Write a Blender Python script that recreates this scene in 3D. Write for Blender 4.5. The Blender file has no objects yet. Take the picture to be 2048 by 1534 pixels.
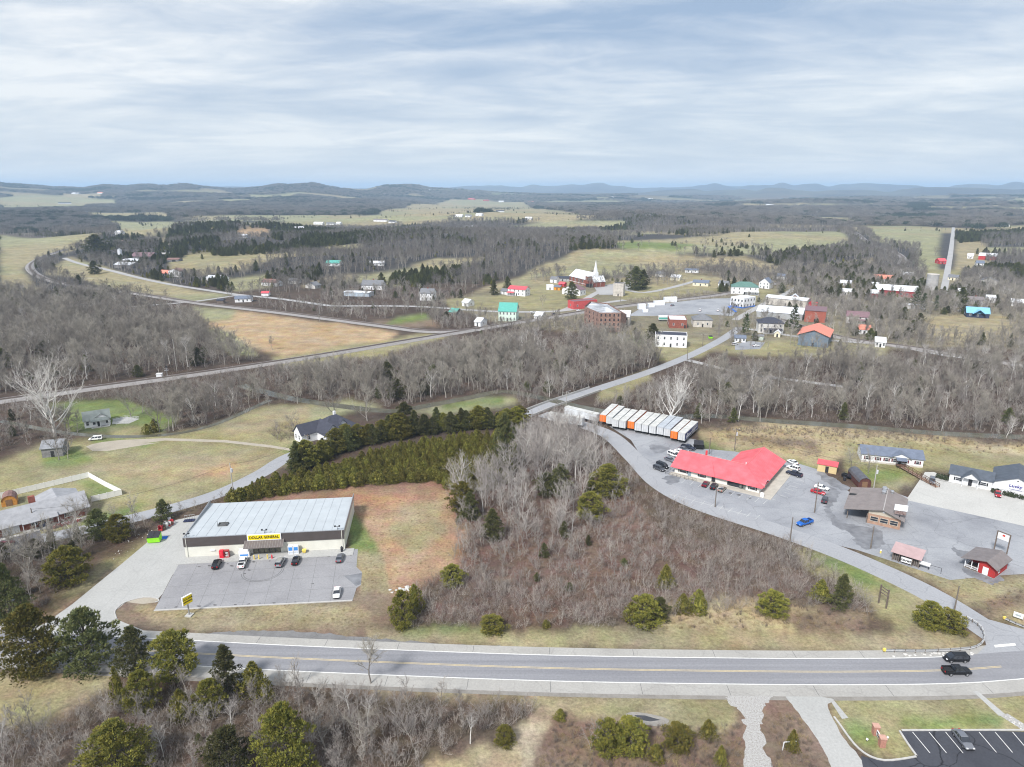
import bpy, bmesh, math, random
import numpy as np
from mathutils import Vector, Matrix
rad = math.radians
SC = bpy.context.scene
COL = SC.collection
# ------------------------------------------------------------------ camera
CAM_H, FOC, YHOR = 90.0, 1366.0, 376.0
PITCH = math.atan((767 - YHOR) / FOC)
CP, SP = math.cos(PITCH), math.sin(PITCH)
cd = bpy.data.cameras.new('camera'); cam = bpy.data.objects.new('camera', cd); COL.objects.link(cam)
cd.sensor_width = 36.0; cd.lens = 36.0 * FOC / 2048.0
cd.clip_start = 1.0; cd.clip_end = 60000.0
cam.location = (0, 0, CAM_H); cam.rotation_euler = (math.pi / 2 - PITCH, 0, 0)
SC.camera = cam
# ------------------------------------------------------------------ world: thin overcast, cloud decks over a Nishita sky
SUN_EL, SUN_AZ = rad(46), rad(212)      # azimuth clockwise from +Y (behind the camera, to the left)
wd = bpy.data.worlds.new('World'); SC.world = wd; wd.use_nodes = True
nt = wd.node_tree; nt.nodes.clear()
def N(t, **k):
    n = nt.nodes.new(t)
    for a, b in k.items(): setattr(n, a, b)
    return n
def L(a, b): nt.links.new(a, b)
def math_node(op, a=None, b=None, clamp=False):
    n = N('ShaderNodeMath', operation=op, use_clamp=clamp)
    for i, v in enumerate((a, b)):
        if v is None: continue
        if isinstance(v, (int, float)): n.inputs[i].default_value = v
        else: L(v, n.inputs[i])
    return n.outputs[0]
def ramp(fac, stops):
    n = N('ShaderNodeValToRGB'); L(fac, n.inputs[0]); e = n.color_ramp.elements
    while len(e) < len(stops): e.new(0.5)
    for i, (p, c) in enumerate(stops):
        e[i].position = p; e[i].color = (c[0], c[1], c[2], 1) if isinstance(c, tuple) else (c, c, c, 1)
    return n.outputs[0]
out = N('ShaderNodeOutputWorld'); bg = N('ShaderNodeBackground'); L(bg.outputs[0], out.inputs[0])
sky = N('ShaderNodeTexSky'); sky.sky_type = 'NISHITA'; sky.sun_disc = False
sky.sun_elevation = SUN_EL; sky.sun_rotation = SUN_AZ; sky.air_density = 1.2; sky.dust_density = 2.0
tc = N('ShaderNodeTexCoord'); sep = N('ShaderNodeSeparateXYZ'); L(tc.outputs['Generated'], sep.inputs[0])
zc = math_node('ADD', math_node('MAXIMUM', sep.outputs[2], 0.0), 0.10)
px_ = math_node('DIVIDE', sep.outputs[0], zc); py_ = math_node('DIVIDE', sep.outputs[1], zc)
def cloudnoise(sx, sy, ox, oy, detail, rough, dist=0.0):
    c = N('ShaderNodeCombineXYZ')
    L(math_node('ADD', math_node('MULTIPLY', px_, sx), ox), c.inputs[0]); L(math_node('ADD', math_node('MULTIPLY', py_, sy), oy), c.inputs[1])
    n = N('ShaderNodeTexNoise'); n.inputs['Scale'].default_value = 1.0; n.inputs['Detail'].default_value = detail
    n.inputs['Roughness'].default_value = rough; n.inputs['Distortion'].default_value = dist
    L(c.outputs[0], n.inputs['Vector']); return n.outputs[0]
big = cloudnoise(0.27, 0.40, 5.3, 1.4, 3, 0.5, 1.0)          # broad swaths
mid = cloudnoise(0.62, 1.05, 11.2, 4.3, 6, 0.56, 1.1)        # streaks lying across the view
fine = cloudnoise(2.0, 3.2, 2.2, 7.7, 7, 0.64, 0.9)
mixn = math_node('ADD', math_node('MULTIPLY', big, 0.46), math_node('ADD', math_node('MULTIPLY', mid, 0.36), math_node('MULTIPLY', fine, 0.18)))
cover = ramp(mixn, [(0.385, 0.0), (0.585, 1.0)])
cloudcol = ramp(cover, [(0.0, (0.112, 0.148, 0.202)), (0.33, (0.152, 0.182, 0.226)), (0.66, (0.214, 0.234, 0.260)), (1.0, (0.290, 0.296, 0.302))])
# the strip above the horizon is milkier
hz = ramp(sep.outputs[2], [(0.0, 0.92), (0.04, 0.62), (0.20, 0.0)])
m1 = N('ShaderNodeMix', data_type='RGBA'); L(hz, m1.inputs[0]); L(cloudcol, m1.inputs[6]); m1.inputs[7].default_value = (0.232, 0.255, 0.278, 1)
sk = N('ShaderNodeMix', data_type='RGBA', blend_type='MULTIPLY'); sk.inputs[0].default_value = 1.0; L(sky.outputs[0], sk.inputs[6]); sk.inputs[7].default_value = (0.05, 0.05, 0.05, 1)
m2 = N('ShaderNodeMix', data_type='RGBA'); m2.inputs[0].default_value = 0.92; L(sk.outputs[2], m2.inputs[6]); L(m1.outputs[2], m2.inputs[7])
L(m2.outputs[2], bg.inputs[0]); bg.inputs[1].default_value = 1.0
# ------------------------------------------------------------------ sun (veiled)
sd = bpy.data.lights.new('sun', 'SUN'); so = bpy.data.objects.new('sun', sd); COL.objects.link(so)
sd.energy = 1.5; sd.angle = rad(11); sd.color = (1.0, 0.965, 0.92)
sdir = Vector((math.sin(SUN_AZ) * math.cos(SUN_EL), math.cos(SUN_AZ) * math.cos(SUN_EL), math.sin(SUN_EL)))
so.rotation_euler = sdir.to_track_quat('Z', 'Y').to_euler(); so.location = (0, 0, 300)
# ------------------------------------------------------------------ exposure and render settings
SC.view_settings.view_transform = 'Standard'; SC.view_settings.look = 'None'; SC.view_settings.gamma = 1.0
SC.view_settings.exposure = 1.75; SC.view_settings.use_curve_mapping = False
SC.render.engine = 'CYCLES'
cy = SC.cycles
cy.max_bounces = 5; cy.diffuse_bounces = 2; cy.glossy_bounces = 2; cy.transmission_bounces = 2; cy.transparent_max_bounces = 6; cy.volume_bounces = 1
cy.use_denoising = True; cy.filter_width = 1.1; cy.caustics_reflective = False; cy.caustics_refractive = False
try: cy.denoiser = 'OPENIMAGEDENOISE'
except Exception: pass
rng = np.random.default_rng(7); RND = random.Random(11)

# ================================================================== terrain
def _hash(ix, iy, s):
    v = (ix.astype(np.int64) * 374761393 + iy.astype(np.int64) * 668265263 + s * 1274126177) & 0xffffffff
    v = ((v ^ (v >> 13)) * 1274126177) & 0xffffffff
    return ((v ^ (v >> 16)) & 0xffffff) / float(0xffffff)
def vnoise(x, y, s=0):
    x = np.asarray(x, float); y = np.asarray(y, float)
    ix = np.floor(x); iy = np.floor(y); fx = x - ix; fy = y - iy
    fx = fx * fx * (3 - 2 * fx); fy = fy * fy * (3 - 2 * fy)
    a = _hash(ix, iy, s); b = _hash(ix + 1, iy, s); c = _hash(ix, iy + 1, s); d = _hash(ix + 1, iy + 1, s)
    return (a + (b - a) * fx + (c - a) * fy + (a - b - c + d) * fx * fy) * 2 - 1
def fbm(x, y, s=0, o=4):
    t = 0; a = 0.5; f = 1.0
    for i in range(o):
        t = t + a * vnoise(np.asarray(x) * f + 17.3 * i, np.asarray(y) * f - 9.1 * i, s + i); a *= 0.5; f *= 2.03
    return t
def sstep(a, b, x):
    t = np.clip((x - a) / (b - a), 0, 1); return t * t * (3 - 2 * t)
# rounded hills: x, y, half-length, half-width, turn, height
HILLS = [(95, 905, 190, 120, -8, 15), (300, 900, 160, 95, 6, 8), (-110, 1120, 260, 150, 0, 17), (-420, 1010, 150, 80, 0, 13),
         (-640, 1250, 160, 90, 10, 18), (-480, 1330, 130, 80, 0, 17), (-190, 800, 95, 55, 0, 11), (430, 1250, 230, 150, 0, 9),
         (-330, 820, 130, 60, 0, 7), (-60, 1950, 380, 220, 0, 24), (250, 1750, 320, 180, 0, 18), (700, 1420, 240, 160, 0, 8)]
def hgt(x, y):
    x = np.asarray(x, float); y = np.asarray(y, float)
    r = np.hypot(x, y); ang = np.degrees(np.arctan2(x, y))
    z = fbm(x / 560, y / 560, 3, 4) * 19 * sstep(640, 1900, r) * (1 - .95 * np.exp(-((ang - 32.7) / 2.6) ** 2) * sstep(3200, 2000, r))
    z = z + (fbm(x / 1300, y / 1300, 9, 4) * 50 + 4) * sstep(2000, 5200, r)
    for (cx, cy_, rx, ry, a, h) in HILLS:
        ca, sa = math.cos(rad(a)), math.sin(rad(a)); dx = x - cx; dy = y - cy_
        u = (dx * ca + dy * sa) / rx; v = (-dx * sa + dy * ca) / ry
        z = z + h * np.exp(-(u * u + v * v)) * sstep(540, 640, r)
    wl = sstep(4, -10, ang); top = 84 + 40 * sstep(-8, -22, ang) + 26 * vnoise(ang / 4.1, r * 0 + 2, 21) + 12 * vnoise(ang / 1.3, r * 0, 22)
    z = z + wl * top * np.exp(-((r - 6600) / 1300.0) ** 2)
    wr = sstep(-14, 2, ang)
    z = z + wr * (125 + 40 * vnoise(ang / 2.2, r * 0, 23) + 24 * vnoise(ang / 0.8, r * 0, 24)) * np.exp(-((r - 13500) / 1500.0) ** 2)
    z = z + sstep(8, 16, ang) * (82 + 40 * vnoise(ang / 2.6, r * 0, 25) + 16 * vnoise(ang / 0.9, r * 0, 26)) * np.exp(-((r - 9300) / 900.0) ** 2)
    z = z + (95 + 30 * vnoise(ang / 3.0, r * 0, 27)) * np.exp(-((r - 17500) / 1500.0) ** 2)
    return z
_T = np.geomspace(450, 26000, 3000)
def G(px, py):
    """photograph pixel -> point on the ground"""
    u = (px - 1024) / FOC; v = (767 - py) / FOC
    d = (u, CP + v * SP, -SP + v * CP)
    if d[2] < 0:
        t = CAM_H / -d[2]
        if t * math.hypot(d[0], d[1]) < 540: return Vector((d[0] * t, d[1] * t, 0.0))
    X = d[0] * _T; Y = d[1] * _T; Z = CAM_H + d[2] * _T
    df = Z - hgt(X, Y); k = np.argmax(df < 0)
    if df[k] >= 0: k = len(_T) - 1
    if k > 0:
        f = df[k - 1] / (df[k - 1] - df[k]) if df[k - 1] != df[k] else 0; t = _T[k - 1] + (_T[k] - _T[k - 1]) * f
    else: t = _T[0]
    x, y = d[0] * t, d[1] * t
    return Vector((x, y, float(hgt(x, y))))
def ZAT(P, py):
    """height of the point straight above P that shows at photograph row py"""
    v = (767 - py) / FOC; t = P.y / (CP + v * SP)
    return CAM_H + (-SP + v * CP) * t
def MPP(P): return (P.y * CP + (CAM_H - P.z) * SP) / FOC      # metres per photograph pixel there
def PIX(x, y, z):
    d = y * CP + (CAM_H - z) * SP; up = y * SP + (z - CAM_H) * CP
    return 1024 + FOC * x / d, 767 - FOC * up / d
def WP(poly): return np.array([[p.x, p.y] for p in (G(a, b) for a, b in poly)])
def inside(W, x, y):
    c = np.zeros(np.shape(x), bool); n = len(W); j = n - 1
    for i in range(n):
        xi, yi = W[i]; xj, yj = W[j]
        c ^= ((yi > y) != (yj > y)) & (x < (xj - xi) * (y - yi) / (yj - yi + 1e-12) + xi); j = i
    return c

# ================================================================== materials
MATS = {}
def M(name, col, rough=0.8, var=0.18, scale=1.5, metal=0.0, bump=0.0, obj=True, rand=0.0, spec=0.3, col2=None, wave=None):
    """procedural material: two tones of one colour mixed by noise, a little grain, optional ribs"""
    if name in MATS: return MATS[name]
    m = bpy.data.materials.new(name); m.use_nodes = True; t = m.node_tree; b = t.nodes['Principled BSDF']
    b.inputs['Roughness'].default_value = rough; b.inputs['Metallic'].default_value = metal
    b.inputs['Specular IOR Level'].default_value = spec
    co = t.nodes.new('ShaderNodeTexCoord' if obj else 'ShaderNodeNewGeometry'); cs = co.outputs['Object' if obj else 'Position']
    n1 = t.nodes.new('ShaderNodeTexNoise'); n1.inputs['Scale'].default_value = scale; n1.inputs['Detail'].default_value = 6; n1.inputs['Roughness'].default_value = 0.62
    t.links.new(cs, n1.inputs['Vector'])
    mp = t.nodes.new('ShaderNodeMapRange'); mp.inputs[1].default_value = 0.32; mp.inputs[2].default_value = 0.68
    t.links.new(n1.outputs[0], mp.inputs[0])
    mx = t.nodes.new('ShaderNodeMix'); mx.data_type = 'RGBA'; t.links.new(mp.outputs[0], mx.inputs[0])
    c2 = col2 or tuple(min(1, c * (1 + var)) for c in col); c1 = col if col2 else tuple(c * (1 - var) for c in col)
    mx.inputs[6].default_value = (*c1, 1); mx.inputs[7].default_value = (*c2, 1)
    last = mx.outputs[2]
    if rand:
        oi = t.nodes.new('ShaderNodeObjectInfo'); mr = t.nodes.new('ShaderNodeMapRange'); mr.inputs[3].default_value = 1 - rand; mr.inputs[4].default_value = 1 + rand
        t.links.new(oi.outputs['Random'], mr.inputs[0])
        hs = t.nodes.new('ShaderNodeHueSaturation'); t.links.new(last, hs.inputs['Color']); t.links.new(mr.outputs[0], hs.inputs['Value'])
        m2_ = t.nodes.new('ShaderNodeMath'); m2_.operation = 'MULTIPLY_ADD'; t.links.new(oi.outputs['Random'], m2_.inputs[0]); m2_.inputs[1].default_value = rand * 0.10; m2_.inputs[2].default_value = 0.5 - rand * 0.05
        t.links.new(m2_.outputs[0], hs.inputs['Hue']); last = hs.outputs[0]
    t.links.new(last, b.inputs['Base Color'])
    if bump or wave:
        bp = t.nodes.new('ShaderNodeBump'); bp.inputs['Strength'].default_value = bump or 0.4
        if wave:
            wv = t.nodes.new('ShaderNodeTexWave'); wv.bands_direction = wave[0]; wv.inputs['Scale'].default_value = wave[1]; t.links.new(cs, wv.inputs['Vector']); t.links.new(wv.outputs['Fac'], bp.inputs['Height'])
            bp.inputs['Distance'].default_value = 0.05
        else:
            t.links.new(n1.outputs[0], bp.inputs['Height']); bp.inputs['Distance'].default_value = 0.1
        t.links.new(bp.outputs[0], b.inputs['Normal'])
    MATS[name] = m; return m
def paving(name, col, stain, amount=0.5, crack=0.0, scale=0.10, rough=0.85, streak=None):
    """worn paving: broad stains, grain and thin cracks, in world metres"""
    if name in MATS: return MATS[name]
    m = bpy.data.materials.new(name); m.use_nodes = True; t = m.node_tree; b = t.nodes['Principled BSDF']; b.inputs['Roughness'].default_value = rough
    b.inputs['Specular IOR Level'].default_value = 0.25
    g = t.nodes.new('ShaderNodeNewGeometry'); pos = g.outputs['Position']
    def noise(s, d=5, r=0.6, vec=pos):
        n = t.nodes.new('ShaderNodeTexNoise'); n.inputs['Scale'].default_value = s; n.inputs['Detail'].default_value = d; n.inputs['Roughness'].default_value = r; t.links.new(vec, n.inputs['Vector']); return n.outputs[0]
    def mr(x, a, c, lo=0.0, hi=1.0):
        n = t.nodes.new('ShaderNodeMapRange'); n.inputs[1].default_value = a; n.inputs[2].default_value = c; n.inputs[3].default_value = lo; n.inputs[4].default_value = hi; t.links.new(x, n.inputs[0]); return n.outputs[0]
    def mix(f, a, c, bt='MIX'):
        n = t.nodes.new('ShaderNodeMix'); n.data_type = 'RGBA'; n.blend_type = bt
        if isinstance(f, (int, float)): n.inputs[0].default_value = f
        else: t.links.new(f, n.inputs[0])
        for i, v in ((6, a), (7, c)):
            if isinstance(v, tuple): n.inputs[i].default_value = (*v, 1)
            else: t.links.new(v, n.inputs[i])
        return n.outputs[2]
    c = mix(mr(noise(scale, 6, 0.65), 0.42, 0.72, 0, amount), col, stain)
    if streak:
        mpn = t.nodes.new('ShaderNodeMapping'); mpn.inputs['Rotation'].default_value = (0, 0, rad(streak[0])); mpn.inputs['Scale'].default_value = (0.012, streak[1], 1); t.links.new(pos, mpn.inputs[0])
        c = mix(mr(noise(1.0, 4, 0.6, mpn.outputs[0]), 0.4, 0.7, 0, streak[2]), c, stain)
    gr = mr(noise(2.2, 6, 0.7), 0.3, 0.7, 0.86, 1.12)
    hs = t.nodes.new('ShaderNodeHueSaturation'); t.links.new(c, hs.inputs['Color']); t.links.new(gr, hs.inputs['Value']); c = hs.outputs[0]
    if crack:
        wob = t.nodes.new('ShaderNodeVectorMath'); wob.operation = 'MULTIPLY_ADD'
        nz = t.nodes.new('ShaderNodeTexNoise'); nz.inputs['Scale'].default_value = 0.35; nz.inputs['Detail'].default_value = 4; t.links.new(pos, nz.inputs['Vector'])
        t.links.new(nz.outputs['Color'], wob.inputs[0]); wob.inputs[1].default_value = (3, 3, 0); t.links.new(pos, wob.inputs[2])
        v = t.nodes.new('ShaderNodeTexVoronoi'); v.feature = 'DISTANCE_TO_EDGE'; v.inputs['Scale'].default_value = 0.12; t.links.new(wob.outputs[0], v.inputs['Vector'])
        cm = mr(v.outputs['Distance'], 0.002, 0.016, crack, 0.0)
        c = mix(cm, c, tuple(x * 0.25 for x in col))
    t.links.new(c, b.inputs['Base Color'])
    MATS[name] = m; return m
def glassy(name, col=(0.03, 0.035, 0.045), rough=0.08):
    return M(name, col, rough, 0.3, 0.6, spec=0.6)
WINDOW = glassy('window_glass'); 
WHITE = M('white_paint', (0.74, 0.75, 0.77), 0.6, 0.07, 0.8); DARK = M('dark_trim', (0.03, 0.03, 0.035), 0.6, 0.3, 3)
METAL = M('galvanised_metal', (0.42, 0.43, 0.45), 0.45, 0.15, 3, metal=0.6); WOOD = M('weathered_timber', (0.16, 0.13, 0.11), 0.85, 0.3, 2.5)
TYRE = M('tyre_rubber', (0.02, 0.02, 0.021), 0.8, 0.2, 5); RIM = M('wheel_alloy', (0.45, 0.45, 0.46), 0.35, 0.1, 5, metal=0.7)
BRICK = M('red_brick', (0.25, 0.085, 0.062), 0.85, 0.28, 1.3); CONC = M('plain_concrete', (0.43, 0.425, 0.41), 0.85, 0.14, 0.8)

# ================================================================== mesh helpers
def mesh_from(name, vs, fs, mats=None, mi=None, smooth=False):
    me = bpy.data.meshes.new(name); me.from_pydata([tuple(v) for v in vs], [], fs)
    for m in (mats or []): me.materials.append(m)
    if mi: me.polygons.foreach_set('material_index', mi)
    if smooth: me.polygons.foreach_set('use_smooth', [True] * len(me.polygons))
    me.update(); return me
def obj(name, me, parent=None, loc=None, rz=0.0, m=None):
    o = bpy.data.objects.new(name, me); COL.objects.link(o)
    if parent is not None: o.parent = parent
    if loc is not None: o.location = loc
    if rz: o.rotation_euler = (0, 0, rz)
    if m is not None and me is not None: me.materials.append(m)
    return o
def tag(o, label=None, cat=None, group=None, kind=None):
    if label: o['label'] = label
    if cat: o['category'] = cat
    if group: o['group'] = group
    if kind: o['kind'] = kind
    return o
def empty(name, loc, rz=0.0, label=None, cat=None, group=None):
    o = obj(name, None, None, loc, rz); o.empty_display_size = 0.5; return tag(o, label, cat, group)
class MB:
    """collects simple solids into one mesh"""
    def __init__(s): s.v = []; s.f = []; s.m = []
    def add(s, vs, fs, mi=0):
        b = len(s.v); s.v += [tuple(p) for p in vs]; s.f += [tuple(b + i for i in f) for f in fs]; s.m += [mi] * len(fs); return s
    def box(s, x0, x1, y0, y1, z0, z1, mi=0):
        return s.add([(x0, y0, z0), (x1, y0, z0), (x1, y1, z0), (x0, y1, z0), (x0, y0, z1), (x1, y0, z1), (x1, y1, z1), (x0, y1, z1)],
                     [(0, 3, 2, 1), (4, 5, 6, 7), (0, 1, 5, 4), (1, 2, 6, 5), (2, 3, 7, 6), (3, 0, 4, 7)], mi)
    def quad(s, a, b, c, d, mi=0): return s.add([a, b, c, d], [(0, 1, 2, 3)], mi)
    def poly(s, pts, mi=0): return s.add(pts, [tuple(range(len(pts)))], mi)
    def slab(s, pts, th, mi=0):
        """a polygon thickened downward"""
        n = len(pts); vs = [tuple(p) for p in pts] + [(p[0], p[1], p[2] - th) for p in pts]
        fs = [tuple(range(n)), tuple(range(2 * n - 1, n - 1, -1))] + [(i, i + n, (i + 1) % n + n, (i + 1) % n) for i in range(n)]
        return s.add(vs, fs, mi)
    def cyl(s, a, b, r0, r1=None, n=8, mi=0, cap=True):
        a = Vector(a); b = Vector(b); r1 = r0 if r1 is None else r1; d = (b - a).normalized()
        p = d.orthogonal().normalized(); q = d.cross(p); vs = []
        for c, r in ((a, r0), (b, r1)):
            for i in range(n):
                t = 2 * math.pi * i / n; vs.append(tuple(c + (p * math.cos(t) + q * math.sin(t)) * r))
        fs = [(i, (i + 1) % n, (i + 1) % n + n, i + n) for i in range(n)]
        if cap: fs += [tuple(range(n - 1, -1, -1)), tuple(range(n, 2 * n))]
        return s.add(vs, fs, mi)
    def mesh(s, name, mats, smooth=False):
        return mesh_from(name, s.v, s.f, mats if isinstance(mats, (list, tuple)) else [mats], s.m, smooth)
    def build(s, name, mats, parent=None, loc=None, rz=0.0): return obj(name, s.mesh(name, mats), parent, loc, rz)
def rounded(pts, n=5):
    P_ = [np.array((p.x, p.y)) for p in pts]; m = len(P_); o = []
    for i in range(m):
        a, b, c, d = P_[i - 1], P_[i], P_[(i + 1) % m], P_[(i + 2) % m]
        for k in range(n): t = k / n; q = 0.5 * (2 * b + (c - a) * t + (2 * a - 5 * b + 4 * c - d) * t * t + (3 * b - a - 3 * c + d) * t ** 3); o.append(Vector((q[0], q[1], float(hgt(q[0], q[1])))))
    return o
def sheet(name, poly, mat, z=0.004, world=False, parent=None, struct=True, label=None, soft=False, rag=0.0):
    """flat paved or painted area given by its outline; follows the ground where it is not level"""
    pts = [Vector((a, b, 0)) for a, b in poly] if world else [G(a, b) for a, b in poly]
    if soft: pts = rounded(pts, 5 if not rag else 9)
    if rag:
        for p in pts: p.x += rag * float(fbm(p.x * .9, p.y * .9, 61, 3)) * 2; p.y += rag * float(fbm(p.x * .9, p.y * .9, 67, 3)) * 2
    bm = bmesh.new(); vs = [bm.verts.new((p.x, p.y, (p.z if not world else float(hgt(p.x, p.y))) + z)) for p in pts]
    f = bm.faces.new(vs); bmesh.ops.triangulate(bm, faces=[f])
    bmesh.ops.recalc_face_normals(bm, faces=bm.faces)
    for f in bm.faces:
        if f.normal.z < 0: f.normal_flip()
    me = bpy.data.meshes.new(name); bm.to_mesh(me); bm.free(); o = obj(name, me, parent, m=mat)
    if struct and parent is None: tag(o, label, kind='structure')
    return o
def smooth_path(pts, step):
    """Catmull-Rom through world points, resampled"""
    P = [np.array(p[:2], float) for p in pts]; P = [2 * P[0] - P[1]] + P + [2 * P[-1] - P[-2]]; o = []
    for i in range(1, len(P) - 2):
        n = max(2, int(np.linalg.norm(P[i + 1] - P[i]) / step))
        for k in range(n):
            t = k / n; a, b, c, d = P[i - 1], P[i], P[i + 1], P[i + 2]
            o.append(0.5 * (2 * b + (c - a) * t + (2 * a - 5 * b + 4 * c - d) * t * t + (3 * b - a - 3 * c + d) * t ** 3))
    o.append(P[-2]); return np.array(o)
def ribbon_pts(path, off):
    d = np.gradient(path, axis=0); d /= np.linalg.norm(d, axis=1)[:, None] + 1e-9; nrm = np.stack([-d[:, 1], d[:, 0]], 1)
    return path + nrm * off
CLEAR = []      # world outlines where nothing is planted
def ribbon(name, path, prof, mat, z=0.004, parent=None, kind='structure', keep=0.0, mi=None):
    """strip swept along a path; prof = [(offset across, height), ...]"""
    rows = []
    for off, zz in prof:
        q = ribbon_pts(path, off); rows.append(np.column_stack([q, hgt(q[:, 0], q[:, 1]) + z + zz]))
    n = len(path); k = len(prof); vs = np.stack(rows, 1).reshape(-1, 3)
    fs = [(i * k + j, i * k + j + 1, (i + 1) * k + j + 1, (i + 1) * k + j) for i in range(n - 1) for j in range(k - 1)]
    me = mesh_from(name, vs, [tuple(reversed(f)) for f in fs], mat if isinstance(mat, list) else [mat], [mi[j] for i in range(n - 1) for j in range(k - 1)] if mi else None)
    bm = bmesh.new(); bm.from_mesh(me)
    for f in bm.faces:
        if f.normal.z < 0: f.normal_flip()
    bm.to_mesh(me); bm.free()
    o = obj(name, me, parent)
    if parent is None and kind: tag(o, kind=kind)
    if keep:
        a = ribbon_pts(path, keep); b = ribbon_pts(path, -keep); CLEAR.append(np.vstack([a, b[::-1]]))
    return o
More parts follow.
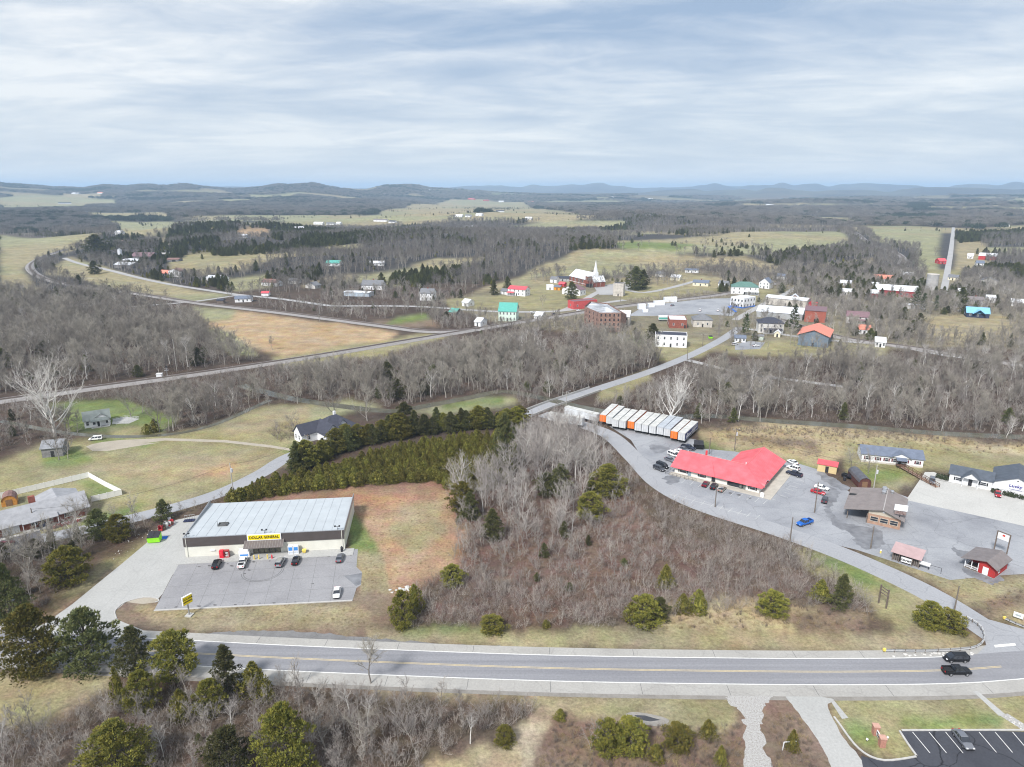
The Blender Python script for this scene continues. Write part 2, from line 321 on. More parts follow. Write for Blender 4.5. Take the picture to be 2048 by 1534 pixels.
# ================================================================== land cover (base colours of the ground itself)
TAN = (0.285, 0.245, 0.150); TANG = (0.252, 0.232, 0.128); GREEN = (0.150, 0.190, 0.070); PALEG = (0.258, 0.256, 0.150)
BROWN = (0.190, 0.145, 0.105); LITTER = (0.082, 0.062, 0.049); SCRUB = (0.098, 0.074, 0.055); ORANGE = (0.325, 0.235, 0.145); CLAY = (0.325, 0.205, 0.132); TOWNG = (0.195, 0.175, 0.120); HEATH = (0.180, 0.132, 0.098); RLIT = (0.135, 0.092, 0.072)
STRAW = (0.350, 0.290, 0.175); FIELDO = (0.37, 0.275, 0.165); PEB = (0.36, 0.30, 0.215); WOODF = (0.095, 0.082, 0.072); FARW = (0.062, 0.058, 0.056)
LAND = [
 ([(2040,890),(2700,950),(3000,1600),(2040,1600),(2040,1370),(2040,1150)], TANG),
 # far fields
 ([(0,395),(70,390),(230,400),(240,410),(150,418),(0,422)], PALEG), ([(120,386),(210,386),(205,394),(130,394)], TAN),
 ([(140,424),(330,424),(345,436),(480,430),(700,430),(1000,428),(1000,440),(700,443),(380,442),(330,436),(150,434)], PALEG),
 ([(230,443),(360,443),(345,460),(295,474),(236,470)], PALEG), ([(0,468),(205,466),(165,492),(95,514),(48,536),(74,572),(150,600),(0,592)], PALEG),
 ([(300,482),(345,470),(400,455),(470,449),(450,466),(390,478),(330,492)], TAN), ([(470,464),(500,456),(540,458),(545,472),(480,474)], ORANGE),
 ([(330,522),(380,508),(480,503),(560,500),(575,510),(500,540),(400,550),(340,548)], TANG), ([(395,525),(470,520),(470,535),(400,538)], ORANGE),
 ([(480,515),(620,492),(720,486),(715,500),(620,512),(520,530)], TANG),
 ([(125,514),(250,548),(390,580),(470,592),(400,604),(210,577),(105,548)], PALEG), ([(450,560),(560,545),(540,575),(470,585)], TAN),
 ([(385,612),(560,632),(740,655),(800,664),(760,685),(680,700),(560,712),(480,690),(420,655)], FIELDO), ([(395,650),(470,665),(520,715),(470,712)], PALEG),
 ([(385,612),(480,622),(470,640),(420,645)], PALEG), ([(700,690),(830,668),(900,672),(760,712),(560,735),(540,715)], TANG),
 ([(735,640),(850,636),(870,655),(760,655)], BROWN), ([(800,632),(840,628),(850,640),(760,650)], GREEN),
 ([(750,418),(900,398),(1050,405),(1085,422),(900,432),(780,432)], TAN), ([(930,434),(1050,424),(1235,434),(1100,445),(925,442)], TAN),
 ([(1010,452),(1130,440),(1255,442),(1250,450),(1150,463),(1040,461)], PALEG), ([(1195,462),(1320,455),(1312,468),(1200,471)], TAN),
 ([(1210,481),(1440,471),(1550,461),(1660,458),(1702,485),(1665,500),(1550,510),(1330,508),(1250,500)], PALEG), ([(1215,482),(1330,482),(1400,490),(1370,500),(1240,498)], GREEN),
 ([(925,592),(1000,562),(1060,540),(1160,497),(1330,507),(1480,526),(1560,545),(1420,545),(1330,540),(1120,562),(1000,592)], TAN),
 ([(980,570),(1100,522),(1200,505),(1330,508),(1280,514),(1180,520),(1080,545)], PALEG),
 ([(815,532),(860,517),(970,515),(930,530),(870,545)], PALEG), ([(690,552),(830,535),(862,556),(800,572),(700,566)], TAN), ([(620,560),(720,548),(700,560),(600,575)], BROWN),
 ([(1380,518),(1500,512),(1570,535),(1560,548),(1440,545)], TAN), ([(1728,458),(1890,458),(1890,490),(1820,496),(1750,482)], PALEG),
 ([(1835,515),(1897,515),(1893,536),(1838,532)], GREEN), ([(1925,495),(2048,493),(2048,510),(1930,506)], PALEG), ([(1640,532),(1750,516),(1748,526),(1660,538)], TAN),
 ([(1600,430),(1740,440),(1730,448),(1620,441)], PALEG), ([(1440,395),(1600,388),(1650,394),(1560,401)], ORANGE), ([(1460,410),(1620,406),(1600,414),(1500,416)], TAN),
 ([(1925,470),(1990,462),(1990,474),(1930,480)], TAN), ([(2000,450),(2048,448),(2048,460),(2010,462)], PALEG), ([(560,370),(700,366),(720,374),(600,378)], TAN), ([(920,390),(1010,386),(1000,393),(930,394)], GREEN),
 ([(1836,462),(1898,455),(1893,545),(1850,552),(1840,510)], PALEG), ([(1913,456),(1965,462),(1960,500),(1975,535),(1906,548)], TAN), ([(1850,540),(1925,540),(1920,575),(1850,580)], TANG),
 # town ground
 ([(870,602),(1000,575),(1130,560),(1440,548),(1650,545),(1900,556),(2150,600),(2200,690),(1780,700),(1450,705),(1300,690),(1180,665),(980,645)], TOWNG),
 ([(980,590),(1130,560),(1180,590),(1120,620),(1000,615),(900,622),(880,602)], TANG), ([(1240,575),(1330,570),(1420,585),(1300,602),(1240,600)], TANG),
 ([(1340,545),(1440,545),(1440,585),(1380,585)], TANG), ([(1180,670),(1310,660),(1440,690),(1400,715),(1330,725),(1260,690)], TANG), ([(1230,680),(1300,672),(1310,695),(1250,692)], GREEN),
 ([(1440,690),(1600,680),(1780,690),(1760,715),(1560,715),(1450,705)], TANG), ([(1830,635),(2000,628),(2030,670),(1900,690),(1850,660)], TAN),
 ([(1500,575),(1560,580),(1540,600),(1490,600)], TANG),
 # left meadow and yards
 ([(-300,960),(0,925),(90,885),(330,868),(420,856),(545,812),(640,806),(660,840),(620,850),(615,890),(580,930),(440,985),(330,1020),(200,1050),(120,1075),(-300,1180)], TANG),
 ([(130,935),(330,915),(560,905),(520,955),(300,970),(200,945)], TAN), ([(370,945),(480,920),(470,950),(380,960)], ORANGE), ([(80,905),(170,893),(190,925),(90,935)], GREEN),
 ([(440,860),(600,812),(640,815),(600,850),(480,880)], TAN), ([(560,905),(610,880),(600,920)], GREEN), ([(620,815),(700,800),(760,810),(700,830),(620,850)], PALEG),
 ([(100,805),(250,800),(345,835),(320,862),(240,872),(150,862)], GREEN), ([(200,858),(300,850),(310,872),(220,880)], TANG), ([(180,880),(320,878),(290,895),(190,900)], GREEN),
 ([(20,990),(178,955),(235,988),(180,998),(60,1010)], GREEN), ([(0,1000),(120,965),(170,965),(200,985),(60,1005)], TANG),
 ([(100,1075),(190,1030),(290,1010),(250,1040),(170,1060)], GREEN),
 ([(820,822),(940,798),(1015,790),(1030,800),(990,816),(860,836)], PALEG), ([(870,812),(1000,793),(1000,806),(880,822)], GREEN),
 # around the store
 ([(905,985),(950,960),(1060,868),(1200,890),(1262,1000),(1340,1080),(1480,1090),(1600,1130),(1640,1180),(1500,1215),(1300,1240),(830,1250),(900,1140)], RLIT),
 ([(240,1110),(300,1075),(330,1050),(345,1052),(290,1105),(200,1160),(120,1205),(90,1210),(180,1150)], TANG), ([(60,1230),(120,1200),(160,1190),(130,1215),(80,1240)], ORANGE),
 ([(440,1010),(600,985),(720,968),(870,960),(940,985),(920,1130),(800,1200),(720,1215),(700,1000)], (0.255, 0.165, 0.110)),
 ([(725,1010),(880,990),(915,1060),(900,1130),(760,1190),(722,1110)], (0.325, 0.225, 0.140)), ([(770,1045),(820,1035),(835,1052),(795,1075)], TANG), ([(705,992),(830,982),(835,998),(790,1005),(730,1012)], CLAY), ([(800,1010),(880,1005),(860,1040),(800,1030)], STRAW), ([(760,1060),(850,1030),(890,1060),(830,1110)], TAN),
 ([(700,1040),(712,1030),(740,1060),(760,1112),(745,1140),(712,1140)], GREEN), ([(715,1110),(760,1105),(775,1180),(725,1190)], TAN),
 ([(225,1195),(330,1210),(700,1195),(800,1180),(765,1262),(715,1278),(400,1266),(240,1262)], BROWN), ([(250,1215),(700,1205),(760,1240),(560,1262),(300,1250)], TAN),
 ([(735,1260),(1300,1256),(1760,1272),(1940,1262),(1968,1290),(1760,1308),(1300,1303),(740,1284)], TAN), ([(800,1262),(1200,1258),(1500,1275),(1200,1285),(850,1275)], TANG),
 ([(780,1255),(920,1252),(1000,1262),(820,1268)], GREEN),
 ([(1580,1095),(1680,1105),(1830,1180),(1910,1235),(1900,1262),(1800,1262),(1740,1200),(1600,1130)], TANG), ([(1610,1110),(1700,1120),(1800,1180),(1720,1175)], GREEN),
 ([(1300,1215),(1450,1195),(1640,1215),(1700,1262),(1320,1262)], STRAW), ([(1560,1225),(1750,1215),(1740,1262),(1600,1268)], BROWN),
 ([(1700,1100),(1900,1148),(2100,1150),(2100,1270),(1990,1240),(1860,1165)], TAN), ([(1720,1105),(1880,1140),(2048,1165),(2048,1180),(1900,1165),(1760,1125)], TANG), ([(1940,1210),(2048,1170),(2048,1200),(1980,1225)], BROWN),
 ([(1390,862),(1560,846),(1800,868),(2060,888),(2060,915),(1850,905),(1700,912),(1640,935),(1500,905),(1400,882)], STRAW), ([(1440,868),(1620,880),(1640,905),(1540,890)], BROWN),
 ([(1395,882),(1500,905),(1640,935),(1630,945),(1480,915),(1400,895)], GREEN), ([(1690,885),(1760,878),(2060,912),(2060,975),(1900,945),(1850,940),(1810,985),(1740,975),(1690,945)], TANG), ([(1700,940),(1800,940),(1830,950),(1800,965),(1740,965)], GREEN),
 ([(1200,780),(1290,742),(1300,760),(1230,800),(1190,806)], TANG),
 # foreground
 ([(-100,1345),(80,1340),(240,1330),(215,1375),(130,1425),(0,1455),(-100,1470)], TAN), ([(0,1400),(150,1390),(90,1440),(0,1450)], TANG),
 ([(540,1362),(760,1372),(1100,1384),(1560,1392),(1660,1400),(1700,1470),(1740,1560),(860,1560),(1060,1450),(1040,1400),(700,1385)], HEATH),
 ([(700,1368),(1100,1386),(1480,1392),(1480,1440),(1440,1470),(1250,1440),(1100,1430),(1040,1400),(760,1384)], TAN), ([(1150,1400),(1480,1400),(1460,1450),(1280,1440)], TANG),
 ([(1062,1436),(1112,1440),(1075,1500),(1060,1560),(860,1560),(900,1510),(1000,1490)], PEB), ([(870,1520),(960,1490),(1040,1500),(1040,1560),(840,1560)], STRAW),
 ([(1670,1394),(1780,1388),(2100,1372),(2100,1470),(1800,1462),(1830,1512),(1760,1518),(1700,1470),(1650,1420)], TANG), ([(1800,1430),(2000,1425),(2000,1452),(1780,1455)], GREEN), ([(1690,1440),(1740,1450),(1760,1500),(1700,1470)], GREEN), ([(1780,1456),(2050,1452),(2050,1466),(1790,1464)], STRAW),
 ([(1660,1400),(1760,1395),(1860,1390),(1800,1420),(1690,1425)], TANG),
]
FW = [[(1250,450),(1420,431),(1600,438),(1720,452),(1690,463),(1560,463),(1440,471),(1330,469),(1260,463)], [(1330,541),(1440,530),(1570,548),(1440,557)], [(1060,556),(1130,546),(1135,558),(1070,566)], [(330,420),(480,404),(700,399),(820,410),(740,428),(480,430),(340,433)], [(-60,418),(60,421),(200,441),(236,456),(200,467),(-60,470)], [(820,386),(1000,392),(1150,398),(1060,404),(900,396)], [(1080,410),(1250,405),(1400,415),(1600,424),(1560,432),(1300,428),(1100,420)], [(1180,462),(1210,470),(1200,480),(1130,478)], [(560,372),(760,378),(840,386),(700,394),(540,388)], [(1700,440),(1900,446),(2060,440),(2060,450),(1900,456),(1720,452)]]
LAND += [(p_, WOODF) for p_ in FW]
# polar sheet: fine where the picture looks, coarse elsewhere, out to the horizon
TH = np.concatenate([np.radians(np.linspace(-43, 43, 600)), np.radians(np.linspace(43, 317, 62)[1:-1])])
RR = np.concatenate([[0.01, 30, 55], np.geomspace(72, 24000, 600)])
gx = np.outer(RR, np.sin(TH)); gy = np.outer(RR, np.cos(TH)); gz = hgt(gx, gy)
nr, ncol = gx.shape
rr_ = np.hypot(gx, gy)
def woodmask(x, y):
    """where far country is wooded (1) or open (0)"""
    r = np.hypot(x, y)
    a = fbm(x / 330, y / 260, 41, 4); b = fbm(x / 1300, y / 900, 52, 3)
    return np.clip((a * 1.0 + b * 0.55 + 0.20 - 0.14 * sstep(2400, 4200, r)) * 9, 0, 1)
wm = woodmask(gx, gy); wm = np.maximum(wm, sstep(1700, 1350, rr_))
land = np.zeros((nr, ncol, 3)); land[:] = SCRUB
def wobble(x, y, amp, s):
    return x + amp * fbm(x / (amp * 4), y / (amp * 4), s, 3), y + amp * fbm(x / (amp * 4), y / (amp * 4), s + 7, 3)
# defaults
far = sstep(620, 780, rr_)
tone = fbm(gx / 500, gy / 500, 66, 2)[..., None]
field = np.where(tone > 0.08, np.array(PALEG), np.where(tone > -0.22, np.array(TAN), np.array(TANG))) * 0.92
deflt = np.array(FARW) * wm[..., None] + field * (1 - wm[..., None])
land = land * (1 - far[..., None]) + deflt * far[..., None]
near_l = (rr_ < 640) & (rr_ > 230)
land[near_l] = np.array(LITTER)
PAINTED = np.zeros((nr, ncol), bool)
amp = np.clip(rr_ * 0.008, 0.9, 14)
wx = gx + amp * fbm(gx / (amp * 5), gy / (amp * 5), 71, 3) * 2.2; wy = gy + amp * fbm(gx / (amp * 5), gy / (amp * 5), 78, 3) * 2.2
LANDW = []
for poly, c in LAND:
    W = WP(poly); LANDW.append((W, c)); lo = W.min(0) - 30; hi = W.max(0) + 30
    box = (gx > lo[0]) & (gx < hi[0]) & (gy > lo[1]) & (gy < hi[1])
    idx = np.nonzero(box); ins = inside(W, wx[idx], wy[idx])
    sel = (idx[0][ins], idx[1][ins]); land[sel] = np.array(c); PAINTED[sel] = True
mixk = (np.clip(fbm(gx / 240, gy / 170, 83, 3) * 8, 0, 1) * PAINTED * (rr_ > 660) * (rr_ < 5000))[..., None]; land = land * (1 - mixk * .8) + (np.where(land[..., :1] > .27, np.array(PALEG) * .9, np.array(TAN))) * mixk * .8
# soften the borders between covers by a vertex or so
for _ in range(2):
    l2 = land.copy(); l2[1:-1] = (land[:-2] + land[1:-1] * 2 + land[2:]) / 4; l2[:, 1:-1] = (l2[:, :-2] + l2[:, 1:-1] * 2 + l2[:, 2:]) / 4; land = l2
# far country greys into woodland
fw = sstep(5200, 7000, rr_)[..., None]; land = land * (1 - fw * 0.75) + np.array(FARW) * fw * 0.75
vs = np.stack([gx, gy, gz], -1).reshape(-1, 3)
ii = np.arange(nr - 1)[:, None] * ncol; jj = np.arange(ncol); j2 = (jj + 1) % ncol
quads = np.stack([ii + jj, ii + ncol + jj, ii + ncol + j2, ii + j2], -1).reshape(-1, 4)[:, ::-1]
me = bpy.data.meshes.new('ground')
me.vertices.add(len(vs)); me.vertices.foreach_set('co', vs.ravel())
me.loops.add(quads.size); me.loops.foreach_set('vertex_index', quads.ravel().astype(np.int32))
me.polygons.add(len(quads)); me.polygons.foreach_set('loop_start', np.arange(0, quads.size, 4, dtype=np.int32))
me.update(calc_edges=True); me.validate()
if me.polygons[5000].normal.z < 0: me.flip_normals()
me.polygons.foreach_set('use_smooth', np.ones(len(me.polygons), bool))
ca = me.color_attributes.new('land', 'FLOAT_COLOR', 'POINT')
ca.data.foreach_set('color', np.concatenate([land.reshape(-1, 3), np.ones((nr * ncol, 1))], 1).ravel().astype(np.float32))
gm = bpy.data.materials.new('ground_cover'); gm.use_nodes = True; t = gm.node_tree; b = t.nodes['Principled BSDF']
b.inputs['Roughness'].default_value = 0.95; b.inputs['Specular IOR Level'].default_value = 0.08
at = t.nodes.new('ShaderNodeAttribute'); at.attribute_name = 'land'; ge = t.nodes.new('ShaderNodeNewGeometry')
def gn(s, d, r, lo, hi, a, c, stretch=None):
    n = t.nodes.new('ShaderNodeTexNoise'); n.inputs['Scale'].default_value = s; n.inputs['Detail'].default_value = d; n.inputs['Roughness'].default_value = r
    if stretch:
        mpn = t.nodes.new('ShaderNodeMapping'); mpn.inputs['Scale'].default_value = stretch; t.links.new(ge.outputs['Position'], mpn.inputs[0]); t.links.new(mpn.outputs[0], n.inputs['Vector'])
    else: t.links.new(ge.outputs['Position'], n.inputs['Vector'])
    m = t.nodes.new('ShaderNodeMapRange'); m.inputs[1].default_value = lo; m.inputs[2].default_value = hi; m.inputs[3].default_value = a; m.inputs[4].default_value = c
    t.links.new(n.outputs[0], m.inputs[0]); return m.outputs[0]
def mul(a, c):
    n = t.nodes.new('ShaderNodeMath'); n.operation = 'MULTIPLY'; t.links.new(a, n.inputs[0]); t.links.new(c, n.inputs[1]); return n.outputs[0]
val = mul(mul(gn(1.3, 9, 0.78, 0.28, 0.72, 0.50, 1.46), gn(0.13, 6, 0.65, 0.3, 0.7, 0.74, 1.24)), gn(0.02, 4, 0.55, 0.3, 0.7, 0.86, 1.14, (1, 1.6, 1)))
hue = gn(0.22, 7, 0.7, 0.34, 0.66, 0.470, 0.523)
sat = gn(0.06, 5, 0.6, 0.3, 0.7, 0.80, 1.18)
hs = t.nodes.new('ShaderNodeHueSaturation'); t.links.new(at.outputs['Color'], hs.inputs['Color']); t.links.new(val, hs.inputs['Value']); t.links.new(hue, hs.inputs['Hue']); t.links.new(sat, hs.inputs['Saturation'])
t.links.new(hs.outputs[0], b.inputs['Base Color'])
nb = t.nodes.new('ShaderNodeTexNoise'); nb.inputs['Scale'].default_value = 1.6; nb.inputs['Detail'].default_value = 6; t.links.new(ge.outputs['Position'], nb.inputs['Vector'])
bp = t.nodes.new('ShaderNodeBump'); bp.inputs['Strength'].default_value = 0.5; bp.inputs['Distance'].default_value = 0.35; t.links.new(nb.outputs[0], bp.inputs['Height']); t.links.new(bp.outputs[0], b.inputs['Normal'])
ground = obj('ground', me, m=gm); tag(ground, kind='structure')

# ================================================================== roads
ASPH = paving('highway_asphalt', (0.262, 0.264, 0.282), (0.19, 0.192, 0.21), 0.5, 0.0, 0.05, streak=(-2, 0.8, 0.8))
SHOULD = paving('shoulder_concrete', (0.375, 0.365, 0.345), (0.29, 0.28, 0.265), 0.7, 0.16, 0.12)
LOTA = paving('worn_lot_asphalt', (0.320, 0.330, 0.352), (0.195, 0.202, 0.225), 0.95, 0.28, 0.055)
SROAD = paving('side_road_asphalt', (0.325, 0.332, 0.352), (0.265, 0.27, 0.29), 0.55, 0.22, 0.09)
STOREA = paving('store_lot_asphalt', (0.292, 0.290, 0.302), (0.21, 0.208, 0.22), 0.8, 0.10, 0.10)
CONCD = paving('driveway_concrete', (0.40, 0.40, 0.39), (0.32, 0.32, 0.31), 0.6, 0.08, 0.12)
CONCB = paving('pale_lot_concrete', (0.47, 0.465, 0.445), (0.39, 0.385, 0.37), 0.6, 0.1, 0.09)
GRAVEL = paving('pale_gravel', (0.42, 0.415, 0.41), (0.22, 0.195, 0.165), 1.0, 0.0, 4.0)
NEWA = paving('fresh_asphalt', (0.062, 0.065, 0.078), (0.036, 0.038, 0.048), 0.6, 0.9, 0.15)
FARV = paving('road_verge', (0.30, 0.27, 0.19), (0.22, 0.20, 0.14), 0.7, 0.0, 0.08)
FARR = paving('far_road', (0.38, 0.375, 0.375), (0.27, 0.265, 0.265), 0.5, 0.0, 0.05)
BALL = paving('rail_ballast', (0.27, 0.255, 0.25), (0.19, 0.18, 0.175), 0.7, 0.0, 0.4)
TRACK = paving('dirt_track', (0.38, 0.34, 0.28), (0.29, 0.26, 0.21), 0.7, 0.0, 0.3)
PUD = M('damp_asphalt', (0.13, 0.134, 0.148), 0.6, 0.3, 0.35, obj=False, col2=(0.24, 0.246, 0.264))
def mk(nm, c): return M(nm, c, 0.7, 0.16, 1.2, obj=False)
LWHITE = mk('road_paint_white', (0.68, 0.68, 0.66)); LYEL = mk('road_paint_yellow', (0.56, 0.455, 0.27))
def line_w(pts): return smooth_path([G(a, b) for a, b in pts], 3.0)
cen = line_w([(-700, 1222), (-300, 1250), (0, 1283), (400, 1307), (700, 1321.5), (1100, 1336), (1500, 1342.5), (1750, 1343), (1900, 1340), (2003, 1333), (2200, 1316), (2500, 1280)])
wN = 3.95; wS = 3.75
hw = ribbon('road', cen, [(-wS, 0), (wN, 0)], ASPH, 0.012, keep=11)
ribbon('shoulder_north', cen, [(wN - 0.1, 0), (wN + 2.3, 0)], SHOULD, 0.007); ribbon('shoulder_south', cen, [(-wS + 0.1, 0), (-wS - 3.0, 0)], SHOULD, 0.007)
ribbon('verge_gravel', cen, [(-wS - 2.8, 0), (-wS - 4.0, 0)], paving('verge_grit', (0.26, 0.245, 0.225), (0.19, 0.175, 0.155), 0.8, 0, 0.5), 0.003)
def mark(name, path, off, w, mat, z=0.017, parent=None):
    return ribbon(name, path, [(off - w / 2, 0), (off + w / 2, 0)], mat, z, parent)
x_of = np.array([PIX(p[0], p[1], 0)[0] for p in cen])
mark('edge_line_north', cen[x_of < 1946], wN - 0.12, 0.22, LWHITE); mark('edge_line_south', cen, -wS + 0.12, 0.22, LWHITE)
c2 = cen[x_of < 2004]; mark('centre_line_yellow', c2, 0.15, 0.13, LYEL); mark('centre_line', c2, -0.15, 0.13, LYEL)
side = line_w([(2200, 1360), (2040, 1300), (1960, 1250), (1850, 1183), (1700, 1114), (1560, 1062), (1400, 1010), (1320, 968), (1268, 915), (1215, 868), (1140, 842), (1085, 828)])
sr = ribbon('side_road', side[3:], [(-3.6, 0), (3.6, 0)], SROAD, 0.008, keep=5)
sheet('junction_mouth', [(1985, 1312), (1955, 1308), (1972, 1290), (1968, 1268), (1930, 1226), (2000, 1245), (2060, 1262), (2080, 1310)], SROAD, 0.010)
sheet('stop_line', [(1988, 1290), (2030, 1286), (2032, 1291), (1990, 1295)], LWHITE, 0.018)
old = line_w([(-420, 1190), (-150, 1130), (0, 1092), (110, 1072), (190, 1054), (330, 1020), (440, 986), (520, 948), (600, 905), (760, 872), (900, 852), (1030, 836), (1100, 810), (1200, 776), (1300, 743), (1375, 713), (1440, 681), (1480, 655)])
ribbon('old_road', old, [(-3.0, 0), (3.0, 0)], SROAD, 0.006, keep=3.8)
# bridge parapets where the old road crosses the creek
for s in (-3.3, 3.3):
    q = line_w([(1052, 829), (1100, 810), (1150, 793), (1190, 779)]); p = ribbon_pts(q, s); mb = MB()
    for i in range(0, len(p) - 1):
        a, c = p[i], p[i + 1]; d = (c - a) / (np.linalg.norm(c - a) + 1e-9); n_ = np.array([-d[1], d[0]]) * 0.15
        mb.add([(a[0] - n_[0], a[1] - n_[1], 0), (c[0] - n_[0], c[1] - n_[1], 0), (c[0] + n_[0], c[1] + n_[1], 0), (a[0] + n_[0], a[1] + n_[1], 0), (a[0] - n_[0], a[1] - n_[1], .8), (c[0] - n_[0], c[1] - n_[1], .8), (c[0] + n_[0], c[1] + n_[1], .8), (a[0] + n_[0], a[1] + n_[1], .8)],
               [(4, 5, 6, 7), (0, 1, 5, 4), (2, 3, 7, 6)])
    o = mb.build('bridge_parapet', CONC); tag(o, 'low concrete parapet on the %s edge of the creek bridge' % ('upstream' if s < 0 else 'downstream'), 'parapet')
# town and country roads
for nm, pts, w, mt, z in [
    ('town_road', [(1480, 655), (1560, 668), (1650, 680), (1780, 690), (1900, 712), (2100, 735)], 2.6, FARR, .03),
    ('creek_road', [(1375, 720), (1480, 745), (1600, 762), (1700, 775)], 2.2, FARR, .02),
    ('town_street', [(660, 612), (830, 613), (990, 623), (1120, 622), (1180, 610), (1250, 600)], 3.0, FARR, .06),
    ('church_lane', [(1125, 622), (1155, 608), (1195, 585), (1230, 572), (1290, 585), (1400, 560)], 3.0, FARR, .08),
    ('valley_road', [(128, 516), (170, 530), (240, 546), (330, 567), (430, 583), (480, 590), (560, 598), (660, 612)], 3.0, FARR, .15),
    ('straight_highway', [(1884, 596), (1891, 565), (1897, 530), (1902, 500), (1907, 455)], 3.1, FARR, .30),
    ('field_road', [(260, 614), (380, 604), (440, 596), (480, 590)], 2.4, FARR, .12),
    ('street_uptown', [(1470, 640), (1520, 612), (1570, 588), (1620, 570), (1760, 592), (1880, 606)], 2.6, FARR, .08)]:
    ribbon(nm, smooth_path([G(a, c) for a, c in pts], 8.0), [(-w, 0), (w, 0)], mt, z + 0.02, keep=w + 2)
# railways: ballast bank with two rails and sleepers as one strip each
RAILM = M('rail_steel', (0.20, 0.16, 0.14), 0.5, 0.2, 1, metal=0.4)
def railway(name, pts, z=0.05, bank=0.9):
    p = smooth_path([G(a, c) for a, c in pts], 5.0)
    o = ribbon(name, p, [(-4.6, 0), (-2.3, bank), (2.3, bank), (4.6, 0)], BALL, z, keep=6)
    ribbon('sleepers', p, [(-1.3, bank), (1.3, bank)], M('sleeper_timber', (0.12, 0.10, 0.09), 0.9, 0.35, 1.7, obj=False), z + 0.03, parent=o)
    for s in (-0.75, 0.75): ribbon('rail', p, [(s - .06, bank + .03), (s - .06, bank + .18), (s + .06, bank + .18), (s + .06, bank + .03)], RAILM, z + 0.04, parent=o)
    return p
railA = railway('railway', [(-300, 842), (0, 803), (180, 778), (420, 745), (650, 710), (900, 668), (1080, 638), (1250, 612), (1420, 592), (1500, 578), (1580, 560), (1640, 548)])
railB = railway('branch_railway', [(128, 500), (80, 517), (60, 535), (85, 556), (150, 572), (260, 586), (390, 606), (560, 626), (760, 652), (860, 664), (960, 660)], 0.25, 0.8)
railC = railway('river_railway', [(1560, 640), (1680, 675), (1850, 700), (2048, 732), (2300, 775)], 0.05)
railD = railway('bend_railway', [(1700, 462), (1722, 474), (1752, 492), (1790, 505), (1806, 518), (1800, 530)], 0.4, 0.8)
# paved yards
P = lambda nm, poly, mat, z, keep=True, soft=False, rag=0.0: (CLEAR.append(WP(poly)) if keep else None, sheet(nm, poly, mat, z, soft=soft, rag=rag))[1]
drive = P('store_driveway', [(60, 1268), (145, 1208), (190, 1171), (243, 1128), (300, 1080), (330, 1052), (352, 1040), (398, 1030), (420, 1040), (374, 1062), (372, 1117), (345, 1150), (325, 1188), (316, 1198), (290, 1194), (252, 1204), (230, 1222), (236, 1240), (300, 1266), (300, 1278), (60, 1274)], CONCD, 0.008)
store_lot = P('store_parking', [(308, 1221), (357, 1129), (470, 1119), (716, 1098), (713, 1134), (724, 1144), (722, 1170), (713, 1176), (705, 1201)], STOREA, 0.013)
sheet('driveway_joint', [(252, 1204), (290, 1194), (316, 1197), (318, 1204), (285, 1208)], TRACK, 0.004)
red_lot = P('red_roof_parking', [(1218, 852), (1300, 862), (1395, 880), (1402, 897), (1470, 903), (1600, 928), (1640, 940), (1700, 985), (1790, 985), (1830, 1000), (1960, 1025), (2200, 1080), (2200, 1140), (2010, 1150), (1900, 1160), (1715, 1100), (1600, 1072), (1400, 1004), (1330, 966), (1290, 925), (1262, 880)], LOTA, 0.004)
pale_lot = P('pale_concrete_parking', [(1812, 1000), (1850, 944), (1868, 944), (1900, 958), (1985, 980), (2200, 1020), (2200, 1082), (2048, 1052)], CONCB, 0.009)
for i, (poly) in enumerate([
    [(1660, 975), (1680, 985), (1672, 1000), (1664, 1012), (1668, 1030), (1690, 1045), (1720, 1052), (1760, 1060), (1768, 1085), (1745, 1098), (1715, 1090), (1700, 1068), (1670, 1052), (1654, 1030), (1650, 1010)],
    [(1900, 1092), (1918, 1100), (1940, 1102), (1932, 1112), (1912, 1108)], [(1326, 955), (1350, 950), (1362, 960), (1340, 968)], [(1300, 890), (1330, 893), (1345, 900), (1310, 905)],
    [(1640, 940), (1660, 952), (1700, 975), (1690, 982), (1655, 966), (1636, 950)], [(1938, 1130), (2000, 1152), (1990, 1168), (1955, 1160), (1925, 1140)]]):
    sheet('damp_patch', poly, PUD, 0.0135, soft=True, rag=.7)
sheet('asphalt_patch', [(688, 1152), (724, 1146), (722, 1168), (712, 1172), (700, 1162)], PUD, 0.0165)
brk = P('visitor_parking', [(1800, 1462), (1990, 1462), (2200, 1466), (2200, 1620), (1740, 1620), (1722, 1512), (1765, 1521), (1800, 1519), (1834, 1514)], NEWA, 0.010)
drv2 = P('entrance_drive', [(1570, 1388), (1600, 1386), (1664, 1398), (1655, 1410), (1662, 1430), (1690, 1480), (1716, 1510), (1745, 1560), (1690, 1600), (1662, 1530), (1635, 1480), (1600, 1430)], CONCD, 0.006, soft=True, rag=.12)
P('gravel_track', [(1460, 1388), (1540, 1388), (1535, 1410), (1520, 1440), (1530, 1480), (1536, 1560), (1495, 1560), (1492, 1490), (1484, 1430), (1452, 1400)], GRAVEL, 0.005, soft=True, rag=.55)
for nm, poly in (('drain_slab', [(1946, 1383), (1955, 1382), (2010, 1428), (1998, 1432)]), ('drain_slab', [(1661, 1402), (1668, 1401), (1697, 1436), (1684, 1438)])): sheet(nm, poly, CONCD, 0.02)
sheet('rock_drain', [(1998, 1430), (2015, 1427), (2060, 1455), (2048, 1462)], GRAVEL, 0.012)
